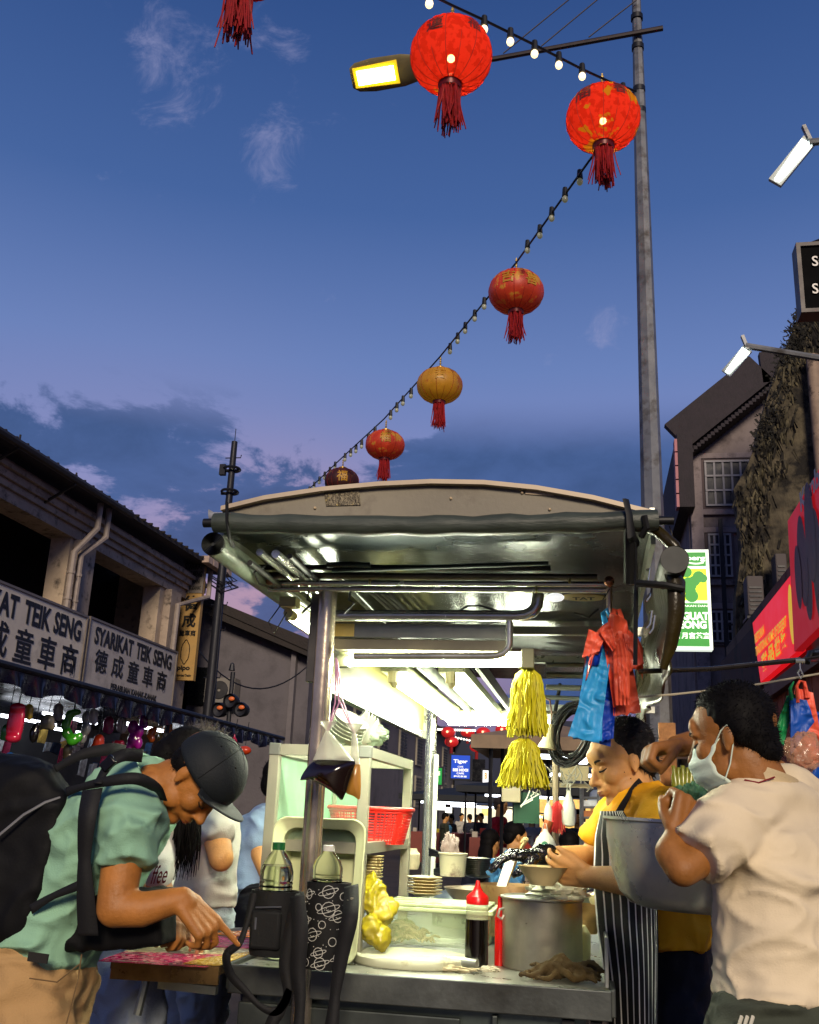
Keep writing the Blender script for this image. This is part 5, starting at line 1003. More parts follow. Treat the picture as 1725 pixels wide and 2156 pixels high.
strap([Ps(740, 1865, 2.56), Ps(737, 1930, 2.5), Ps(722, 2000, 2.5), Ps(708, 2080, 2.5), Ps(700, 2150, 2.5), Ps(690, 2230, 2.5)], .04, t)
# ------------------------------------------------------------------ hanging drinks in bags
pink = mat('pink_raffia', '#c890b0', .5)
def drink(name, label, outline, Y, th, liquid_v, m_liq, ties):
    oo = []
    for i in range(len(outline)):
        p0, p1, p2, p3 = [outline[(i + k - 1) % len(outline)] for k in range(4)]
        for s in (0, .33, .66): oo.append(tuple(.5 * ((2 * p1[q]) + (p2[q] - p0[q]) * s + (2 * p0[q] - 5 * p1[q] + 4 * p2[q] - p3[q]) * s * s + (3 * p1[q] - p0[q] - 3 * p2[q] + p3[q]) * s ** 3) for q in (0, 1)))
    pts = [A(u, v, Y) for u, v in oo]; top = A(ties[0][0], ties[0][1], Y)
    t = T('drink_bag', label, 'drink bag', tuple(A(outline[0][0], outline[0][1], Y)), 'drinks in hanging bags')
    cxs = sum(p.x for p in pts) / len(pts); czs = sum(p.z for p in pts) / len(pts)
    g = G(); c0 = V((cxs, Y - th, czs)); c1 = V((cxs, Y + th, czs)); m = len(pts)
    mid = [p + V((0, 0, 0)) for p in pts]; fr = [V((cxs, 0, czs)).lerp(V((p.x, 0, p.z)), .6) + V((0, Y - th * .8, 0)) for p in pts]; bk = [q + V((0, th * 1.6, 0)) for q in fr]
    g.add(mid + fr + bk + [c0, c1], [(i, (i + 1) % m, m + (i + 1) % m, m + i) for i in range(m)] + [(i, 2 * m + i, 2 * m + (i + 1) % m, (i + 1) % m) for i in range(m)] + [(m + i, m + (i + 1) % m, 3 * m) for i in range(m)] + [(2 * m + (i + 1) % m, 2 * m + i, 3 * m + 1) for i in range(m)])
    g.obj('liquid', m_liq, t, angle=60)
    lt = [p for p in pts if p.z > A(outline[0][0], liquid_v, Y).z - .012]; x0 = min(p.x for p in lt); x1 = max(p.x for p in lt); zt_ = max(p.z for p in lt)
    g = G(); n = 28; vs = []
    for i in range(7):
        f = i / 6; w = (1 - f) ** .75
        for j in range(n): a = j / n * 6.283; pl = 1 + .10 * math.sin(a * 9) * f; q = V(((x0 + x1) / 2 + math.cos(a) * (x1 - x0) / 2 * pl, Y + math.sin(a) * th * pl, zt_ - .008)); e = top + V((math.cos(a) * .006, math.sin(a) * .006, 0)); p = q.lerp(e, f ** .9); vs.append(p)
    g.add(vs, [(i * n + j, i * n + (j + 1) % n, (i + 1) * n + (j + 1) % n, (i + 1) * n + j) for i in range(6) for j in range(n)])
    g.lathe(top, [(.005, -.002), (.006, .004), (.016, .014), (.024, .026)], 10)
    g.obj('bag_film', mat('clear_film', '#e8ecd4', .08, alpha=.42, var=.2, spec=1., bump=.002, bs=40), t)
    g = G(); g.tube([A(u, v, Y) for u, v in ties], .0022, 5); g.tube([A(ties[0][0], ties[0][1], Y), A(ties[1][0] + 8, ties[1][1], Y), A(ties[-1][0], ties[-1][1], Y)], .0022, 5); g.obj('raffia_tie', pink, t)
    return t
coffee = mat('iced_coffee', '#150703', .08, var=.3, spec=.9, spots='#57200a', sp_s=10, sp_t=(.62, .8)); tea = mat('milk_tea', '#b07c34', .15, var=.25, spec=.8)
drink('d', 'clear bag of black iced coffee hanging from the front post', ((668, 1600), (710, 1597), (748, 1600), (738, 1635), (722, 1684), (705, 1672), (680, 1655), (650, 1640), (632, 1643), (645, 1618)), 2.66, .03, 1600, coffee, ((690, 1540), (706, 1480), (708, 1385)))
drink('d', 'clear bag of pale brown milk tea hanging behind the black coffee', ((736, 1612), (756, 1605), (760, 1640), (758, 1682), (744, 1676), (728, 1668), (730, 1640)), 2.72, .012, 1608, tea, ((746, 1545), (712, 1470), (710, 1388)))
# ------------------------------------------------------------------ yellow string bundles
ymat = mat('yellow_raffia', '#c8c010', .6, var=.2, vs=20)
def bundle(name, label, uc, v0, v1, w0, w1, Y, n, grp):
    c = A(uc, v0, Y); k_ = PX(Y, 1500); H = (v1 - v0) * k_
    t = T(name, label, 'string bundle', tuple(c), grp); g = G()
    for k in range(n):
        a = random.random() * 6.283; q = math.sqrt(random.random()); r0 = w0 * k_ / 2 * q; r1 = w1 * k_ / 2 * q * random.uniform(.85, 1.1); l_ = H * random.uniform(.86, 1.02); ph = random.random() * 6; cu = random.uniform(.001, .004); pts = []
        for i in range(9):
            f = i / 8; rr_ = r0 * math.sin(min(1, f * 5 + .15) * 1.57) * (1 - f) + (r0 + (r1 - r0) * f) * f if False else (r0 + (r1 - r0) * f) * min(1, .25 + f * 5)
            pts.append(c + V((math.cos(a) * rr_ + math.sin(f * 14 + ph) * cu, math.sin(a) * rr_ * .7 + math.cos(f * 12 + ph) * cu, .012 * (1 - q) - l_ * f)))
        g.tube(pts, .0022, 4)
    g.obj('strands', ymat, t, angle=80)
    g = G(); g.tube([c + V((0, 0, -.005)), c + V((0, 0, .04))], .004, 6); g.lathe(c, [(.012, -.008), (.016, .0), (.012, .008)], 10); g.obj('knot', mat('string_knot', '#a09a60', .7), t)
bundle('string_bundle', 'upper bundle of bright yellow strings hanging under the lamp end', 1112, 1408, 1548, 56, 84, 2.9, 330, 'yellow string bundles')
bundle('string_bundle', 'lower bell shaped bundle of bright yellow strings', 1103, 1553, 1655, 44, 104, 2.9, 330, 'yellow string bundles')
# ------------------------------------------------------------------ bundles of plastic bags
def bagm(nm, col): return mat(nm, col, .45, var=.14, vs=14, bump=.003, bs=40, bstretch=(1, 1, .35), alpha=1.0, crease=.03, cs=14)
redb = bagm('red_bag_plastic', '#ee6044'); blueb = bagm('blue_bag_plastic', '#30a0e0'); navyb = bagm('deep_blue_bag', '#0a3aa8'); greenb = bagm('green_bag_plastic', '#1d9050')
def leaf(g, quad, Y, th, nz=14, amp=.006, sd=0, ny=10):
    """a hanging sheaf: quad is top-left, top-right, bottom-right, bottom-left in picture measure at depth Y"""
    a, b, c, d = [A(u, v, Y) for u, v in quad]
    def fn(i, j, s):
        p = a.lerp(b, i).lerp(d.lerp(c, i), j); w = mnoise.noise(V((i * 4 + sd, j * 3, sd))) * amp + math.sin(i * 15 + sd + 3 * mnoise.noise(V((i * 2, j * 2, sd)))) * amp * .22; return p + V((0, s * th * (.3 + .7 * math.sin(math.pi * min(1, j + .25))) + w, mnoise.noise(V((i * 9, sd, 0))) * .006 * j))
    g.grid(lambda i, j: fn(i, j, -1), ny, nz); g.grid(lambda i, j: fn(i, j, 1), ny, nz)
    g.uv.clear()
t = T('bag_bundle', 'thick bundle of blue carrier bags hanging from the right end of the front rail', 'carrier bags', tuple(A(1250, 1570, 2.7)), 'bundles of carrier bags')
g = G(); leaf(g, ((1262, 1355), (1288, 1372), (1262, 1565), (1196, 1550)), 2.66, .006, sd=1, amp=.006); leaf(g, ((1240, 1356), (1272, 1350), (1268, 1560), (1206, 1556)), 2.675, .004, sd=2); g.obj('bag_sheaf', blueb, t)
g = G(); leaf(g, ((1268, 1350), (1302, 1385), (1292, 1555), (1262, 1562)), 2.69, .012, sd=3); leaf(g, ((1230, 1400), (1300, 1380), (1286, 1572), (1215, 1552)), 2.71, .006, sd=4); leaf(g, ((1258, 1345), (1272, 1345), (1262, 1400), (1240, 1402)), 2.645, .004, sd=5, amp=.01); g.obj('bag_handles', navyb, t)
g = G(); g.tube([A(1272, 1350, 2.69), A(1276, 1320, 2.7), A(1270, 1290, 2.72), A(1277, 1282, 2.73), A(1284, 1300, 2.73)], [.004, .01, .007, .006, .004], 8, flat=.5); g.obj('bag_loop', blueb, t)
t = T('bag_bundle', 'thick bundle of red carrier bags draped over the blue ones', 'carrier bags', tuple(A(1320, 1508, 2.7)), 'bundles of carrier bags')
g = G(); leaf(g, ((1278, 1320), (1316, 1318), (1350, 1500), (1292, 1508)), 2.69, .02, sd=6, amp=.008); leaf(g, ((1268, 1330), (1310, 1330), (1322, 1480), (1292, 1490)), 2.66, .010, sd=7, amp=.012)
for i, u in enumerate((1296, 1304, 1312, 1320)): g.tube([A(u - 6, 1345, 2.65), A(u, 1380, 2.64), A(u + 2, 1440, 2.64), A(u + 4, 1485, 2.645)], [.006, .007, .007, .004], 8, flat=.7)
g.obj('bag_sheaf', redb, t)
def drape(a, b):     # shoulder of bag handles folded over
    u = 1232 + (1354 - 1232) * a; arch = math.sin(math.pi * a) ** .7; top = 1372 - 62 * arch + (-16 if .4 < a < .75 else 0); bot = top + 45 + 22 * (1 - arch) + 8 * math.sin(a * 30)
    return tuple(A(u, top + (bot - top) * b, 2.64 + .05 * abs(a - .5) + .01 * math.sin(a * 19 + b * 2)) + V((0, .014 * math.sin(b * 3 + a * 11), 0)))
g = G(); g.grid(drape, 40, 10); g.uv.clear()
leaf(g, ((1240, 1325), (1275, 1340), (1262, 1372), (1226, 1386)), 2.63, .004, sd=8); leaf(g, ((1312, 1330), (1345, 1345), (1356, 1398), (1325, 1415)), 2.645, .004, sd=9)
leaf(g, ((1262, 1332), (1290, 1322), (1300, 1360), (1290, 1372)), 2.62, .003, sd=10)
g.obj('bag_handles', redb, t, solid=.002)
g = G(); g.tube([A(1296, 1330, 2.68), A(1290, 1300, 2.7), A(1294, 1284, 2.72), A(1304, 1284, 2.72), A(1308, 1298, 2.71), A(1304, 1330, 2.69)], [.012, .009, .007, .007, .009, .012], 10, flat=.6); g.obj('bag_loop', redb, t)
g = G(); g.tube([A(1284, 1240, 2.75), A(1270, 1262, 2.75), A(1268, 1285, 2.74), A(1285, 1292, 2.73)], .0015, 5); g.obj('hook_wire', blk, t)
# far right bags on a hook
Yh = 2.95
t = T('bag_bundle', 'mixed green, blue and red carrier bags hanging at the right edge', 'carrier bags', tuple(A(1690, 1630, Yh)), 'bundles of carrier bags')
g = G(); leaf(g, ((1658, 1465), (1676, 1462), (1650, 1570), (1630, 1545)), Yh + .03, .008, sd=1); g.tube([A(1672, 1435, Yh), A(1664, 1450, Yh), A(1668, 1475, Yh)], [.004, .01, .012], 8, flat=.5); g.obj('green_bags', greenb, t)
g = G(); leaf(g, ((1664, 1470), (1698, 1475), (1715, 1520), (1665, 1590)), Yh, .01, sd=2); leaf(g, ((1705, 1500), (1740, 1500), (1750, 1700), (1690, 1700)), Yh + .04, .02, sd=12); g.obj('blue_bags', bagm('mid_blue_bag', '#1450b0'), t)
g = G(); leaf(g, ((1676, 1450), (1710, 1460), (1735, 1600), (1672, 1630)), Yh + .02, .02, sd=3); g.tube([A(1680, 1480, Yh), A(1678, 1445, Yh), A(1684, 1434, Yh), A(1694, 1436, Yh), A(1700, 1470, Yh)], [.012, .008, .006, .008, .014], 8, flat=.6); g.obj('red_bags', redb, t)
crumple('clear_sack', A(1694, 1582, Yh - .05), .05, .03, .05, mat('clear_sack', '#c89878', .15, alpha=.5, bump=.004, bs=25, spec=1.), ('clear crinkled sack with a pale card in front of the mixed bags', 'plastic bag'), amp=.3, seedo=15)
# bars and lines running right from the stall
g = G(); g.tube([A(1345, 1414, 2.6), A(1500, 1408, 2.62), A(1686, 1389, 2.65)], .0065, 8); g.tube([A(1686, 1389, 2.65), A(1740, 1380, 2.66)], .004, 6); g.obj('support_bar', mat('bar_dark', '#4c4743', .3, .9), tag=('dark steel bar running right from the stall curtain', 'bar'))
g = G(); g.tube([A(1345, 1468, 2.6), A(1420, 1462, 2.6), A(1560, 1447, 2.7), A(1740, 1416, 2.8)], .0028, 6); g.obj('washing_line', mat('line_cream', '#b0a890', .6), tag=('pale cord stretched right across behind the masked man', 'cord'))
g = G(); p = A(1684, 1392, 2.64); g.tube([p, p + V((0, 0, -.02)), p + V((.006, 0, -.035)), p + V((0, 0, -.045)), p + V((-.006, 0, -.03)), p + V((0, 0, -.02))], .002, 6); g.tube([p + V((-.01, 0, 0)), p + V((.012, 0, .0))], .006, 8); g.obj('snap_hook', chrome, tag=('small snap hook clipped on the dark bar at right', 'hook'))
g = G(); g.ell(A(1722, 1382, 2.75), (.03, .05, .014), n=12); g.tube([A(1700, 1395, 2.7), A(1706, 1375, 2.72), A(1740, 1370, 2.75)], .008, 8); g.obj('clamp_lamp', mat('lamp_dark', '#1a1a1a', .3), tag=('dark clamp lamp at the end of the right hand bar', 'lamp'))
# ================================================================== PEOPLE
def remesh(g, vox, it=4, fac=.5):
    me = bpy.data.meshes.new('tmp'); me.from_pydata(g.v, [], g.f); me.update()
    bm = bmesh.new(); bm.from_mesh(me); bmesh.ops.recalc_face_normals(bm, faces=bm.faces); bm.to_mesh(me); bm.free()
    ob = bpy.data.objects.new('tmp', me); COL.objects.link(ob)
    q = ob.modifiers.new('r', 'REMESH'); q.mode = 'VOXEL'; q.voxel_size = vox; q.adaptivity = 0
    if it: q = ob.modifiers.new('s', 'SMOOTH'); q.factor = fac; q.iterations = it
    dg = bpy.context.evaluated_depsgraph_get(); m2 = bpy.data.meshes.new_from_object(ob.evaluated_get(dg))
    n = len(m2.vertices); co = np.empty(n * 3); m2.vertices.foreach_get('co', co); no = np.empty(n * 3); m2.vertices.foreach_get('normal', no)
    h = G(); h.v = [tuple(x) for x in co.reshape(-1, 3)]; h.f = [tuple(p.vertices) for p in m2.polygons]; h.m = [0] * len(h.f); h.n = no.reshape(-1, 3)
    bpy.data.objects.remove(ob); bpy.data.meshes.remove(me); bpy.data.meshes.remove(m2)
    return h
def folds(h, amp, fq=(9, 9, 4), seed=0, sharp=1.5, mask=None):
    out = []
    for p, n in zip(h.v, h.n):
        q = V((p[0] * fq[0] + seed, p[1] * fq[1], p[2] * fq[2])); w = V((mnoise.noise(q * .7), mnoise.noise(q * .7 + V((9, 0, 0))), 0)) * .9
        r = 1 - abs(mnoise.noise(q + w)) * 2.2; r = max(0, r) ** sharp; r2 = 1 - abs(mnoise.noise(q * 2.1 + w)) * 2.4; r2 = max(0, r2) ** 2
        a = amp * (mask(V(p)) if mask else 1); d = a * (r - .35 + .35 * r2)
        out.append((p[0] + n[0] * d, p[1] + n[1] * d, p[2] + n[2] * d))
    h.v = out; return h
def limb(g, pts, rs, n=16, flat=1., hint=None, open_=False):
    """tapered, rounded limb through joints"""
    pts = [V(p) for p in pts]
    for i in range(len(pts) - 1):
        a, b = pts[i], pts[i + 1]; k = 6; r0, r1 = rs[i], rs[i + 1]
        g.tube([a.lerp(b, j / k) for j in range(k + 1)], [r0 + (r1 - r0) * j / k for j in range(k + 1)], n, flat=flat)
    for p, r in list(zip(pts, rs))[:len(pts) - (1 if open_ else 0)]: g.ell(p, r * .995, n=n)
    return g
def frame(f, u):
    f = V(f).normalized(); u = V(u); u = (u - f * u.dot(f)).normalized(); l = u.cross(f); return Matrix((f, l, u)).transposed()
def head(g, c, f, u, h, neck=None, nr=.062, old=False):
    """head shapes into g; c centre between crown and chin, f facing, u up, h height"""
    Mx = frame(f, u); c = V(c)
    def P(x, y, z): return c + Mx @ V((x, y, z)) * h
    def e(x, y, z, rx, ry, rz, n=18): g.ell(P(x, y, z), (rx * h, ry * h, rz * h), Mx, n)
    e(-.07, 0, .15, .41, .325, .345, 24); e(.06, 0, .0, .29, .285, .40, 22); e(.09, 0, -.22, .235, .235, .24); e(.235, 0, -.40, .10, .115, .085); e(.0, 0, -.28, .2, .22, .15)
    for s in (-1, 1):
        e(.2, .155 * s, -.09, .13, .115, .13); e(.285, .125 * s, .085, .065, .11, .035); e(-.03, .315 * s, -.03, .05, .03, .10, 14); e(-.055, .34 * s, .0, .06, .022, .105, 14); e(-.02, .335 * s, -.10, .035, .02, .05, 12)
        e(.36, .042 * s, -.15, .05, .032, .032, 12); e(.06, .2 * s, -.27, .16, .09, .12)
    e(.3, 0, .16, .07, .2, .12); limb(g, [P(.33, 0, .06), P(.385, 0, -.05), P(.425, 0, -.125)], [.032 * h, .036 * h, .05 * h], 12)
    e(.345, 0, -.245, .055, .10, .026, 14); e(.335, 0, -.285, .052, .085, .028, 14); e(.30, 0, -.22, .07, .14, .09)
    if neck is not None: limb(g, [P(-.08, 0, -.22), neck], [nr * .93, nr], 18)
    return Mx, P
def face_bits(root, P, Mx, h, skin, closed=True, brow='#15100c', mouth='#8a4a38', s_=(1, -1)):
    g = G()
    for s in s_:
        g.tube([P(.335, .055 * s, .075), P(.355, .1 * s, .105), P(.335, .17 * s, .11), P(.28, .22 * s, .085)], [.008 * h, .015 * h, .014 * h, .006 * h], 6)
    g.obj('eyebrow', mat('brow_dark', brow, .9), root)
    g = G()
    for s in s_:
        g.tube([P(.325, .07 * s, -.003), P(.34, .115 * s, -.022), P(.318, .17 * s, -.018), P(.275, .205 * s, -.0)], [.006 * h, .012 * h, .012 * h, .005 * h], 6)
    g.obj('eyelash_line', mat('lash_dark', '#140c08', .8), root)
    g = G()
    for s in s_: g.ell(P(.292, .135 * s, .005), (.045 * h, .06 * h, .04 * h), Mx, 12)
    g.obj('eyelid', skin, root)
    g = G(); g.tube([P(.31, -.10, -.268), P(.375, -.04, -.264), P(.388, 0, -.266), P(.375, .04, -.264), P(.31, .10, -.268)], .007 * h, 6); g.obj('mouth_line', mat('mouth_dark', '#4a1c14', .7), root)
    g = G(); g.ell(P(.352, 0, -.247), (.045 * h, .088 * h, .018 * h), Mx, 12); g.ell(P(.345, 0, -.285), (.045 * h, .075 * h, .022 * h), Mx, 12); g.obj('lips', mat('lip_' + mouth[1:], mouth, .5), root)
def hair(root, P, Mx, h, m, parts, spikes=700, slen=.05, name='hair', seed=3, down=.3, thick=.0012, lift=1.0):
    g = G()
    for (x, y, z, rx, ry, rz) in parts: g.ell(P(x, y, z), (rx * h, ry * h, rz * h), Mx, 20)
    hm = remesh(g, .0055, 3); folds(hm, .0018, (60, 60, 60), seed, 1.); rng = random.Random(seed)
    g2 = G(); g2.v = hm.v; g2.f = hm.f; g2.m = hm.m; nv = len(hm.v); up = Mx @ V((0, 0, 1)); fw = Mx @ V((1, 0, 0))
    for k in range(spikes):
        i = rng.randrange(nv); p = V(hm.v[i]); n = V(hm.n[i]); lo = Mx.transposed() @ (p - P(0, 0, 0)) / h
        if lo.x > -.03 and lo.z < .30: continue
        d = (n * .5 * lift + up * -down * .6 + fw * rng.uniform(-.2, .4) + V((rng.uniform(-.3, .3),) * 3)).normalized() * h * slen * rng.uniform(.5, 1.3)
        s = n.cross(d); 
        if s.length < 1e-6: continue
        s = s.normalized() * thick * rng.uniform(.7, 1.6); g2.add([p - s - n * .001, p + s - n * .001, p + d * .6 + s * .6, p + d], [(0, 1, 2, 3)])
    return g2.obj(name, m, root, angle=180)
def hand(g, w, d, n, side, curls, spread=.10, s=.175, thumb=(.7, .5), tcurl=.35, fr=.0070):
    """w wrist, d towards the fingers, n palm normal (fingers close towards it), side +1/-1 thumb side, curls: 4 x (knuckle, middle, tip) radians"""
    d = V(d).normalized(); n = V(n); n = (n - d * n.dot(d)).normalized(); l = d.cross(n) * side; w = V(w); pl = s * .52
    g.ell(w + d * pl * .15, (.026, .026, .026), n=12)
    lens = (.40, .445, .41, .32)
    for i in range(4):
        lat = (1.5 - i) * .0205 * (s / .175); base = w + d * (pl - (0, -.002, .002, .010)[i]) + l * lat; limb(g, [w + d * .01 + l * lat * .55, base], [.017, .0125], 10)
        a = 0; p = base; dirr = (d + l * (1.5 - i) * spread).normalized(); L3 = [lens[i] * s * q for q in (.47, .30, .23)]; R4 = [.0105, .0092, .0082, .0066]; R4 = [q * fr / .0078 for q in R4]; pts = [p]
        for k in range(3):
            a += curls[i][k] if isinstance(curls[i], (tuple, list)) else curls[i]
            p = p + (dirr * math.cos(a) + n * math.sin(a)) * L3[k]; pts.append(p)
        limb(g, pts, R4, 10)
    tb = w + d * pl * .28 + l * .024; td = (d * (1 - thumb[0] * .5) + l * thumb[0] + n * thumb[1]).normalized(); p1 = tb + td * .034; td2 = (td + d * .5 - l * tcurl + n * .25).normalized(); p2 = p1 + td2 * .030; td3 = (td2 + n * .2 - l * tcurl).normalized(); p3 = p2 + td3 * .024
    limb(g, [w + d * .012 + l * .008, tb, p1, p2, p3], [.018, .0155, .0125, .0108, .0085], 10)
skin_tan = mat('tan_skin', '#cc965a', .55, var=.12, vs=22, bump=.0012, bs=110, spots='#a86c3c', sp_s=45, sp_t=(.6, .9))
skin_dk = mat('brown_skin', '#94602c', .55, var=.18, vs=18, bump=.0014, bs=100, spots='#6a4018', sp_s=30, sp_t=(.58, .9))
skin_pl = mat('light_skin', '#c08c62', .5, var=.08, vs=14)
blackhair = mat('black_hair', '#0b0909', .7, var=.3, vs=60, spec=.15); greyhair = mat('grey_hair', '#1e1c1b', .7, spec=.2, var=.6, vs=70, spots='#77736c', sp_s=60, sp_t=(.62, .72))
def torso(g, pts, n=28):
    """pts: (centre, half width vector, half depth vector) rings closed with caps"""
    vs = []; 
    for c, a, b in pts:
        c = V(c); a = V(a); b = V(b)
        for j in range(n):
            t = 2 * math.pi * j / n; ct, st = math.cos(t), math.sin(t); vs.append(c + a * math.copysign(abs(ct) ** .85, ct) + b * math.copysign(abs(st) ** .85, st))
    m = len(pts); g.add(vs, [(i * n + j, i * n + (j + 1) % n, (i + 1) * n + (j + 1) % n, (i + 1) * n + j) for i in range(m - 1) for j in range(n)] + [tuple(range(n))[::-1], tuple((m - 1) * n + j for j in range(n))])
def fabric(nm, col, **k): return mat(nm, col, k.pop('rough', .85), var=k.pop('var', .07), vs=5, bump=k.pop('bump', .0012), bs=k.pop('bs', 220), crease=k.pop('crease', .045), cs=k.pop('cs', 6.), **k)
h = remesh(CLOTH_G, .004, 3); folds(h, .003, (40, 40, 40), 3); h.obj('cleaning_cloth', clothm, tag=('crumpled brown cloth at the right front corner of the counter', 'cloth'), angle=180)
def wrinkled(name, ells, m, tag, amp=.012, fq=20, vox=.0045, seed=0):
    g = G()
    for c, r in ells: g.ell(c, r, n=18)
    h = remesh(g, vox, 4); folds(h, amp, (fq, fq, fq * .55), seed, 1.3); folds(h, amp * .35, (fq * 2.4,) * 3, seed + 3, 1.6); return h.obj(name, m, tag=tag, angle=180)
ybm = mat('yellow_plastic', '#c0b024', .18, alpha=.82, var=.25, bump=.003, bs=40, spec=.9)
wrinkled('plastic_bag', [(A(790, 1893, 3.1), (.035, .04, .045)), (A(808, 1915, 3.1), (.04, .04, .035)), (A(782, 1862, 3.12), (.022, .03, .03))], ybm, ('crinkled translucent yellow bag between the tub and the food container', 'plastic bag'), .014, 18, seed=4)
wrinkled('plastic_bag', [(A(784, 1955, 3.06), (.03, .035, .045)), (A(800, 1972, 3.06), (.026, .03, .03))], ybm, ('lower yellow bag squashed upright beside the storage tub', 'plastic bag'), .014, 18, seed=9)
# ------------------------------------------------------------------ the cook
YK = 3.05
def K(u, v, dy=0.): return A(u, v, YK + dy)
ck = T('person', 'cook in a yellow orange t-shirt and black striped apron holding a bowl', 'person', (K(1360, 2000).x, YK, 0))
g = G(); hh = .235; hc = K(1306, 1609); f_ = V((-1, -.42, -.34)); up_ = V((-.30, -.05, 1))
nk = K(1345, 1700); Mx, P = head(g, hc, f_, up_, hh, nk, .064)
g.ell(P(.12, .12, -.33), (.07 * hh, .1 * hh, .09 * hh), Mx, 12)
# far arm to the gloved hand, near arm to the bowl
limb(g, [K(1300, 1740, .17), K(1246, 1810, .15), K(1165, 1806, .05), K(1140, 1803, .03)], [.05, .043, .032, .028], 18)
limb(g, [K(1400, 1735, -.16), K(1392, 1850, -.20), K(1330, 1856, -.20), K(1240, 1846, -.14)], [.055, .047, .040, .0275], 18)
hand(g, K(1243, 1846, -.14), (K(1195, 1836, -.12) - K(1243, 1846, -.14)), V((.0, .9, .35)), -1, [(.35, .5, .4), (.35, .5, .4), (.4, .55, .4), (.5, .6, .4)], thumb=(.45, .2), tcurl=.15, s=.165)
limb(g, [K(1345, 1695), K(1360, 1800)], [.06, .08])
hb = remesh(g, .0042, 3); hb.obj('body', skin_tan, ck, angle=180)
face_bits(ck, P, Mx, hh, skin_tan)
hair(ck, P, Mx, hh, greyhair, [(-.15, 0, .22, .375, .365, .335), (-.27, 0, .0, .22, .31, .28), (.0, 0, .37, .27, .26, .15), (-.09, .25, .12, .12, .12, .14), (-.09, -.25, .12, .12, .12, .14), (-.13, .27, .02, .05, .09, .14)], 1700, .075, seed=3, down=.5)
g = G()
for (x, y, z) in ((.16, .245, -.02), (.1, .27, -.1), (.2, .2, -.2), (.05, .28, -.19), (.18, .24, .06)): g.ell(P(x, y, z), .0016, n=6)
g.obj('mole', mat('mole', '#4a2a18', .7), ck)
g = G(); limb(g, [K(1158, 1806, .05), K(1140, 1803, .03)], [.037, .034]); hand(g, K(1142, 1803, .03), K(1085, 1800, 0.) - K(1142, 1803, .03), V((0, .1, -1)), 1, [(.25, .4, .3), (.3, .5, .3), (.4, .6, .4), (.5, .7, .4)], s=.18, thumb=(.5, .6))
h = remesh(g, .004, 2); folds(h, .0035, (60, 60, 60), 4); h.obj('glove', mat('black_glove', '#0c0d0e', .18, var=.3, spec=.9, bump=.002, bs=60), ck, angle=180)
# t-shirt
shirt_c = fabric('yellow_tshirt', '#f4ac0c', bump=.001, bs=200)
g = G(); bv = V((-.93, -.36, 0)).normalized(); sv_ = V((.36, -.93, 0)).normalized()   # chest direction, towards near side
def ring(u, v, w, d, dy=0): return (K(u, v, dy), sv_ * w, bv * d)
torso(g, [ring(1392, 1990, .15, .12), ring(1387, 1940, .15, .125), ring(1374, 1850, .15, .13), ring(1362, 1770, .16, .125), ring(1358, 1718, .172, .11), ring(1354, 1686, .14, .085), ring(1348, 1660, .065, .062)])
limb(g, [K(1345, 1700, .08), K(1298, 1725, .17), K(1250, 1784, .16)], [.07, .066, .058], open_=True); limb(g, [K(1378, 1705, -.08), K(1402, 1722, -.16), K(1402, 1815, -.19)], [.074, .078, .07], open_=True)
h = remesh(g, .0075, 5); folds(h, .010, (10, 10, 8), 2); h.obj('tshirt', shirt_c, ck, angle=180)
g = G(); torso(g, [ring(1400, 2170, .135, .105), ring(1398, 2060, .135, .108), ring(1394, 1975, .13, .10)]); limb(g, [K(1380, 2160, .09), K(1385, 2400, .09), K(1390, 2700, .09)], [.1, .075, .06]); limb(g, [K(1410, 2160, -.09), K(1415, 2400, -.09), K(1420, 2700, -.09)], [.1, .075, .06])
h = remesh(g, .01, 4); folds(h, .008, (9, 9, 5), 3); h.obj('trousers', fabric('black_trousers', '#0d0f18'), ck, angle=180)
g = G(); g.box((K(1385, 2700).x, YK + .12, .04), (.26, .1, .08)); g.box((K(1395, 2700).x, YK - .08, .04), (.26, .1, .08)); g.obj('shoes', blk, ck, bevel=.02)
# apron with stripes
am = bpy.data.materials.new('striped_apron'); am.use_nodes = True; t_ = am.node_tree; uvn = t_.nodes.new('ShaderNodeUVMap'); sp_ = t_.nodes.new('ShaderNodeSeparateXYZ'); t_.links.new(uvn.outputs[0], sp_.inputs[0])
m1 = t_.nodes.new('ShaderNodeMath'); m1.operation = 'MULTIPLY'; m1.inputs[1].default_value = 10.5; t_.links.new(sp_.outputs[0], m1.inputs[0]); m2 = t_.nodes.new('ShaderNodeMath'); m2.operation = 'FRACT'; t_.links.new(m1.outputs[0], m2.inputs[0])
m3 = t_.nodes.new('ShaderNodeMath'); m3.operation = 'LESS_THAN'; m3.inputs[1].default_value = .19; t_.links.new(m2.outputs[0], m3.inputs[0]); mx = t_.nodes.new('ShaderNodeMix'); mx.data_type = 'RGBA'; t_.links.new(m3.outputs[0], mx.inputs[0]); mx.inputs[6].default_value = srgb('#0d0c0f'); mx.inputs[7].default_value = srgb('#f0ede6'); b_ = t_.nodes['Principled BSDF']; t_.links.new(mx.outputs[2], b_.inputs['Base Color']); b_.inputs['Roughness'].default_value = .8
def lerp_tab(tab, v):
    for (a, x), (b, y) in zip(tab, tab[1:]):
        if v <= b: f = (v - a) / (b - a); return x + (y - x) * max(0, f)
    return tab[-1][1]
lt = [(1708, 1266), (1760, 1254), (1850, 1250), (1950, 1258), (2060, 1274), (2300, 1290)]; rt = [(1708, 1312), (1740, 1330), (1800, 1368), (1900, 1384), (2000, 1386), (2300, 1384)]
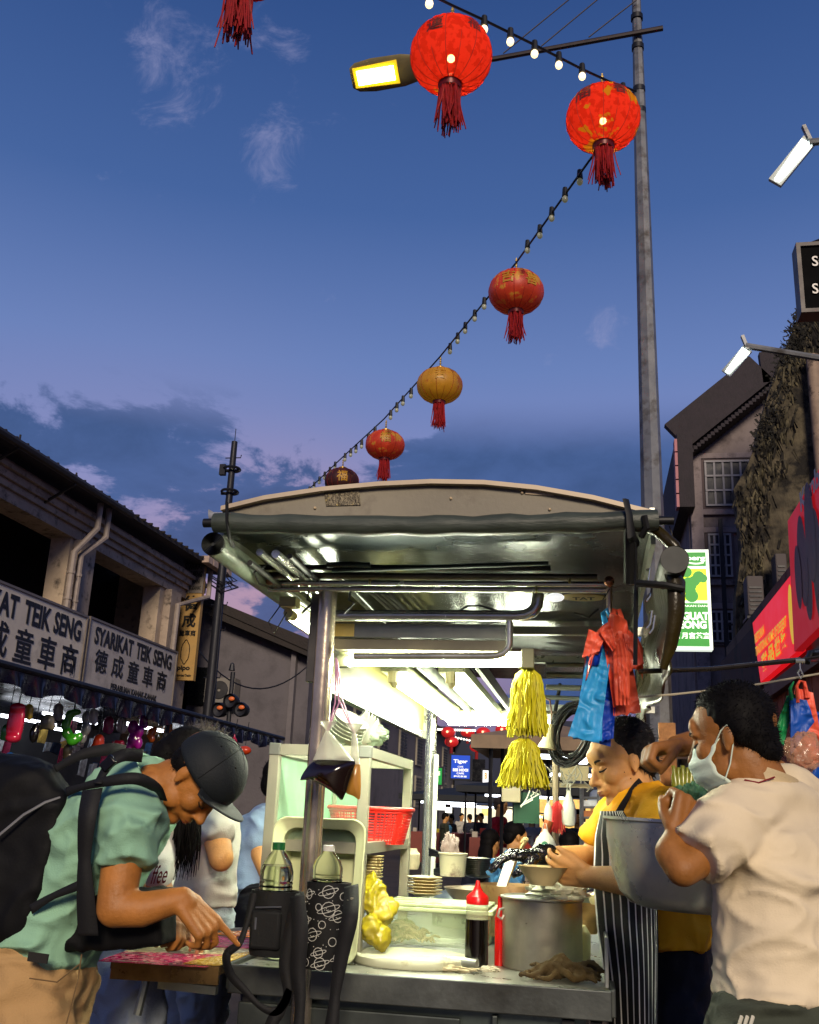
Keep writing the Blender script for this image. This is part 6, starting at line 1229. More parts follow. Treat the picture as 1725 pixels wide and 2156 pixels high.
def apr(a, b):
    v = 1708 + (2300 - 1708) * b; u = lerp_tab(lt, v) + (lerp_tab(rt, v) - lerp_tab(lt, v)) * (math.sin(a * 1.45) / math.sin(1.45)); fold = math.sin(a * 17 + 2 * b + 1.5 * math.sin(b * 6)) * .007 * min(1, b * 2.5)
    return K(u, v, -.02 - .245 * (a ** .55) - fold)
g = G(); g.grid(apr, 60, 60); g.obj('apron', am, ck, solid=.003, angle=180)
g = G(); strapm = mat('apron_strap', '#2a2624', .8)
strap([K(1300, 1718, -.17), K(1318, 1685, -.14), K(1335, 1660, -.09), K(1358, 1640, -.02), K(1366, 1655, .03)], .022, ck, 'apron_strap'); g = G(); g.tube([K(1306, 1735, -.2), K(1312, 1752, -.2), K(1300, 1764, -.2), K(1320, 1778, -.2)], .003, 5); g.tube([K(1318, 1728, -.2), K(1324, 1748, -.2), K(1328, 1768, -.2)], .003, 5); g.obj('apron_tie', strapm, ck)
# bowl in his hand
c = A(1143, 1864, YK - .14); k_ = PX(c.y, 1850); r = 51 * k_; H = 36 * k_
g = G(); g.lathe(c, [(0, .002), (r * .46, 0), (r * .5, .004), (r * .72, H * .45), (r, H), (r * 1.03, H + .001), (r * .97, H), (r * .68, H * .48), (r * .4, .008), (0, .008)], 40); bw = g.obj('bowl', mat('beige_melamine', '#c9b684', .35, var=.05), tag=('wide beige bowl held in the left hand of the cook', 'bowl'))
# ------------------------------------------------------------------ masked man lifting a pot
YM = 2.28
def Mn(u, v, dy=0.): return A(u, v, YM + dy)
mk = T('person', 'man in a cream t-shirt and face mask seen from behind lifting a large pot', 'person', (Mn(1640, 2100).x, YM, 0))
g = G(); hh = .222; hc = Mn(1540, 1556, .02); f_ = V((-1, .38, -.22)); up_ = V((-.12, .02, 1)); nk = Mn(1598, 1660, .02)
Mx, P = head(g, hc, f_, up_, hh, nk, .066)
limb(g, [Mn(1535, 1762, -.06), Mn(1438, 1830, -.14), Mn(1414, 1795, -.12), Mn(1428, 1768, -.10)], [.046, .034, .033, .030], 18)
hand(g, Mn(1426, 1775, -.10), Mn(1440, 1735, -.09) - Mn(1426, 1775, -.10), V((-.5, .85, 0)), 1, [(1.25, 1.4, .9), (1.3, 1.4, .9), (1.3, 1.4, .9), (1.35, 1.4, .9)], spread=.02, s=.17, thumb=(.4, .9), tcurl=.3, fr=.0088)
limb(g, [Mn(1690, 1695, .24), Mn(1570, 1575, .38), Mn(1455, 1566, .32), Mn(1434, 1570, .30)], [.046, .040, .031, .028], 18)
hand(g, Mn(1434, 1570, .30), Mn(1385, 1577, .27) - Mn(1434, 1570, .30), V((-.2, -.3, -1)), 1, [(.9, 1.3, .8), (.95, 1.35, .8), (1.0, 1.35, .9), (1.05, 1.4, .9)], spread=.03, s=.175, thumb=(.3, .8), tcurl=.3, fr=.0088)
limb(g, [Mn(1598, 1662, .03), Mn(1618, 1760, .05)], [.062, .07])
h = remesh(g, .0042, 3); h.obj('body', skin_dk, mk, angle=180)
face_bits(mk, P, Mx, hh, skin_dk, s_=(1,))
hair(mk, P, Mx, hh, blackhair, [(-.12, 0, .19, .36, .36, .35), (-.25, 0, .02, .20, .31, .28), (-.02, 0, .37, .27, .28, .15), (-.18, .25, .05, .14, .13, .16), (-.18, -.25, .05, .14, .13, .16), (-.31, 0, -.17, .13, .23, .13), (-.07, .27, .10, .06, .08, .14)], 4200, .035, seed=8, down=.35, lift=1.0, thick=.0008)
mskm = mat('mask_white', '#d4e4d0', .7, var=.05, bump=.001, bs=60)
g = G()
def msk(a, b):
    y = (a - .5) * 2; z = .0 - .42 * b; x = .30 + .13 * math.sin(b * 3.14) - .30 * abs(y) ** 1.8 * 1.0 + .035; return P(x + .012 * math.sin(b * 19), y * .285, z - .05 * (1 - abs(y)) * (b - .3))
g.grid(msk, 24, 16); g.obj('face_mask', mskm, mk, solid=.002, angle=180)
g = G()
for s in (1,):
    g.tube([P(.09, .285 * s, -.03), P(.0, .34 * s, .06), P(-.07, .345 * s, .10), P(-.10, .335 * s, .03)], .0016, 5); g.tube([P(.09, .285 * s, -.38), P(.0, .31 * s, -.25), P(-.07, .33 * s, -.10), P(-.10, .335 * s, .0)], .0016, 5)
g.obj('mask_loop', mskm, mk)
shc = fabric('cream_tshirt', '#dccbaa', bump=.0008, bs=260)
g = G(); ax_ = (Mn(1735, 1650, .2) - Mn(1505, 1735, -.1)).normalized(); axh = V((ax_.x, ax_.y, 0)).normalized(); dp = V((-axh.y, axh.x, 0))
def rg(u, v, w, d, dy=0, tilt=0): return (Mn(u, v, dy), axh * w + V((0, 0, tilt)), dp * d)
torso(g, [rg(1652, 2100, .15, .13, .02), rg(1648, 2040, .145, .125, .02), rg(1642, 1940, .142, .12, .02), rg(1640, 1850, .145, .12, .03), rg(1636, 1770, .165, .12, .05), rg(1622, 1712, .16, .10, .07, .015), rg(1616, 1672, .125, .088, .05, .012), rg(1607, 1645, .078, .074, .03, .008)])
limb(g, [Mn(1590, 1705, .0), Mn(1525, 1748, -.08), Mn(1464, 1804, -.13)], [.075, .074, .060], 24, open_=True); limb(g, [Mn(1655, 1672, .15), Mn(1700, 1700, .22), Mn(1660, 1665, .30)], [.07, .068, .06])
g.ell(Mn(1600, 1672, .03), (.08, .075, .045), n=16)
h = remesh(g, .0075, 5)
def msk2(p):
    z = p.z; return .35 + .65 * max(0, min(1, (1.28 - z) * 5))
folds(h, .014, (6, 6, 13), 5, 2.4, msk2); h.obj('tshirt', shc, mk, angle=180)
g = G(); g.lathe(Mn(1602, 1632, .03), [(.078, -.016), (.080, -.004), (.076, .010), (.070, .010), (.070, -.012)], 28, V((.28, .05, 1)), sy=.95); g.obj('collar', fabric('cream_collar', '#c9b48c'), mk)
g = G(); g.tube([Mn(1568, 1642, -.052), Mn(1598, 1648, -.058), Mn(1632, 1636, -.05)], .0016, 5); g.obj('collar_trim', mat('maroon_trim', '#7a1420', .7), mk)
g = G(); torso(g, [rg(1640, 2300, .14, .12), rg(1645, 2180, .14, .12), rg(1648, 2090, .135, .11)]); limb(g, [Mn(1580, 2260, -.06), Mn(1575, 2700, -.06), Mn(1575, 3000, -.06)], [.1, .07, .055]); limb(g, [Mn(1690, 2260, .1), Mn(1700, 2700, .1), Mn(1705, 3000, .1)], [.1, .07, .055])
limb(g, [Mn(1590, 2210, -.06), Mn(1545, 2230, -.12)], [.1, .06])
h = remesh(g, .01, 4); folds(h, .01, (8, 8, 5), 6); h.obj('trousers', fabric('dark_olive_trousers', '#3b4034'), mk, angle=180)
for k in range(3):
    g = G(); g.tube([Mn(1562 + 12 * k, 2140, -.165), Mn(1556 + 12 * k, 2160, -.175), Mn(1550 + 12 * k, 2260, -.18)], .0035, 5); g.obj('white_stripe', mat('stripe_white', '#c8c4b0', .7), mk)
g = G(); g.box((Mn(1570, 3000).x - .03, YM - .04, .04), (.1, .26, .08)); g.box((Mn(1700, 3000).x, YM + .12, .04), (.1, .26, .08)); g.obj('shoes', blk, mk, bevel=.02)
# the pot he lifts
c = A(1452, 1918, 2.46); k_ = PX(2.44, 1820); ptm = mat('aluminium_pot', '#d8dccc', .3, .6, var=.22, vs=5, bump=.003, bs=12)
t = T('aluminium_pot', 'large dull aluminium pot being lifted in front of the cook', 'pot', tuple(c))
ax_ = V((.03, 0, 1)).normalized(); r = 168 * k_; H = 163 * k_
g = G(); g.lathe(c, [(0, .0), (r * .55, .002), (r * .70, .010), (r * .82, .032), (r * .92, H * .45), (r * .98, H * .8), (r * .99, H), (r * 1.03, H + .003), (r * 1.03, H + .009), (r * .96, H + .007), (r * .93, H * .8), (r * .8, .05), (0, .02)], 56, ax_, sx=1.); g.obj('pot_body', ptm, t)
g = G(); p = A(1310, 1736, 2.38); g.tube([p, p + V((.01, -.012, -.01)), p + V((.03, -.015, -.028)), p + V((.018, -.015, -.055)), p + V((.01, -.012, -.03)), p + V((-.005, -.01, -.02)), p + V((.012, -.015, -.045))], .0035, 6); g.tube([p, p + V((.02, -.01, .006)), p + V((.035, -.012, -.02))], .0028, 5); g.obj('string_knot', mat('black_string', '#17120f', .8), t)
# ------------------------------------------------------------------ capped man with backpack
YG = 2.35
def Q(u, v, dy=0.): return A(u, v, YG + dy)
cm = T('person', 'stooping man in a mint polo shirt and black cap pointing at the menu', 'person', (Q(110, 2000).x, YG, 0))
g = G(); hh = .218; hc = Q(417, 1641); f_ = V((.45, -.05, -.89)); up_ = V((.89, 0, .45)); nk = Q(318, 1668)
Mx, P = head(g, hc, f_, up_, hh, nk, .062)
limb(g, [Q(272, 1730, -.14), Q(243, 1912, -.17), Q(300, 1915, -.16), Q(385, 1893, -.13)], [.050, .041, .037, .026], 18)
hand(g, Q(383, 1893, -.13), (Q(412, 1925, -.12) - Q(383, 1893, -.13)), V((-.70, .45, -.5)), 1, [(.05, .1, .05), (.75, .9, .5), (.9, 1.0, .6), (1.0, 1.1, .6)], spread=.06, s=.175, thumb=(.5, .8), tcurl=.3)
limb(g, [Q(272, 1740, .2), Q(265, 1900, .24), Q(330, 1945, .06)], [.056, .046, .029]); hand(g, Q(328, 1944, .06), Q(375, 1952, .02) - Q(328, 1944, .06), V((0, -.3, -1)), -1, [(.9, 1.2, .7)] * 4, s=.165, spread=.03)
limb(g, [Q(318, 1668), Q(230, 1740)], [.075, .1])
h = remesh(g, .0042, 3); h.obj('body', mat('bronze_skin', '#a86c30', .55, var=.18, vs=18, bump=.0014, bs=100, spots='#7c4a1c', sp_s=30, sp_t=(.58, .9)), cm, angle=180)
face_bits(cm, P, Mx, hh, MATS['bronze_skin'], mouth='#80402c')
hair(cm, P, Mx, hh, blackhair, [(-.1, 0, .16, .36, .31, .28), (-.2, 0, -.02, .2, .29, .2), (-.06, .24, .04, .11, .09, .11), (-.06, -.24, .04, .11, .09, .11)], 800, .05, seed=5, down=.6)
# cap
capm = mat('black_cap_cloth', '#12181c', .75, var=.25, bump=.001, bs=200)
g = G(); prof = [(math.cos(a) * .41 * hh, math.sin(a) * .40 * hh) for a in [R(x) for x in range(-14, 91, 6)]]
uu = (Mx @ V((-.16, 0, 1))).normalized(); g.lathe(P(-.035, 0, .17), [(r_, z_ * .98) for r_, z_ in prof], 36, uu, sx=1.04, sy=1.0, hint=Mx @ V((0, 1, 0)))
g.obj('cap_crown', capm, cm, solid=.003, angle=180)
g = G()
def brim(a, b):
    an = (a - .5) * 2.1; rr_ = .39 + .26 * b * math.cos(an * .72); xx = -.03 + rr_ * math.cos(an); return P(xx, .92 * rr_ * math.sin(an), .115 + .16 * (min(xx, .36) - .1) + .55 * max(0, xx - .33) - .03 * b)
g.grid(brim, 24, 10); g.obj('cap_brim', capm, cm, solid=.004, angle=180)
g = G(); g.ell(P(-.035, 0, .165) + uu * hh * .395, .005, n=8); g.obj('cap_button', capm, cm)
hx_ = (Mx @ V((0, 1, 0))); hx_ = (hx_ - uu * hx_.dot(uu)).normalized(); hy_ = uu.cross(hx_); g = G()
for k in range(6):
    a = k * 1.047 + .3; dr = hx_ * math.cos(a) + hy_ * math.sin(a); g.tube([P(-.035, 0, .17) + dr * (.418 * hh * math.cos(R(x))) + uu * (.40 * hh * math.sin(R(x))) for x in range(-8, 90, 8)], .0011, 4)
    dr = hx_ * math.cos(a + .52) + hy_ * math.sin(a + .52); g.ell(P(-.035, 0, .17) + dr * (.412 * hh * math.cos(R(48))) + uu * (.397 * hh * math.sin(R(48))), .0028, n=6)
g.obj('cap_seam', mat('cap_stitch', '#050708', .9), cm)
for (a, b, cc_) in (((-.22, .3, .16), (-.14, .33, .10), 0), ((-.05, .335, .12), (-.0, .345, .05), 1)):
    g = G(); g.tube([P(*a), P(*b)], .003, 5); g.obj('cap_clip', mat('clip_silver', '#d0d0c8', .3, .5), cm)
polo = fabric('mint_polo', '#8cb89a', bump=.0015, bs=320)
g = G(); dv = (Q(318, 1665) - Q(105, 1985)).normalized(); bd = V((dv.z, 0, -dv.x)); sd_ = V((0, -1, 0))
def tr(u, v, w, d, dy=0): return (Q(u, v, dy), sd_ * w, bd * d)
torso(g, [tr(100, 2000, .15, .10), tr(125, 1945, .15, .105), tr(160, 1880, .155, .11), tr(195, 1810, .165, .115), tr(235, 1745, .18, .115), tr(268, 1705, .19, .10), tr(298, 1675, .10, .08), tr(318, 1655, .06, .065)])
limb(g, [Q(265, 1700, -.07), Q(275, 1735, -.14), Q(266, 1822, -.165)], [.076, .077, .060], 24, open_=True); limb(g, [Q(265, 1700, .1), Q(275, 1735, .2), Q(270, 1812, .22)], [.075, .075, .06], open_=True)
limb(g, [Q(250, 1700, 0), Q(312, 1662, 0)], [.1, .072])
h = remesh(g, .0072, 5); folds(h, .013, (8, 8, 8), 12, 2.2); h.obj('polo_shirt', polo, cm, angle=180)
g = G()
cd = (Q(345, 1650) - Q(300, 1680)).normalized()
g.lathe(Q(317, 1657), [(.098, -.045), (.086, -.01), (.076, .028), (.069, .028), (.070, -.03)], 26, V((.75, 0, .62)), sx=1.05, sy=1.25); g.obj('collar', polo, cm, angle=180)
kh = fabric('khaki_trousers', '#b08c5c', bump=.0018, bs=260)
g = G(); torso(g, [tr(40, 2220, .16, .13), tr(70, 2120, .165, .13), tr(95, 2035, .16, .125), tr(108, 1985, .15, .105)]); limb(g, [Q(60, 2180, -.08), Q(70, 2450, -.08), Q(50, 2900, -.08)], [.105, .08, .065]); limb(g, [Q(60, 2180, .1), Q(90, 2450, .1), Q(70, 2900, .1)], [.105, .08, .065])
h = remesh(g, .009, 5); folds(h, .012, (8, 8, 9), 15, 1.8); h.obj('trousers', kh, cm, angle=180)
g = G(); g.poly([Q(60, 2004, -.185), Q(102, 2010, -.185), Q(98, 2030, -.185), Q(57, 2024, -.185)], (0, .004, 0)); g.obj('label_patch', mat('dark_label', '#1a1712', .7), cm, smooth=False)
g = G(); g.tube([Q(62, 2060, -.19), Q(120, 2068, -.185), Q(168, 2030, -.13)], .0015, 4); g.tube([Q(172, 2010, -.12), Q(165, 2060, -.14), Q(140, 2156, -.17)], .0015, 4); g.obj('seam', mat('khaki_seam', '#6e5636', .8), cm)
g = G(); g.box((Q(60, 2900).x + .03, YG - .08, .04), (.26, .1, .08)); g.box((Q(60, 2900).x + .06, YG + .1, .04), (.26, .1, .08)); g.obj('shoes', blk, cm, bevel=.02)
# backpack (worn, so a thing of its own resting on him)
bpm = mat('black_nylon', '#060608', .7, var=.2, bump=.0005, bs=160, spec=.25)
bp = T('backpack', 'bulky black backpack on the back of the stooping man', 'backpack', tuple(Q(60, 1980)))
g = G(); back = [(50, 1592), (110, 1612), (150, 1672), (140, 1740), (118, 1830), (88, 1920), (60, 1990), (0, 2005), (-90, 1960), (-130, 1800), (-80, 1640), (0, 1590)]
for dy, sc in ((-.15, .84), (-.11, .97), (0, 1), (.11, .97), (.15, .84)):
    pass
vs = []; cu, cv = 15, 1800
for dy, sc in ((-.165, .75), (-.145, .92), (-.07, 1), (.07, 1), (.145, .92), (.165, .75)): vs += [Q(cu + (u - cu) * sc, cv + (v - cv) * sc, dy) for u, v in back]
m = len(back); g.add(vs, [(i * m + k, i * m + (k + 1) % m, (i + 1) * m + (k + 1) % m, (i + 1) * m + k) for i in range(5) for k in range(m)] + [tuple(range(m))[::-1], tuple(5 * m + k for k in range(m))])
h = remesh(g, .010, 6); folds(h, .008, (9, 9, 9), 31); h.obj('pack_body', bpm, bp, angle=180)
g = G(); g.tube([Q(147, 1678, -.10), Q(125, 1680, -.15), Q(95, 1690, -.17), Q(50, 1716, -.185), Q(-5, 1762, -.19)], .0035, 6); g.obj('piping', mat('grey_piping', '#6f6f72', .5), bp)
def S3(pts, w, nm='strap'): return strap([Q(*p) for p in pts], w, bp, nm)
S3([(140, 1668, -.15), (180, 1655, -.19), (240, 1643, -.215), (290, 1640, -.205), (330, 1660, -.16), (345, 1685, -.11)], .026)
S3([(195, 1662, -.20), (184, 1720, -.225), (178, 1800, -.215), (180, 1880, -.20), (186, 1970, -.17)], .048)
S3([(65, 1915, -.17), (110, 1888, -.185), (165, 1865, -.20)], .024)
S3([(205, 1650, -.215), (232, 1608, -.17), (262, 1590, -.14), (300, 1592, -.1)], .03); S3([(115, 1620, -.05), (170, 1590, -.05), (230, 1578, -.03), (262, 1582, .02)], .03)
g = G(); g.box(Q(228, 1608, -.19), (.035, .012, .025), Matrix.Rotation(-.8, 3, 'Y')); g.obj('buckle', mat('buckle_black', '#050506', .3), bp, bevel=.003)
g = G(); c = Q(245, 1935, -.05); 
g.box(c, (.26, .10, .12), Matrix.Rotation(-.12, 3, 'Y')); h = remesh(g, .008, 10); folds(h, .006, (12, 12, 12), 33); h.obj('sling_bag', bpm, tag=('black sling bag hanging under the chest of the stooping man', 'bag'), angle=180)
# ------------------------------------------------------------------ woman with long hair, grey haired man, man in blue
denim = fabric('light_denim', '#a9b6c2', bump=.002, bs=200, spots='#ccd4d8', sp_s=4, sp_t=(.5, .75)); tee = fabric('white_tshirt', '#dcdad0', bump=.001)
YW = 3.05
def Wn(u, v, dy=0.): return A(u, v, YW + dy)
wm = T('person', 'woman with long black hair and hair clips bent over the menu behind the capped man', 'person', (Wn(280, 2000).x, YW, 0))
g = G(); hh = .225; f_ = V((.62, .1, -.78)); up_ = V((.78, .05, .6)); hc = Wn(388, 1622); Mx, P = head(g, hc, f_, up_, hh, Wn(330, 1690), .052)
limb(g, [Wn(330, 1690), Wn(300, 1780)], [.06, .1]); limb(g, [Wn(320, 1770, -.1), Wn(335, 1870, -.12), Wn(370, 1930, -.1)], [.045, .038, .026]); hand(g, Wn(370, 1930, -.1), V((.8, 0, -.5)), V((-.3, 0, -1)), 1, [(.5, .6, .4)] * 4, s=.155)
remesh(g, .005, 3).obj('body', skin_pl, wm, angle=180)
face_bits(wm, P, Mx, hh, skin_pl)
hair(wm, P, Mx, hh, blackhair, [(-.12, 0, .17, .43, .36, .37), (-.28, 0, -.02, .26, .33, .32), (-.02, .3, -.05, .14, .08, .3), (-.02, -.3, -.05, .14, .08, .3)], 500, .05, seed=6)
g = G(); rng = random.Random(4)
for k in range(170):
    u0 = rng.uniform(370, 420); l_ = rng.uniform(60, 135); y_ = rng.uniform(-.13, .0); e = rng.uniform(-14, 8); g.tube([Wn(u0, 1665, y_), Wn(u0 + rng.uniform(-4, 4), 1720, y_), Wn(u0 + e * .5 - (1720 - 1720), 1720 + l_ * .5, y_), Wn(u0 + e - 8, 1720 + l_, y_)], [.0022, .0022, .0018, .0005], 4)
g.obj('hair_strands', blackhair, wm, angle=180)
g = G()
for (a, b) in (((-.25, .35, .25), (-.2, .37, .17)), ((-.08, .36, .22), (-.03, .36, .14))): g.tube([P(*a), P(*b)], .0035, 5)
g.obj('hair_clip', mat('clip_white_plastic', '#d8d8d8', .3), wm)
g = G(); dv = V((.45, 0, .9)).normalized(); bd = V((.9, 0, -.45))
def tw(u, v, w, d): return (Wn(u, v), V((0, -1, 0)) * w, bd * d)
torso(g, [tw(270, 1965, .14, .1), tw(285, 1880, .135, .1), tw(300, 1800, .15, .105), tw(318, 1745, .15, .09), tw(328, 1700, .06, .055)]); limb(g, [Wn(318, 1745, -.08), Wn(325, 1800, -.12), Wn(332, 1835, -.13)], [.06, .058, .052]); limb(g, [Wn(318, 1745, .08), Wn(325, 1830, .12)], [.06, .05])
h = remesh(g, .008, 5); folds(h, .008, (10, 10, 7), 22); h.obj('tshirt', tee, wm, angle=180)
g = G(); rd_ = mat('red_script', '#7a2420', .6, var=0); p0 = A(312, 1850, YW - .215); 
lettering(g, 'ffee', A(316, 1862, YW - .2), V((.95, .1, .1)), (0, 0, 1), .045, .05, .006, it=.2); g.obj('script_print', rd_, wm, smooth=False)
g = G(); torso(g, [tw(255, 2120, .145, .115), tw(258, 2040, .15, .115), tw(268, 1955, .135, .1)]); limb(g, [Wn(275, 2080, -.08), Wn(285, 2250, -.08), Wn(285, 2600, -.06)], [.1, .085, .075]); limb(g, [Wn(235, 2080, .1), Wn(240, 2250, .1), Wn(245, 2600, .1)], [.1, .085, .075])
h = remesh(g, .01, 5); folds(h, .009, (9, 9, 7), 24); h.obj('jeans', denim, wm, angle=180)
g = G(); g.bb(Wn(285, 2600).x - .06, Wn(285, 2600).x + .16, YW - .13, YW - .03, 0, .07); g.bb(Wn(245, 2600).x - .06, Wn(245, 2600).x + .16, YW + .05, YW + .15, 0, .07); g.obj('shoes', mat('white_shoe', '#b8b4a8', .7), wm, bevel=.02)
YO = 3.6
def O(u, v, dy=0.): return A(u, v, YO + dy)
om = T('person', 'grey haired man in a white t-shirt and denim shorts with one elbow bent', 'person', (O(400, 2000).x, YO, 0))
g = G(); hh = .23; hc = O(430, 1602); Mx, P = head(g, hc, V((.7, .5, -.3)), V((0, 0, 1)), hh, O(410, 1710), .06)
limb(g, [O(410, 1710), O(400, 1780)], [.065, .11]); limb(g, [O(452, 1745, -.1), O(466, 1808, -.16), O(452, 1740, -.08), O(448, 1715, .0)], [.05, .043, .033, .028]); limb(g, [O(370, 1745, .1), O(360, 1850, .1), O(400, 1900, .1)], [.05, .042, .028])
hand(g, O(448, 1715, .0), V((0, .3, 1)), V((-.5, .5, 0)), 1, [(.8, .9, .5)] * 4); hand(g, O(400, 1900, .1), V((1, 0, -.3)), V((0, 0, -1)), 1, [(.5, .6, .5)] * 4)
limb(g, [O(430, 2140, -.07), O(430, 2300, -.07), O(432, 2480, -.07)], [.06, .05, .035]); limb(g, [O(385, 2140, .08), O(385, 2300, .08), O(386, 2480, .08)], [.06, .05, .035])
remesh(g, .0055, 3).obj('body', skin_tan, om, angle=180)
face_bits(om, P, Mx, hh, skin_tan)
hair(om, P, Mx, hh, mat('silver_hair', '#5a5650', .5, var=.6, vs=70), [(-.1, 0, .2, .41, .35, .36), (-.28, 0, .0, .2, .29, .28)], 1600, .10, seed=9, lift=1.6, down=-.2)
g = G(); torso(g, [(O(400, 1905), V((.155, .05, 0)), V((-.05, .105, 0))), (O(402, 1840), V((.15, .05, 0)), V((-.05, .105, 0))), (O(402, 1770), V((.165, .05, 0)), V((-.05, .105, 0))), (O(405, 1722), V((.16, .05, 0)), V((-.03, .09, 0))), (O(410, 1690), V((.06, 0, 0)), V((0, .06, 0)))]); limb(g, [O(440, 1722, -.02), O(458, 1750, -.12)], [.07, .062]); limb(g, [O(370, 1725, .04), O(362, 1800, .1)], [.07, .06])
h = remesh(g, .008, 5); folds(h, .009, (9, 9, 7), 26); h.obj('tshirt', tee, om, angle=180)
g = G(); torso(g, [(O(405, 2060), V((.155, .04, 0)), V((-.03, .11, 0))), (O(402, 1980), V((.155, .04, 0)), V((-.03, .11, 0))), (O(400, 1900), V((.145, .04, 0)), V((-.03, .10, 0)))]); limb(g, [O(430, 2040, -.07), O(430, 2130, -.07)], [.09, .085]); limb(g, [O(385, 2040, .08), O(383, 2130, .08)], [.09, .085])
h = remesh(g, .009, 4); folds(h, .01, (9, 9, 12), 28); h.obj('denim_shorts', denim, om, angle=180)
g = G(); g.bb(O(430, 2400).x - .05, O(430, 2400).x + .05, YO - .15, YO + .1, 0, .07); g.bb(O(386, 2400).x - .05, O(386, 2400).x + .05, YO, YO + .25, 0, .07); g.obj('shoes', blk, om, bevel=.02)
YU = 4.4
def U(u, v, dy=0.): return A(u, v, YU + dy)
bmn = T('person', 'person in a light blue shirt half hidden behind the display cabinet', 'person', (U(570, 1900).x, YU, 0))
g = G(); hh = .225; Mx, P = head(g, U(600, 1655), V((.8, .5, -.2)), V((0, 0, 1)), hh, U(588, 1700), .06); limb(g, [U(588, 1700), U(585, 1760)], [.06, .1]); limb(g, [U(545, 1755, -.08), U(548, 1800, -.12), U(565, 1850, -.14)], [.045, .04, .03]); hand(g, U(565, 1850, -.14), V((.8, 0, -.4)), V((0, 0, -1)), 1, [(.4, .5, .4)] * 4)
remesh(g, .0065, 3).obj('body', skin_tan, bmn, angle=180); face_bits(bmn, P, Mx, hh, skin_tan)
hair(bmn, P, Mx, hh, blackhair, [(-.1, 0, .2, .41, .35, .36), (-.28, 0, .0, .2, .29, .28)], 300, .05, seed=10)
g = G(); torso(g, [(U(545, 1905), V((.18, .05, 0)), V((-.05, .13, 0))), (U(552, 1850), V((.19, .05, 0)), V((-.05, .13, 0))), (U(570, 1770), V((.18, .05, 0)), V((-.05, .12, 0))), (U(582, 1725), V((.15, .05, 0)), V((-.03, .09, 0))), (U(588, 1700), V((.06, 0, 0)), V((0, .06, 0)))]); limb(g, [U(560, 1725, -.02), U(545, 1765, -.09)], [.07, .066])
h = remesh(g, .009, 5); folds(h, .008, (9, 9, 7), 29); h.obj('shirt', fabric('pale_blue_shirt', '#8fa9c9'), bmn, angle=180)
g = G(); limb(g, [U(545, 1895, -.05), U(550, 2050, -.05), U(550, 2280, -.05)], [.12, .09, .07]); limb(g, [U(580, 1895, .1), U(580, 2050, .1), U(580, 2280, .1)], [.12, .09, .07]); remesh(g, .012, 4).obj('trousers', fabric('black_trousers', '#0d0f18'), bmn, angle=180)
# ================================================================== MENU SHELF ON THE LEFT OF THE STALL
random.seed(11)
ms = T('menu_shelf', 'fold out shelf covered with bright printed menus on the left of the stall', 'menu board', (-1.2, 3.1, .86))
zb_ = .9; mp_ = [AZ(u, v, zb_) for u, v in ((216, 2014), (443, 2027))]; mp_ += [V((cxl - .016, mp_[1].y, zb_)), V((cxl - .016, AZ(534, 1933, zb_).y, zb_)), AZ(430, 1948, zb_), AZ(335, 1972, zb_)]
bx0, bx1, by0, by1 = mp_[0].x, cxl - .016, mp_[0].y, mp_[3].y
g = G(); g.poly([V((p.x + (.02 if i == 0 else 0), p.y + (.012 if i < 3 else 0), .87)) for i, p in enumerate(mp_)], (0, 0, .02)); g.obj('board', mat('brown_shelf', '#4a3a26', .35, .5, var=.4, vs=8), ms, smooth=False)
g = G(); g.bar(mp_[0] + V((.03, 0, -.03)), mp_[2] + V((0, 0, -.03)), .012, .045); g.obj('edge_strip', mat('bronze_edge', '#7a6038', .3, .4, var=.5, vs=12), ms, smooth=False)
g = G(); p = V((bx0 + .12, by0 + .03, .862)); g.tube([p, p + V((-.012, -.01, -.10))], .012, 8); g.bar((bx0 + .16, by0 + .02, .84), (bx1, by0 + .02, .835), .02, .02); g.obj('bracket', dsteel, ms)
P1, P2, P5 = mp_[0], mp_[1], mp_[5]; P4 = mp_[3]; P3 = mp_[2]
sheets = [('#b81450', P1, P2, P2.lerp(P4, .25), P1.lerp(P5, .45)), ('#d8cfa0', P1.lerp(P5, .35), P2.lerp(P4, .2), P2.lerp(P4, .42), P5), ('#c8a020', P2.lerp(P1, .25), P3, P3.lerp(P4, .3), P2.lerp(P5, .2)), ('#c41878', P5.lerp(P2, .3), P3.lerp(P4, .32), P3.lerp(P4, .5), P5.lerp(P4, .2)), ('#e07818', P5.lerp(P4, .25), P3.lerp(P4, .52), P3.lerp(P4, .78), P5.lerp(P4, .6)), ('#d8d0c8', P5.lerp(P4, .55), P3.lerp(P4, .8), P4, P5.lerp(P4, .85))]
for i, (c_, a, b, c, d) in enumerate(sheets):
    z = .8915 + .0012 * i; q4 = [V((p.x, p.y - (.03 if i == 0 and k < 2 else 0), z)) for k, p in enumerate((a, b, c, d))]
    g = G(); g.poly(q4, (0, 0, .0008)); o = g.obj('menu_sheet', mat('menu_paper_' + c_[1:], c_, .25, var=.15, vs=20), ms, smooth=False)
    g = G()
    for k in range(9):
        f = .08 + .1 * k; l0 = q4[0].lerp(q4[3], f); l1 = q4[1].lerp(q4[2], f); m0 = q4[0].lerp(q4[3], f + .025); m1_ = q4[1].lerp(q4[2], f + .025); h_ = .04
        while h_ < .93:
            w = random.uniform(.02, .07); up3 = V((0, 0, .0014)); g.add([l0.lerp(l1, h_) + up3, l0.lerp(l1, min(.96, h_ + w)) + up3, m0.lerp(m1_, min(.96, h_ + w)) + up3, m0.lerp(m1_, h_) + up3], [(0, 1, 2, 3)]); h_ += w + random.uniform(.02, .12)
    g.obj('print', mat('menu_print_dark', '#3a1a14', .5) if i % 2 else mat('menu_print_light', '#e8dcb8', .5), o, smooth=False)
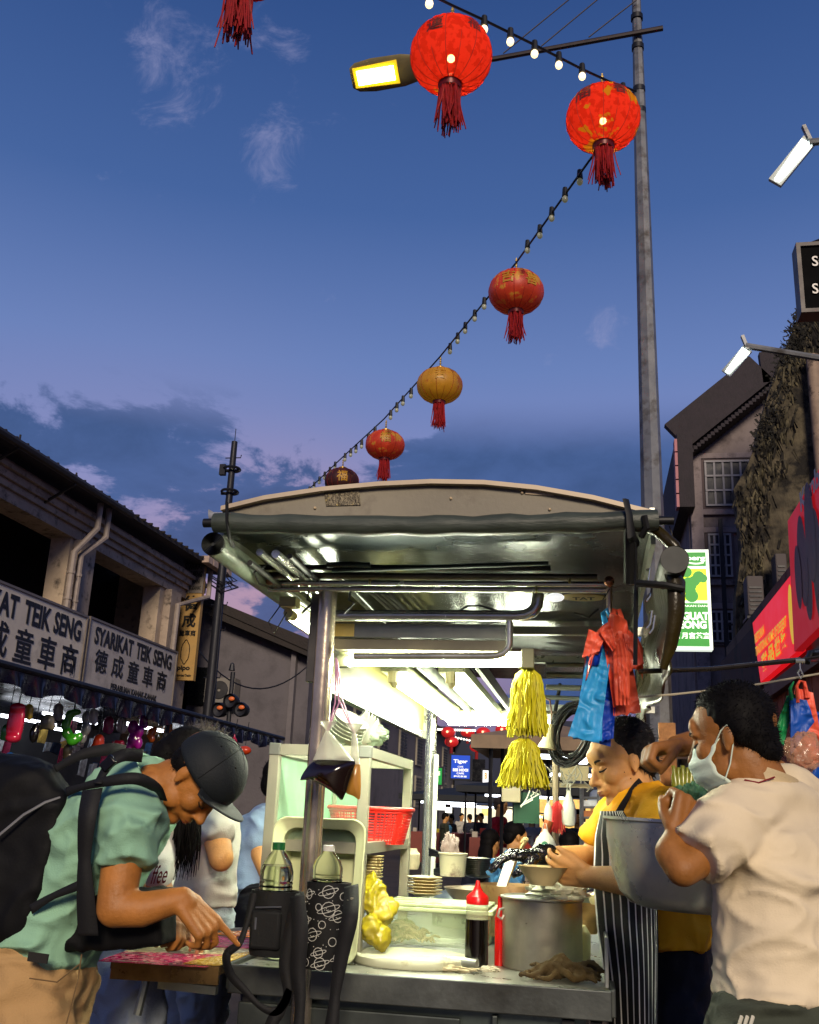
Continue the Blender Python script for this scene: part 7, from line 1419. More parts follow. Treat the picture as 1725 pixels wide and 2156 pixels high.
# ================================================================== LEFT STALL WITH INFLATABLE TOYS
XT = -4.4
ts = T('toy_stall', 'dark toy stall with a ruffled blue awning on the left side of the street', 'market stall', (XT - 1, 10, 0))
nav = mat('navy_tarpaulin', '#0b0e1c', .3, var=.3, bump=.02, bs=6)
g = G(); za = 2.21
g.grid(lambda a, b: (XT + .15 - 2.6 * b, 6.2 + 7.6 * a, za + .02 + .01 * b - .05 * math.sin(a * 40) * (1 - b) * .4), 60, 6); g.obj('awning', nav, ts)
g = G(); g.grid(lambda a, b: (XT + .16 + .03 * math.sin(a * 150) * b, 6.2 + 7.6 * a, za + .02 - (.16 + .03 * math.sin(a * 60)) * b), 240, 4); g.obj('valance', mat('valance_blue', '#0e1226', .25, var=.4), ts)
g = G(); g.cyl((XT + .15, 6.2, za + .02), (XT + .15, 13.8, za + .02), .03, n=8); g.bb(XT - 2.5, XT - 2.4, 6, 14, 0, 2.6)
for y in (6.4, 9.9, 13.6): g.cyl((XT + .1, y, 0), (XT + .1, y, za), .025, n=8)
g.obj('stall_frame', mm, ts)
g = G(); g.bb(XT - 2.2, XT - .6, 6.4, 13.4, 0, .8); g.obj('counter', mat('dark_cloth_brown', '#2b211b', .9, var=.4), ts, smooth=False)
for (y, x) in ((9.2, -.9), (11.4, -.6), (12.6, -1.0), (9.6, -1.6), (10.2, -.5), (10.8, -1.9)):
    g = G(); g.cyl((XT + x, y, 2.1), (XT + x, y + 1.1, 2.1), .018, n=8); g.obj('stall_lamp', mat('stall_tube_light', '#ffffff', .4, var=0, emit='#eef4ff', es=9), ts)
for k in range(46):
    g = G(); y = random.uniform(8.2, 13.2); z = random.uniform(1.45, 1.9); x = XT - random.uniform(.5, 2.0); w = random.uniform(.05, .16); h_ = random.uniform(.08, .25); g.poly([(x, y, z), (x, y + w, z + random.uniform(-.03, .03)), (x + .02, y + w, z + h_), (x + .02, y, z + h_)], (.02, 0, 0)); g.obj('toy_packet', mat('packet_tone_%d' % (k % 6), ('#c8ccd4', '#b0b8c8', '#a03050', '#c0a050', '#3a5a80', '#d8d8e0')[k % 6], .15, var=.4, vs=20), ts, smooth=False)
shiny = lambda n_, c: mat('toy_' + n_, c, .12, var=.15, spec=1., bump=.006, bs=9)
def toy(label, u, v, shapes, m, name='inflatable_toy', dX=0):
    c = AX(u, v, XT + dX); k_ = PX(c.y); g = G()
    for (du, dv, ru, rv, rt_) in shapes: g.ell(c + V((0, 0, -dv * k_)) + V((du * k_, 0, 0)), (ru * k_, ru * k_ * .7, rv * k_), Matrix.Rotation(R(rt_), 3, 'Y'), 14)
    h = remesh(g, max(.012, k_ * 2), 2); o = h.obj(name, m, tag=(label, 'inflatable toy', 'inflatable toys hung under the awning'), angle=180)
    g = G(); top = c + V((0, 0, max(-s[1] + s[3] for s in shapes) * k_ * .9)); g.tube([top, V((top.x + .02, top.y, za))], .004, 4); g.obj('string', mm, o); return o
toy('pink rounded inflatable with a window panel, hanging furthest left', 33, 1522, [(-12, 0, 10, 42, 0), (12, 0, 10, 42, 0), (0, -34, 20, 12, 0), (0, 34, 20, 12, 0), (0, 0, 14, 34, 0)], shiny('pink', '#d02040'))
toy('green snake shaped inflatable curling downwards', 150, 1533, [(-8, -28, 12, 14, 0), (-14, -8, 12, 16, 10), (-8, 12, 13, 14, -20), (8, 26, 16, 14, 0), (22, 20, 10, 12, 0), (6, -36, 14, 8, 0)], shiny('green', '#3a9a1c'))
toy('grey cloudy inflatable beside the green one', 178, 1530, [(0, -20, 10, 16, 0), (5, 5, 12, 16, 0), (0, 26, 10, 14, 0)], shiny('grey', '#8a8c88'))
toy('white and black eyed balloon with a wheel shape', 100, 1520, [(0, 0, 18, 18, 0), (-14, 10, 8, 10, 0), (14, 10, 8, 10, 0)], shiny('ivory', '#8d8468'))
toy('magenta cluster of round balloons', 285, 1548, [(-8, -18, 13, 16, 0), (8, -8, 12, 14, 0), (-4, 10, 14, 16, 0), (10, 18, 10, 14, 0), (-12, 26, 9, 11, 0)], shiny('magenta', '#a0108c'))
toy('orange bird shaped balloon', 318, 1545, [(0, 0, 10, 14, 0), (8, -10, 7, 7, 0), (4, 12, 8, 8, 0)], shiny('orange', '#c85a18'))
toy('red and orange cone shaped balloon', 208, 1562, [(0, 0, 14, 18, 0), (-8, 12, 10, 10, 0), (8, 12, 10, 10, 0)], shiny('vermilion', '#c03a14'))
toy('pale golden balloon with two lobes', 340, 1560, [(0, -8, 10, 12, 0), (2, 10, 9, 12, 0)], shiny('gold', '#a08850'))
toy('small violet pink balloon near the awning end', 375, 1556, [(0, 0, 9, 12, 0)], shiny('rose', '#b0305a'))
toy('dark red heart balloon between the cone and the magenta cluster', 250, 1570, [(-6, -4, 8, 9, 0), (6, -4, 8, 9, 0), (0, 8, 8, 10, 0)], shiny('crimson', '#801028'))
toy('blue and white plastic toy pack, low at the far left', 20, 1598, [(0, 0, 16, 16, 0)], shiny('blue', '#1c5a9a'))
toy('black shaped balloon with glossy eyes beside the pink one', 72, 1545, [(0, 0, 12, 22, 0), (6, -20, 8, 8, 0)], shiny('black', '#15120f'))
o = toy('orange fish shaped balloon on a thin stick, right of the cap', 516, 1580, [(0, 0, 15, 10, 0), (-17, -4, 6, 8, 30)], shiny('fish_orange', '#c03c14'), dX=.6)
toy('small crimson pointed balloon above the fish balloon', 493, 1562, [(0, 0, 8, 10, 0), (0, -12, 3, 7, 0)], shiny('crimson2', '#a01c30'), dX=.6)
for i, (u, v, r_, c_, nm_, lb) in enumerate(((60, 1500, 12, '#c8a838', 'yellow', 'yellow pear shaped balloon just right of the pink one'), (122, 1500, 13, '#c0c4c8', 'silver', 'silver round balloon between the black one and the green snake'), (196, 1510, 12, '#d8d8e0', 'white', 'white balloon hanging close under the lamp'), (228, 1528, 13, '#c03a80', 'fuchsia', 'fuchsia balloon over the orange red cone'), (256, 1528, 12, '#d0d4d8', 'pearl', 'pearl white balloon left of the magenta cluster'), (302, 1520, 11, '#7a1890', 'purple', 'purple balloon touching the top of the magenta cluster'), (354, 1535, 11, '#d07a20', 'amber', 'amber balloon above the violet pink one'), (390, 1550, 10, '#b8b090', 'straw', 'straw coloured balloon at the far end of the awning'), (12, 1545, 13, '#2a6a3a', 'darkgreen', 'dark green balloon cut by the left edge'), (142, 1585, 12, '#58503a', 'drab', 'drab balloon low behind the backpack'))):
    toy(lb, u, v, [(0, -r_ * .5, r_, r_ * 1.2, 0), (r_ * .4, r_ * .7, r_ * .7, r_ * .9, 10 * i), (-r_ * .5, r_ * .5, r_ * .5, r_ * .8, 0)], shiny(nm_, c_), dX=random.uniform(-.3, .1))
# ================================================================== MOTORCYCLE
ym = 17.0; mc = A(478, 1835, ym); mb = T('motorcycle', 'black motorcycle parked at the kerb by the gable wall', 'motorcycle', (mc.x, ym, 0))
def wheel(x):
    g = G(); g.lathe((x, ym, .3), [(.25, -.04), (.29, -.045), (.31, 0), (.29, .045), (.25, .04), (.25, -.04)], 28, V((0, 1, 0))); w_ = g.obj('wheel', blk, mb)
    g = G(); g.lathe((x, ym, .3), [(.235, -.02), (.25, -.02), (.25, .02), (.235, .02), (.235, -.02)], 24, V((0, 1, 0))); g.cyl((x, ym - .05, .3), (x, ym + .05, .3), .05, n=10)
    for k in range(10): a = k * .628; g.tube([(x, ym, .3), (x + .24 * math.cos(a), ym, .3 + .24 * math.sin(a))], .006, 4)
    g.obj('rim', chrome, w_)
wheel(mc.x); wheel(mc.x - 1.2)
g = G(); x = mc.x; limb(g, [(x - .95, ym, .62), (x - .55, ym, .6), (x - .25, ym, .72)], [.12, .13, .12]); limb(g, [(x - 1.3, ym, .82), (x - .7, ym, .78)], [.08, .12]); limb(g, [(x - .65, ym, .35), (x - .5, ym, .4)], [.16, .14]); g.tube([(x, ym, .3), (x - .12, ym, .65), (x - .22, ym, .98)], .035, 8); g.tube([(x - .25, ym - .32, 1.02), (x - .2, ym, .98), (x - .25, ym + .32, 1.02)], .02, 6); g.ell((x - .12, ym, .86), (.08, .1, .1), n=10); g.tube([(x - 1.2, ym, .3), (x - .6, ym, .4)], .03, 6); g.bar((x - .2, ym, .58), (x + .15, ym, .6), .12, .02)
g.obj('body', mat('moto_black', '#101114', .25, var=.2), mb, angle=80)
# ================================================================== STREET BEYOND THE STALL
random.seed(5)
navy = mat('night_facade', '#2c3144', .85, var=.25, vs=.5)
fr2 = T('far_shop_row', 'dark far row of shophouses closing the street behind the market', 'building', (2, 66, 0))
g = G(); x = -8.4
for (w, h) in ((5, 6.4), (4, 7.2), (5, 6.0), (6, 5.2), (5, 6.2), (6, 5.0)): g.bb(x, x + w - .05, 64, 72, 0, h); x += w
g.obj('wall', navy, fr2, smooth=False)
for k in range(12):
    g = G(); xx = -7.6 + k * 2.4; g.bb(xx, xx + 1.1, 63.9, 63.98, 3.4, 4.7); g.obj('window', dkw, fr2, smooth=False)
for k in range(6):
    g = G(); xx = -7.9 + k * 4.8; g.bb(xx, xx + 3.8, 63.7, 63.8, .3, 2.5); g.obj('shop_opening', mat('shop_glow_%d' % (k % 3), ('#e8e0c0', '#d8b060', '#c8d8e8')[k % 3], .5, var=.5, vs=2, emit=('#f0e8c8', '#e8b860', '#d0e0f0')[k % 3], es=.8), fr2, smooth=False)
# projecting lit signs
def psign(label, u0, v0, u1, v1, Y, m, texts, tm):
    a = A(u0, v0, Y); b = A(u1, v1, Y); t = T('lit_sign', label, 'shop sign', ((a.x + b.x) / 2, Y, b.z), 'lit signs along the far shop row')
    g = G(); g.bb(a.x, b.x, Y, Y + .3, b.z, a.z); g.obj('sign_box', m, t, smooth=False); g = G(); g.bb(a.x - .06, b.x + .06, Y + .02, Y + .28, b.z - .06, a.z + .06); g.obj('sign_frame', mm, t, smooth=False)
    g = G(); w = b.x - a.x; h = a.z - b.z
    for (s, x0, x1_, z0, z1, o) in texts: lettering(g, s, (a.x + w * x0, Y - .02, b.z + h * z0), (1, 0, 0), (0, 0, 1), w * (x1_ - x0), h * (z1 - z0), o)
    if g.v: g.obj('lettering', tm, t, smooth=False)
psign('lit blue sign reading Tiger CAFE BEE HOOI', 951, 1590, 989, 1640, 36, em('lit_blue', '#1040b0', .8), [('Tiger', .12, .88, .62, .82, .03), ('CAFE', .35, .65, .47, .54, .02), ('BEE HOOI', .1, .92, .30, .43, .05), ('CAFE', .3, .7, .18, .26, .03), ('梅花茶室', .15, .85, .05, .13, .02)], em('lit_pale', '#e8e8d8', 1.))
psign('small lit green sign with the letters NE', 914, 1617, 930, 1652, 34, em('lit_green2', '#108838', .8), [('NE', .2, .8, .55, .8, .04)], em('lit_pale', '#e8e8d8', 1.))
psign('small white lit sign with an orange glass picture', 1017, 1622, 1030, 1648, 40, em('lit_white2', '#e0e4ec', 1.), [('B', .3, .7, .3, .8, .03)], em('lit_orange', '#d89030', .8))
psign('white lit sign at the left beside the green one', 898, 1610, 912, 1652, 34, em('lit_white2', '#e0e4ec', 1.), [], None)
psign('red neon lettering strip over a far shop front', 940, 1683, 990, 1697, 37, em('lit_dim', '#503038', .5), [('KEDAI KOPI', .05, .95, .15, .85, .03)], em('lit_red', '#ff3020', 1.6))
for (u0, v0, u1, v1, Y, c_, e_) in ((921, 1676, 936, 1706, 33, '#f0f4f0', 2.2), (1015, 1686, 1032, 1718, 38, '#f0d078', 1.4), (938, 1700, 950, 1712, 35, '#f4f4e8', 2.5)):
    a = A(u0, v0, Y); b = A(u1, v1, Y); g = G(); g.bb(a.x, b.x, Y, Y + .2, b.z, a.z); g.obj('lit_doorway', em('door_%s' % c_[1:], c_, e_), tag=('glowing shop doorway %s' % ('with cold white light near the green sign' if u0 < 930 else 'with golden light behind the man in red' if u0 > 1000 else 'narrow and white under the red neon strip'), 'doorway'), smooth=False)
# far lanterns
for i, (u, v, Y, lb) in enumerate(((944, 1542, 40, 'highest far lantern beside the rear post'), (951, 1562, 42, 'far lantern hanging just under the highest one'), (985, 1543, 48, 'dim far lantern between two brighter ones'), (1018, 1542, 44, 'far lantern right above the blue lit sign'), (1004, 1573, 43, 'lowest far lantern over the street'), (1058, 1537, 38, 'far lantern nearest the yellow string bundles'))):
    c = A(u, v, Y); t = T('lantern', 'small red ' + lb, 'lantern', tuple(c), 'far lanterns over the market')
    g = G(); g.ell(c, (.27 * Y / 42 * 1.1, .27, .22), n=14); g.obj('globe', em('far_lantern_red', '#b02020', .7 if i != 2 else .7), t); g = G(); g.cyl(c - V((0, 0, .5)), c - V((0, 0, .2)), .07, n=8); g.obj('tassel', tassm, t); g = G(); g.ell(c + V((0, -.28, 0)), .05, n=6); g.obj('bulb', em('far_bulb_dot', '#ffc090', 2.), t)  # bright dot on the globe's front stands in for the bulb within
for i, (p, q, n_) in enumerate((((905, 1530, 40), (1000, 1533, 40), 22), ((960, 1548, 42), (1078, 1572, 44), 22), ((1060, 1700, 30), (1160, 1716, 30), 14))):
    a = A(*p); b = A(*q); t = T('string_light', ('upper far string of tiny white bulbs', 'sloping far string of tiny white bulbs', 'low string of tiny bulbs over the far stalls')[i], 'string lights', tuple(a), 'far strings of bulbs'); g = G(); g.tube([a, b], .02, 4); g.obj('cable', mm, t)
    for k in range(n_):
        g = G(); g.ell(a.lerp(b, k / (n_ - 1)) - V((0, 0, .1)), .045, n=6); g.obj('bulb', em('tiny_bulb', '#fff8e8', 2.), t)
# small market stalls with canopies
def mstall(label, x, y, w, d, h, canopy, lit):
    t = T('market_stall', label, 'market stall', (x, y, 0), 'stalls down the street')
    g = G()
    for sx in (-1, 1):
        for sy in (-1, 1): g.cyl((x + sx * w / 2, y + sy * d / 2, 0), (x + sx * w / 2, y + sy * d / 2, h), .025, n=6)
    g.obj('stall_frame', mm, t)
    g = G(); g.add([(x - w / 2 - .2, y - d / 2 - .2, h), (x + w / 2 + .2, y - d / 2 - .2, h), (x + w / 2 + .2, y + d / 2 + .2, h), (x - w / 2 - .2, y + d / 2 + .2, h), (x, y, h + .22)] + [(x + a * (w / 2 + .2), y + b * (d / 2 + .2), h - .14) for a, b in ((-1, -1), (1, -1), (1, 1), (-1, 1))], [(0, 1, 4), (1, 2, 4), (2, 3, 4), (3, 0, 4), (0, 5, 6, 1), (1, 6, 7, 2), (2, 7, 8, 3), (3, 8, 5, 0)]); g.obj('canopy', canopy, t, smooth=False)
    g = G(); g.bb(x - w / 2 + .1, x + w / 2 - .1, y - d / 2, y + d / 2 - .3, .1, .85); g.obj('counter', mat('stall_counter_%d' % (int(abs(x * 7)) % 3), ('#5c5a58', '#7a3a30', '#6a6658')[int(abs(x * 7)) % 3], .6), t, smooth=False)
    for k in range(7):
        g = G(); px = x - w / 2 + .2 + (w - .4) * k / 6; s_ = random.uniform(.08, .16)
        (g.lathe((px, y - d / 2 + .2, .852), [(0, 0), (s_ * .6, 0), (s_ * .7, s_), (s_ * .3, s_ * 1.5), (0, s_ * 1.5)], 10) if k % 2 else g.box((px, y - d / 2 + .2, .852 + s_ / 2), (s_, s_, s_)))
        g.obj('goods', mat('goods_%d' % (k % 5), ('#a8a090', '#9a3020', '#c0b020', '#3a6a8a', '#d8d0c0')[k % 5], .5), t)
    if lit:
        g = G(); g.cyl((x - w / 3, y - d / 2, h - .2), (x + w / 3, y - d / 2, h - .2), .025, n=8); g.obj('stall_lamp', mat('stall_tube_light', '#ffffff', .4, var=0, emit='#eef4ff', es=9), t)
cw = mat('canopy_tan', '#8d7a64', .8, var=.2); cg = mat('canopy_dark', '#1c2026', .7, var=.3); cb_ = mat('canopy_blue', '#2a3a5a', .7, var=.2)
px_ = lambda u, Y: A(u, 1700, Y).x
mstall('far market stall under a tan canopy right of the yellow strings', px_(1165, 12), 12, 1.3, 1.5, 2.15, cw, True)
mstall('far market stall under a dark canopy behind the man in red', px_(1110, 24), 24, 2.6, 2, 1.95, cg, True)
mstall('far market stall under a blue canopy behind the seated women', px_(1190, 18), 18, 1.6, 2, 2.2, cb_, True)
mstall('far market stall with a dark canopy at the left of the street gap', px_(955, 28), 28, 2.2, 2, 1.8, cg, True)
mstall('far market stall with a blue canopy beyond the left one', px_(1010, 36), 36, 2.6, 2, 1.8, cb_, True)
mstall('market stall with tan canopy just right of the cook', px_(1290, 14), 14, 1.6, 2, 2.2, cw, True)
# hanging things at the rear of the stall
def Hn(u, v, Y=4.95): return A(u, v, Y)
g = G(); g.tube([Hn(1170, 1590), Hn(1171, 1700), Hn(1168, 1830)], .016, 8); g.obj('wooden_pole', mat('grey_wood', '#7a6b58', .8, var=.3), tag=('weathered pole at the back of the stall hung with bags', 'pole'))
g = G(); a = Hn(1082, 1668, 5.1); b = Hn(1136, 1735, 5.1); g.bb(a.x, b.x, 5.1, 5.12, b.z, a.z); g.obj('green_board', mat('dark_green_board', '#12402c', .6, var=.25), tag=('dark green board behind the wire hanger', 'board'), smooth=False)
g = G(); a = Hn(1057, 1645, 5.05); b = Hn(1096, 1690, 5.05); g.bb(a.x, b.x, 5.05, 5.09, b.z, a.z); g.obj('canvas_bag', mat('beige_canvas', '#958873', .85, var=.15), tag=('flat beige cloth bag hanging under the lower yellow bundle', 'bag'), smooth=False, bevel=.004)
g = G(); g.tube([Hn(1122, 1665), Hn(1124, 1672), Hn(1118, 1676), Hn(1122, 1684), Hn(1096, 1698), Hn(1097, 1700), Hn(1110, 1680), Hn(1118, 1660)], .003, 6); g.tube([Hn(1096, 1698), Hn(1104, 1690), Hn(1136, 1672), Hn(1122, 1668)], .003, 6); g.obj('wire_hanger', mat('white_wire', '#d8d4c8', .4), tag=('white wire hanger hooked before the green board', 'hanger'))
t = T('net_bundle', 'red plastic string bundle tied on the weathered pole', 'string bundle', tuple(Hn(1174, 1700, 4.9))); g = G()
for k in range(60):
    a = random.random() * 6.283; q = .03 * math.sqrt(random.random()); c = Hn(1174, 1686, 4.9); g.tube([c, c + V((math.cos(a) * q, math.sin(a) * q, -.03)), c + V((math.cos(a) * q * 1.2, math.sin(a) * q, -.12 - random.random() * .03))], .002, 4)
g.obj('strands', mat('red_raffia', '#c02828', .6), t)
whb = mat('white_carrier', '#c4c0b4', .4, var=.1, bump=.004, bs=25)
def hbag(label, u, v0, v1, w, Y=4.9, m=whb, print_=None, rx_=1):
    c = A(u, (v0 * .35 + v1 * .65), Y); k_ = PX(Y); H = (v1 - v0) * k_; W = w * k_ / 2; g = G(); n = 20; prof = [(.12, .5), (.3, .40), (.7, .22), (1, .0), (1.02, -.22), (.8, -.33), (.3, -.36), (0, -.36)]
    for i, (r_, z_) in enumerate(prof): pass
    vs = [c + V((math.cos(j / n * 6.283) * W * r_ * (1 + .08 * math.sin(j * 5 + i)), math.sin(j / n * 6.283) * W * .6 * r_ * (1 + .1 * math.sin(j * 3 + i)), H * z_)) for i, (r_, z_) in enumerate(prof) for j in range(n)]
    g.add(vs, [(i * n + j, i * n + (j + 1) % n, (i + 1) * n + (j + 1) % n, (i + 1) * n + j) for i in range(len(prof) - 1) for j in range(n)]); o = g.obj('plastic_bag', m, tag=(label, 'plastic bag', 'plastic bags hanging at the back of the stall'))
    g = G(); g.tube([c + V((-W * .25, 0, H * .4)), c + V((-.006, 0, H * .66)), c + V((.006, 0, H * .66)), c + V((W * .25, 0, H * .4))], .005, 6, flat=.5); g.obj('bag_handle', m, o)
    if print_: g = G(); lettering(g, print_, c + V((-W * .6, -W * .64, -H * .12)), (1, 0, 0), (0, 0, 1), W * 1.2, H * .12, .01); g.ell(c + V((0, -W * .62, H * .05)), (W * .3, .003, W * .3), n=8); g.obj('green_print', mat('green_print', '#2a6a4a', .6), o)
hbag('white carrier bag hanging high on the pole', 1198, 1655, 1738, 30)
hbag('white carrier bag with green print hanging low', 1148, 1738, 1806, 46, 4.8, whb, 'fresh')
hbag('pale flat bag hanging left of the weathered pole', 1155, 1680, 1730, 18)
g = G(); g.tube([Hn(1156, 1728, 4.85), Hn(1144, 1768, 4.85)], .02, 8); g.obj('wrapped_roll', mat('orange_brown_roll', '#a8582c', .5), tag=('orange brown wrapped roll hanging against the pole', 'roll'))
g = G()
for k in range(26):
    a = (random.uniform(1110, 1235), random.uniform(1600, 1650)); b = (a[0] + random.uniform(-28, 28), a[1] + random.uniform(8, 40)); m_ = ((a[0] + b[0]) / 2 + random.uniform(-15, 15), (a[1] + b[1]) / 2 + random.uniform(0, 15)); g.tube([Hn(*a), Hn(*m_), Hn(*b)], .0028, 4)
g.obj('hanging_wires', mat('tangled_wire', '#8a8478', .5, .4), tag=('tangle of wire hooks and cords hanging across the back of the stall', 'wires'))
g = G(); g.bb(Hn(1080, 1660, 5.2).x, Hn(1250, 1660, 5.2).x, 5.2, 5.23, Hn(1100, 1655, 5.2).z, Hn(1100, 1646, 5.2).z); g.bb(Hn(1180, 1640, 5.2).x, Hn(1240, 1640, 5.2).x, 5.15, 5.19, Hn(1100, 1640, 5.2).z, Hn(1100, 1610, 5.2).z); g.obj('rear_shelf', mat('shelf_tan', '#8f7f62', .6, var=.3), tag=('narrow tan shelf with boxes across the back of the stall', 'shelf'), smooth=False)
t = T('wire_rack', 'grey wire rack beside the far right end of the counter', 'rack', tuple(Hn(1245, 1760, 6)))
g = G()
for u in (1225, 1262): g.cyl(Hn(u, 1660, 6), Hn(u, 1860, 6), .014, n=6)
for v in (1680, 1700, 1722, 1746, 1770): g.cyl(Hn(1225, v, 6), Hn(1262, v, 6), .008, n=6)
g.obj('rack_frame', galv, t)
for k, (v, c_) in enumerate(((1699, '#c8ccd0'), (1721, '#a8602c'), (1745, '#d8d8d0'), (1769, '#7a8a9a'))):
    g = G(); a = Hn(1228, v - 14, 6.02); b = Hn(1258, v, 6.02); g.bb(a.x, b.x, 6.0, 6.2, b.z, a.z); g.obj('packet', mat('packet_%d' % k, c_, .5, var=.3, vs=20), t, smooth=False)
# green bag of greens behind the masked man and cut bamboo
crumple('green_sack', A(1455, 1690, 3.0), .06, .05, .05, mat('green_net', '#4f7f5c', .6, alpha=.95, bump=.004, bs=60), ('green cloth sack behind the shoulder of the masked man', 'sack'), amp=.4, fq=4, seedo=20)
for k in range(5):
    g = G(); u = 1424 + k * 7; p = A(u, 1665, 3.1); q = A(u - 6 + 3 * k, 1612 + 4 * (k % 2), 3.1); g.tube([p, p.lerp(q, .55), p.lerp(q, .7), q], [.011, .011, .006, .006], 10); g.obj('glass_bottle', mat('yellow_green_glass', '#8a9030', .2, var=.4), tag=('one of five yellow green bottles above the green sack', 'bottle', 'yellow green bottles above the green sack'))
g = G(); g.box(A(1408, 1640, 3.2), (.05, .03, .33)); g.obj('rusty_strip', mat('rusty_strip', '#9a6a40', .8, var=.5, vs=30), tag=('narrow rust stained strip fixed to the lamp post', 'strip'), smooth=False)
# food tray by the cook, condiments
t = T('meat_tray', 'steel tray of dark roasted meat beside the cook', 'tray', tuple(A(1237, 1900, 3.5))); c = A(1232, 1898, 3.6)
g = G(); g.lathe(c, [(0, 0), (.06, 0), (.075, .015), (.073, .015), (.058, .003), (0, .003)], 24); g.obj('tray', steel, t)
for k in range(10): g = G(); g.ell(c + V((random.uniform(-.05, .05), random.uniform(-.04, .04), .02)), (.024, .016, .012), Matrix.Rotation(random.random() * 3, 3, 'Z'), 10); g.obj('meat_piece', mat('roast_meat', '#5a2a14', .4, var=.5, vs=40), t)
for i, (u, v, c_, lb) in enumerate(((1190, 1885, '#7a3a20', 'small red brown clay sauce bowl behind the stock pot'), (1178, 1868, '#8aa8a0', 'small pale blue sauce bowl behind the stock pot'))):
    g = G(); g.lathe(A(u, v, 3.7), [(0, 0), (.025, 0), (.045, .03), (.042, .03), (.02, .006), (0, .006)], 20); g.obj('sauce_bowl', mat('clay_%d' % i, c_, .4), tag=(lb, 'bowl'))
# small things crowding the counter between pot, wok and cook
for i, (u, v, Y, r, h, c_, cat_, lb) in enumerate(((1166, 1892, 3.75, .022, .05, '#8a5a34', 'jar', 'small brown spice jar behind the stock pot'), (1205, 1905, 3.6, .03, .03, '#c8c0a0', 'bowl', 'small cream dish between the stock pot and the meat tray'), (1222, 1872, 4.0, .02, .09, '#9a2a1c', 'bottle', 'small dark red bottle standing behind the meat tray'), (1160, 1858, 4.1, .03, .05, '#5a4a3c', 'pot', 'little stained pot beside the broth pot'), (868, 1830, 4.1, .03, .07, '#b8b090', 'jar', 'cream jar behind the rear stack of cream plates'), (1262, 1905, 3.35, .03, .035, '#d8c890', 'bowl', 'cream bowl at the right edge near the cabbage leaves'))):
    c = A(u, v, Y); g = G(); g.lathe(c, [(0, 0), (r * .8, 0), (r, h * .3), (r, h * .8), (r * .6, h), (r * .55, h * 1.1), (0, h * 1.1)], 18); g.obj({'jar': 'spice_jar', 'bowl': 'small_dish', 'bottle': 'small_bottle', 'pot': 'small_pot'}[cat_], mat('counter_bit_%d' % i, c_, .35, var=.2, vs=20), tag=(lb, cat_))
c = TB(1050, 2035); g = G(); g.lathe(c + V((0, .02, 0)), [(0, 0), (.014, 0), (.015, .13), (.007, .16), (.006, .19), (0, .19)], 14); g.obj('chilli_bottle', mat('chilli_red', '#b01410', .2), tag=('narrow bottle of red chilli sauce between the food box and the stock pot', 'bottle'))
g = G()
for k in range(9): c = TB(1110 + k * 7, 2058 + (k % 3) * 3); g.ell(c + V((0, 0, .004)), (.008, .004, .003), Matrix.Rotation(k, 3, 'Z'), 8)
g.obj('food_scraps', mat('scrap_pale', '#c9b890', .7, var=.4), kind='stuff', tag=('pale food scraps scattered along the counter edge', 'food scraps'))
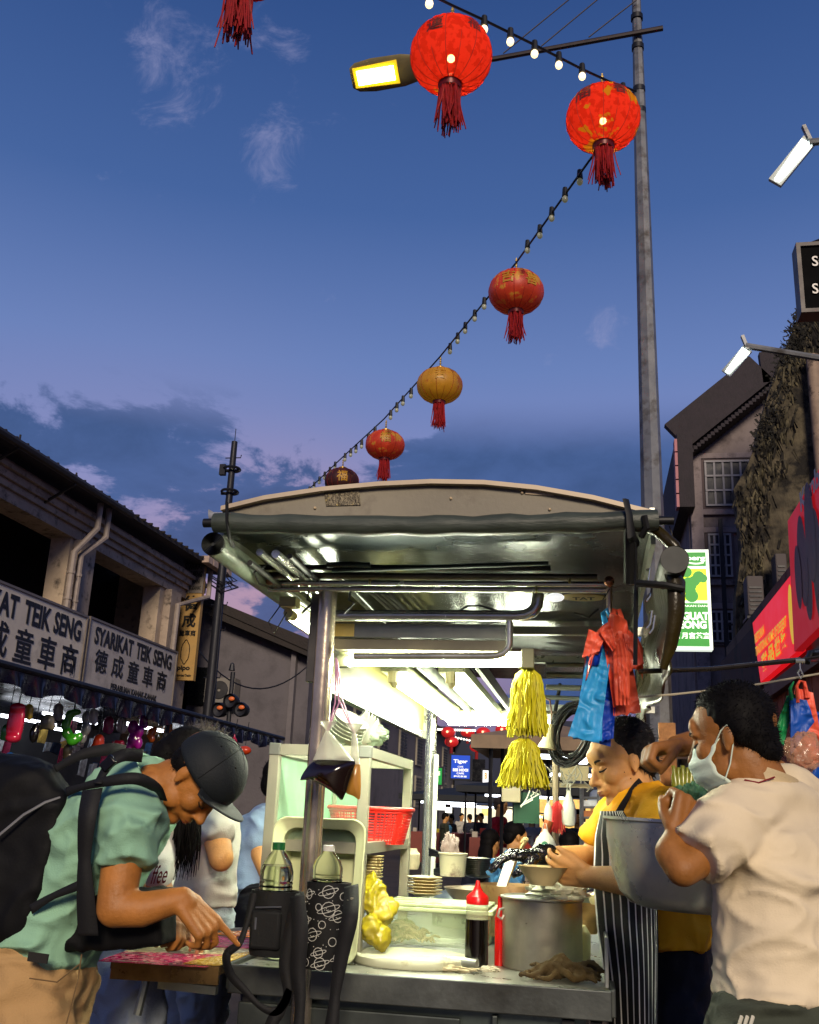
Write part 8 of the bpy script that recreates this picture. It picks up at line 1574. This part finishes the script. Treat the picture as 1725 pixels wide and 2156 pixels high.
# ------------------------------------------------------------------ people further down the street
def passer(name_label, u, vtop, Y, hgt, shirt, pants, hm, fdir, seated=False, pose=0, cat='person', hb_=None):
    top = A(u, vtop, Y); x = top.x; H = top.z if not seated else top.z; base = 0 if not seated else top.z - 1.25
    s = hgt / 1.7; zt = top.z; t = T('person', name_label, 'person', (x, Y, max(0, zt - hgt)), 'people among the far stalls')
    f = V(fdir).normalized(); l_ = V((-f.y, f.x, 0)).normalized(); hh = .225 * s; hc = V((x, Y, zt - hh * .5)) + f * .03
    g = G(); Mx, P = head(g, hc, f + V((0, 0, -.2)), V((0, 0, 1)), hh, V((x, Y, zt - .27 * s)), .055 * s)
    sh_z = zt - .32 * s; hip = zt - .82 * s
    for k in (-1, 1):
        a = V((x, Y, sh_z)) + l_ * k * .17 * s
        if pose == 1 and k == 1: limb(g, [a, a + l_ * .12 + V((0, 0, .22)), a + f * .1 + V((0, 0, .48))], [.045, .038, .028])
        elif pose == 2: limb(g, [a, a + V((0, 0, -.27)) + l_ * k * .03, a + f * .25 + V((0, 0, -.25))], [.045, .038, .028])
        else: limb(g, [a, a + l_ * k * .05 + V((0, 0, -.28 * s)), a + f * .08 + l_ * k * .04 + V((0, 0, -.52 * s))], [.045, .038, .028])
    if not seated:
        for k in (-1, 1): b = V((x, Y, hip)) + l_ * k * .09; limb(g, [b, b + f * .06 * k + V((0, 0, -.42 * s)), V((b.x, b.y, zt - 1.66 * s)) + f * .1 * k], [.08, .055, .035])
    remesh(g, .008 if Y < 12 else .014, 2).obj('body', skin_tan, t, angle=180)
    if Y < 17: face_bits(t, P, Mx, hh, skin_tan)
    hair(t, P, Mx, hh, hm, [(-.11, 0, .2, .42, .36, .36), (-.28, 0, -.02, .22, .3, .3)] + ([(-.3, 0, -.45, .22, .32, .5), (-.3, 0, -1.0, .18, .3, .5)] if hb_ else []), 60, .05)
    g = G(); c = V((x, Y, 0)); torso(g, [(V((x, Y, hip)), l_ * .155 * s, f * .11 * s), (V((x, Y, (hip + sh_z) / 2)), l_ * .15 * s, f * .105 * s), (V((x, Y, sh_z)), l_ * .175 * s, f * .1 * s), (V((x, Y, sh_z + .06)), l_ * .09 * s, f * .075 * s)])
    for k in (-1, 1):
        a = V((x, Y, sh_z)) + l_ * k * .17 * s; limb(g, [a, a + l_ * k * .04 + V((0, 0, -.17 if not (pose == 1 and k == 1) else .12))], [.065, .06])
    h = remesh(g, .012 if Y < 12 else .018, 3); folds(h, .008, (9, 9, 7), u); h.obj('shirt', shirt, t, angle=180)
    g = G(); torso(g, [(V((x, Y, hip - .18)), l_ * .15 * s, f * .11 * s), (V((x, Y, hip + .03)), l_ * .15 * s, f * .105 * s)])
    for k in (-1, 1):
        b = V((x, Y, hip - .1)) + l_ * k * .09
        if seated: limb(g, [b, b + f * .4], [.09, .07]); limb(g, [b + f * .4, b + f * .4 + V((0, 0, -.4))], [.07, .05])
        else: limb(g, [b, b + f * .05 * k + V((0, 0, -.36 * s))], [.095, .085])
    remesh(g, .018, 3).obj('trousers', pants, t, angle=180)
    return t, P, Mx, hh
dk = fabric('dark_shirt', '#1c2030'); rdm = fabric('red_tshirt', '#c0202c'); blu = fabric('navy_tshirt', '#1e2638'); gy = fabric('grey_shorts', '#4a4a50'); brn = fabric('dull_brown_shirt', '#5a4a40'); wt = fabric('pale_shirt', '#a8a49a')
leo = fabric('leopard_blouse', '#a89880', spots='#1c1612', sp_s=40, sp_t=(.5, .54))
passer('man with a shaved head in a bright red t-shirt beyond the stall', 1052, 1680, 14.5, 1.68, rdm, gy, mat('stubble_hair', '#3a322c', .8), (1, -.25, 0), pose=2)
passer('woman with long black hair seen from behind wearing a dark blouse', 1030, 1748, 8.6, 1.6, dk, gy, blackhair, (.5, 1, 0), seated=True, hb_=True)
passer('woman in a leopard print blouse sitting behind the ladle', 1080, 1733, 8.2, 1.6, leo, gy, blackhair, (1, .5, 0), seated=True)
passer('seated person with round black hair left of the cook\'s arm', 1198, 1752, 7.6, 1.6, dk, gy, blackhair, (.2, 1, 0), seated=True)
passer('man in a navy t-shirt standing far down beside the white bag', 1217, 1706, 15, 1.62, blu, gy, blackhair, (-.1, -1, 0))
t, P, Mx, hh = passer('person raising one arm and wearing a denim bucket hat behind the cook', 1272, 1668, 9.0, 1.62, wt, gy, blackhair, (-1, -.3, 0), pose=1)
g = G(); g.lathe(P(-.05, 0, .2), [(.66 * hh, -.12 * hh), (.45 * hh, .02 * hh), (.42 * hh, .25 * hh), (.3 * hh, .36 * hh), (0, .38 * hh)], 24, V((0, 0, 1))); g.obj('bucket_hat', denim, t)
ff = [(952, 1716, 30, '#5a4a40', 'far walker in a brown shirt near the rear post'), (972, 1713, 34, '#a8a49a', 'far walker in a pale shirt and dark shorts'), (990, 1715, 32, '#1c2030', 'far walker in a dark shirt pushing between stalls'), (1004, 1716, 38, '#c0202c', 'far child sized walker in red by the shop doorway'), (1014, 1713, 29, '#1e2638', 'far walker in navy left of the man in red'), (937, 1712, 26, '#3a3f30', 'far walker in olive beside the clear bag'), (1120, 1714, 20, '#8a8a92', 'far stallholder in grey behind the green board'), (1150, 1716, 22, '#5a3a30', 'far stallholder in brown near the weathered pole')]
for (u, v, Y, c_, lb) in ff: passer(lb, u, v, Y, 1.62, fabric('walker_' + c_[1:], c_), gy, blackhair, (random.uniform(-1, 1), random.uniform(-1, 1), 0), pose=random.choice((0, 2)))
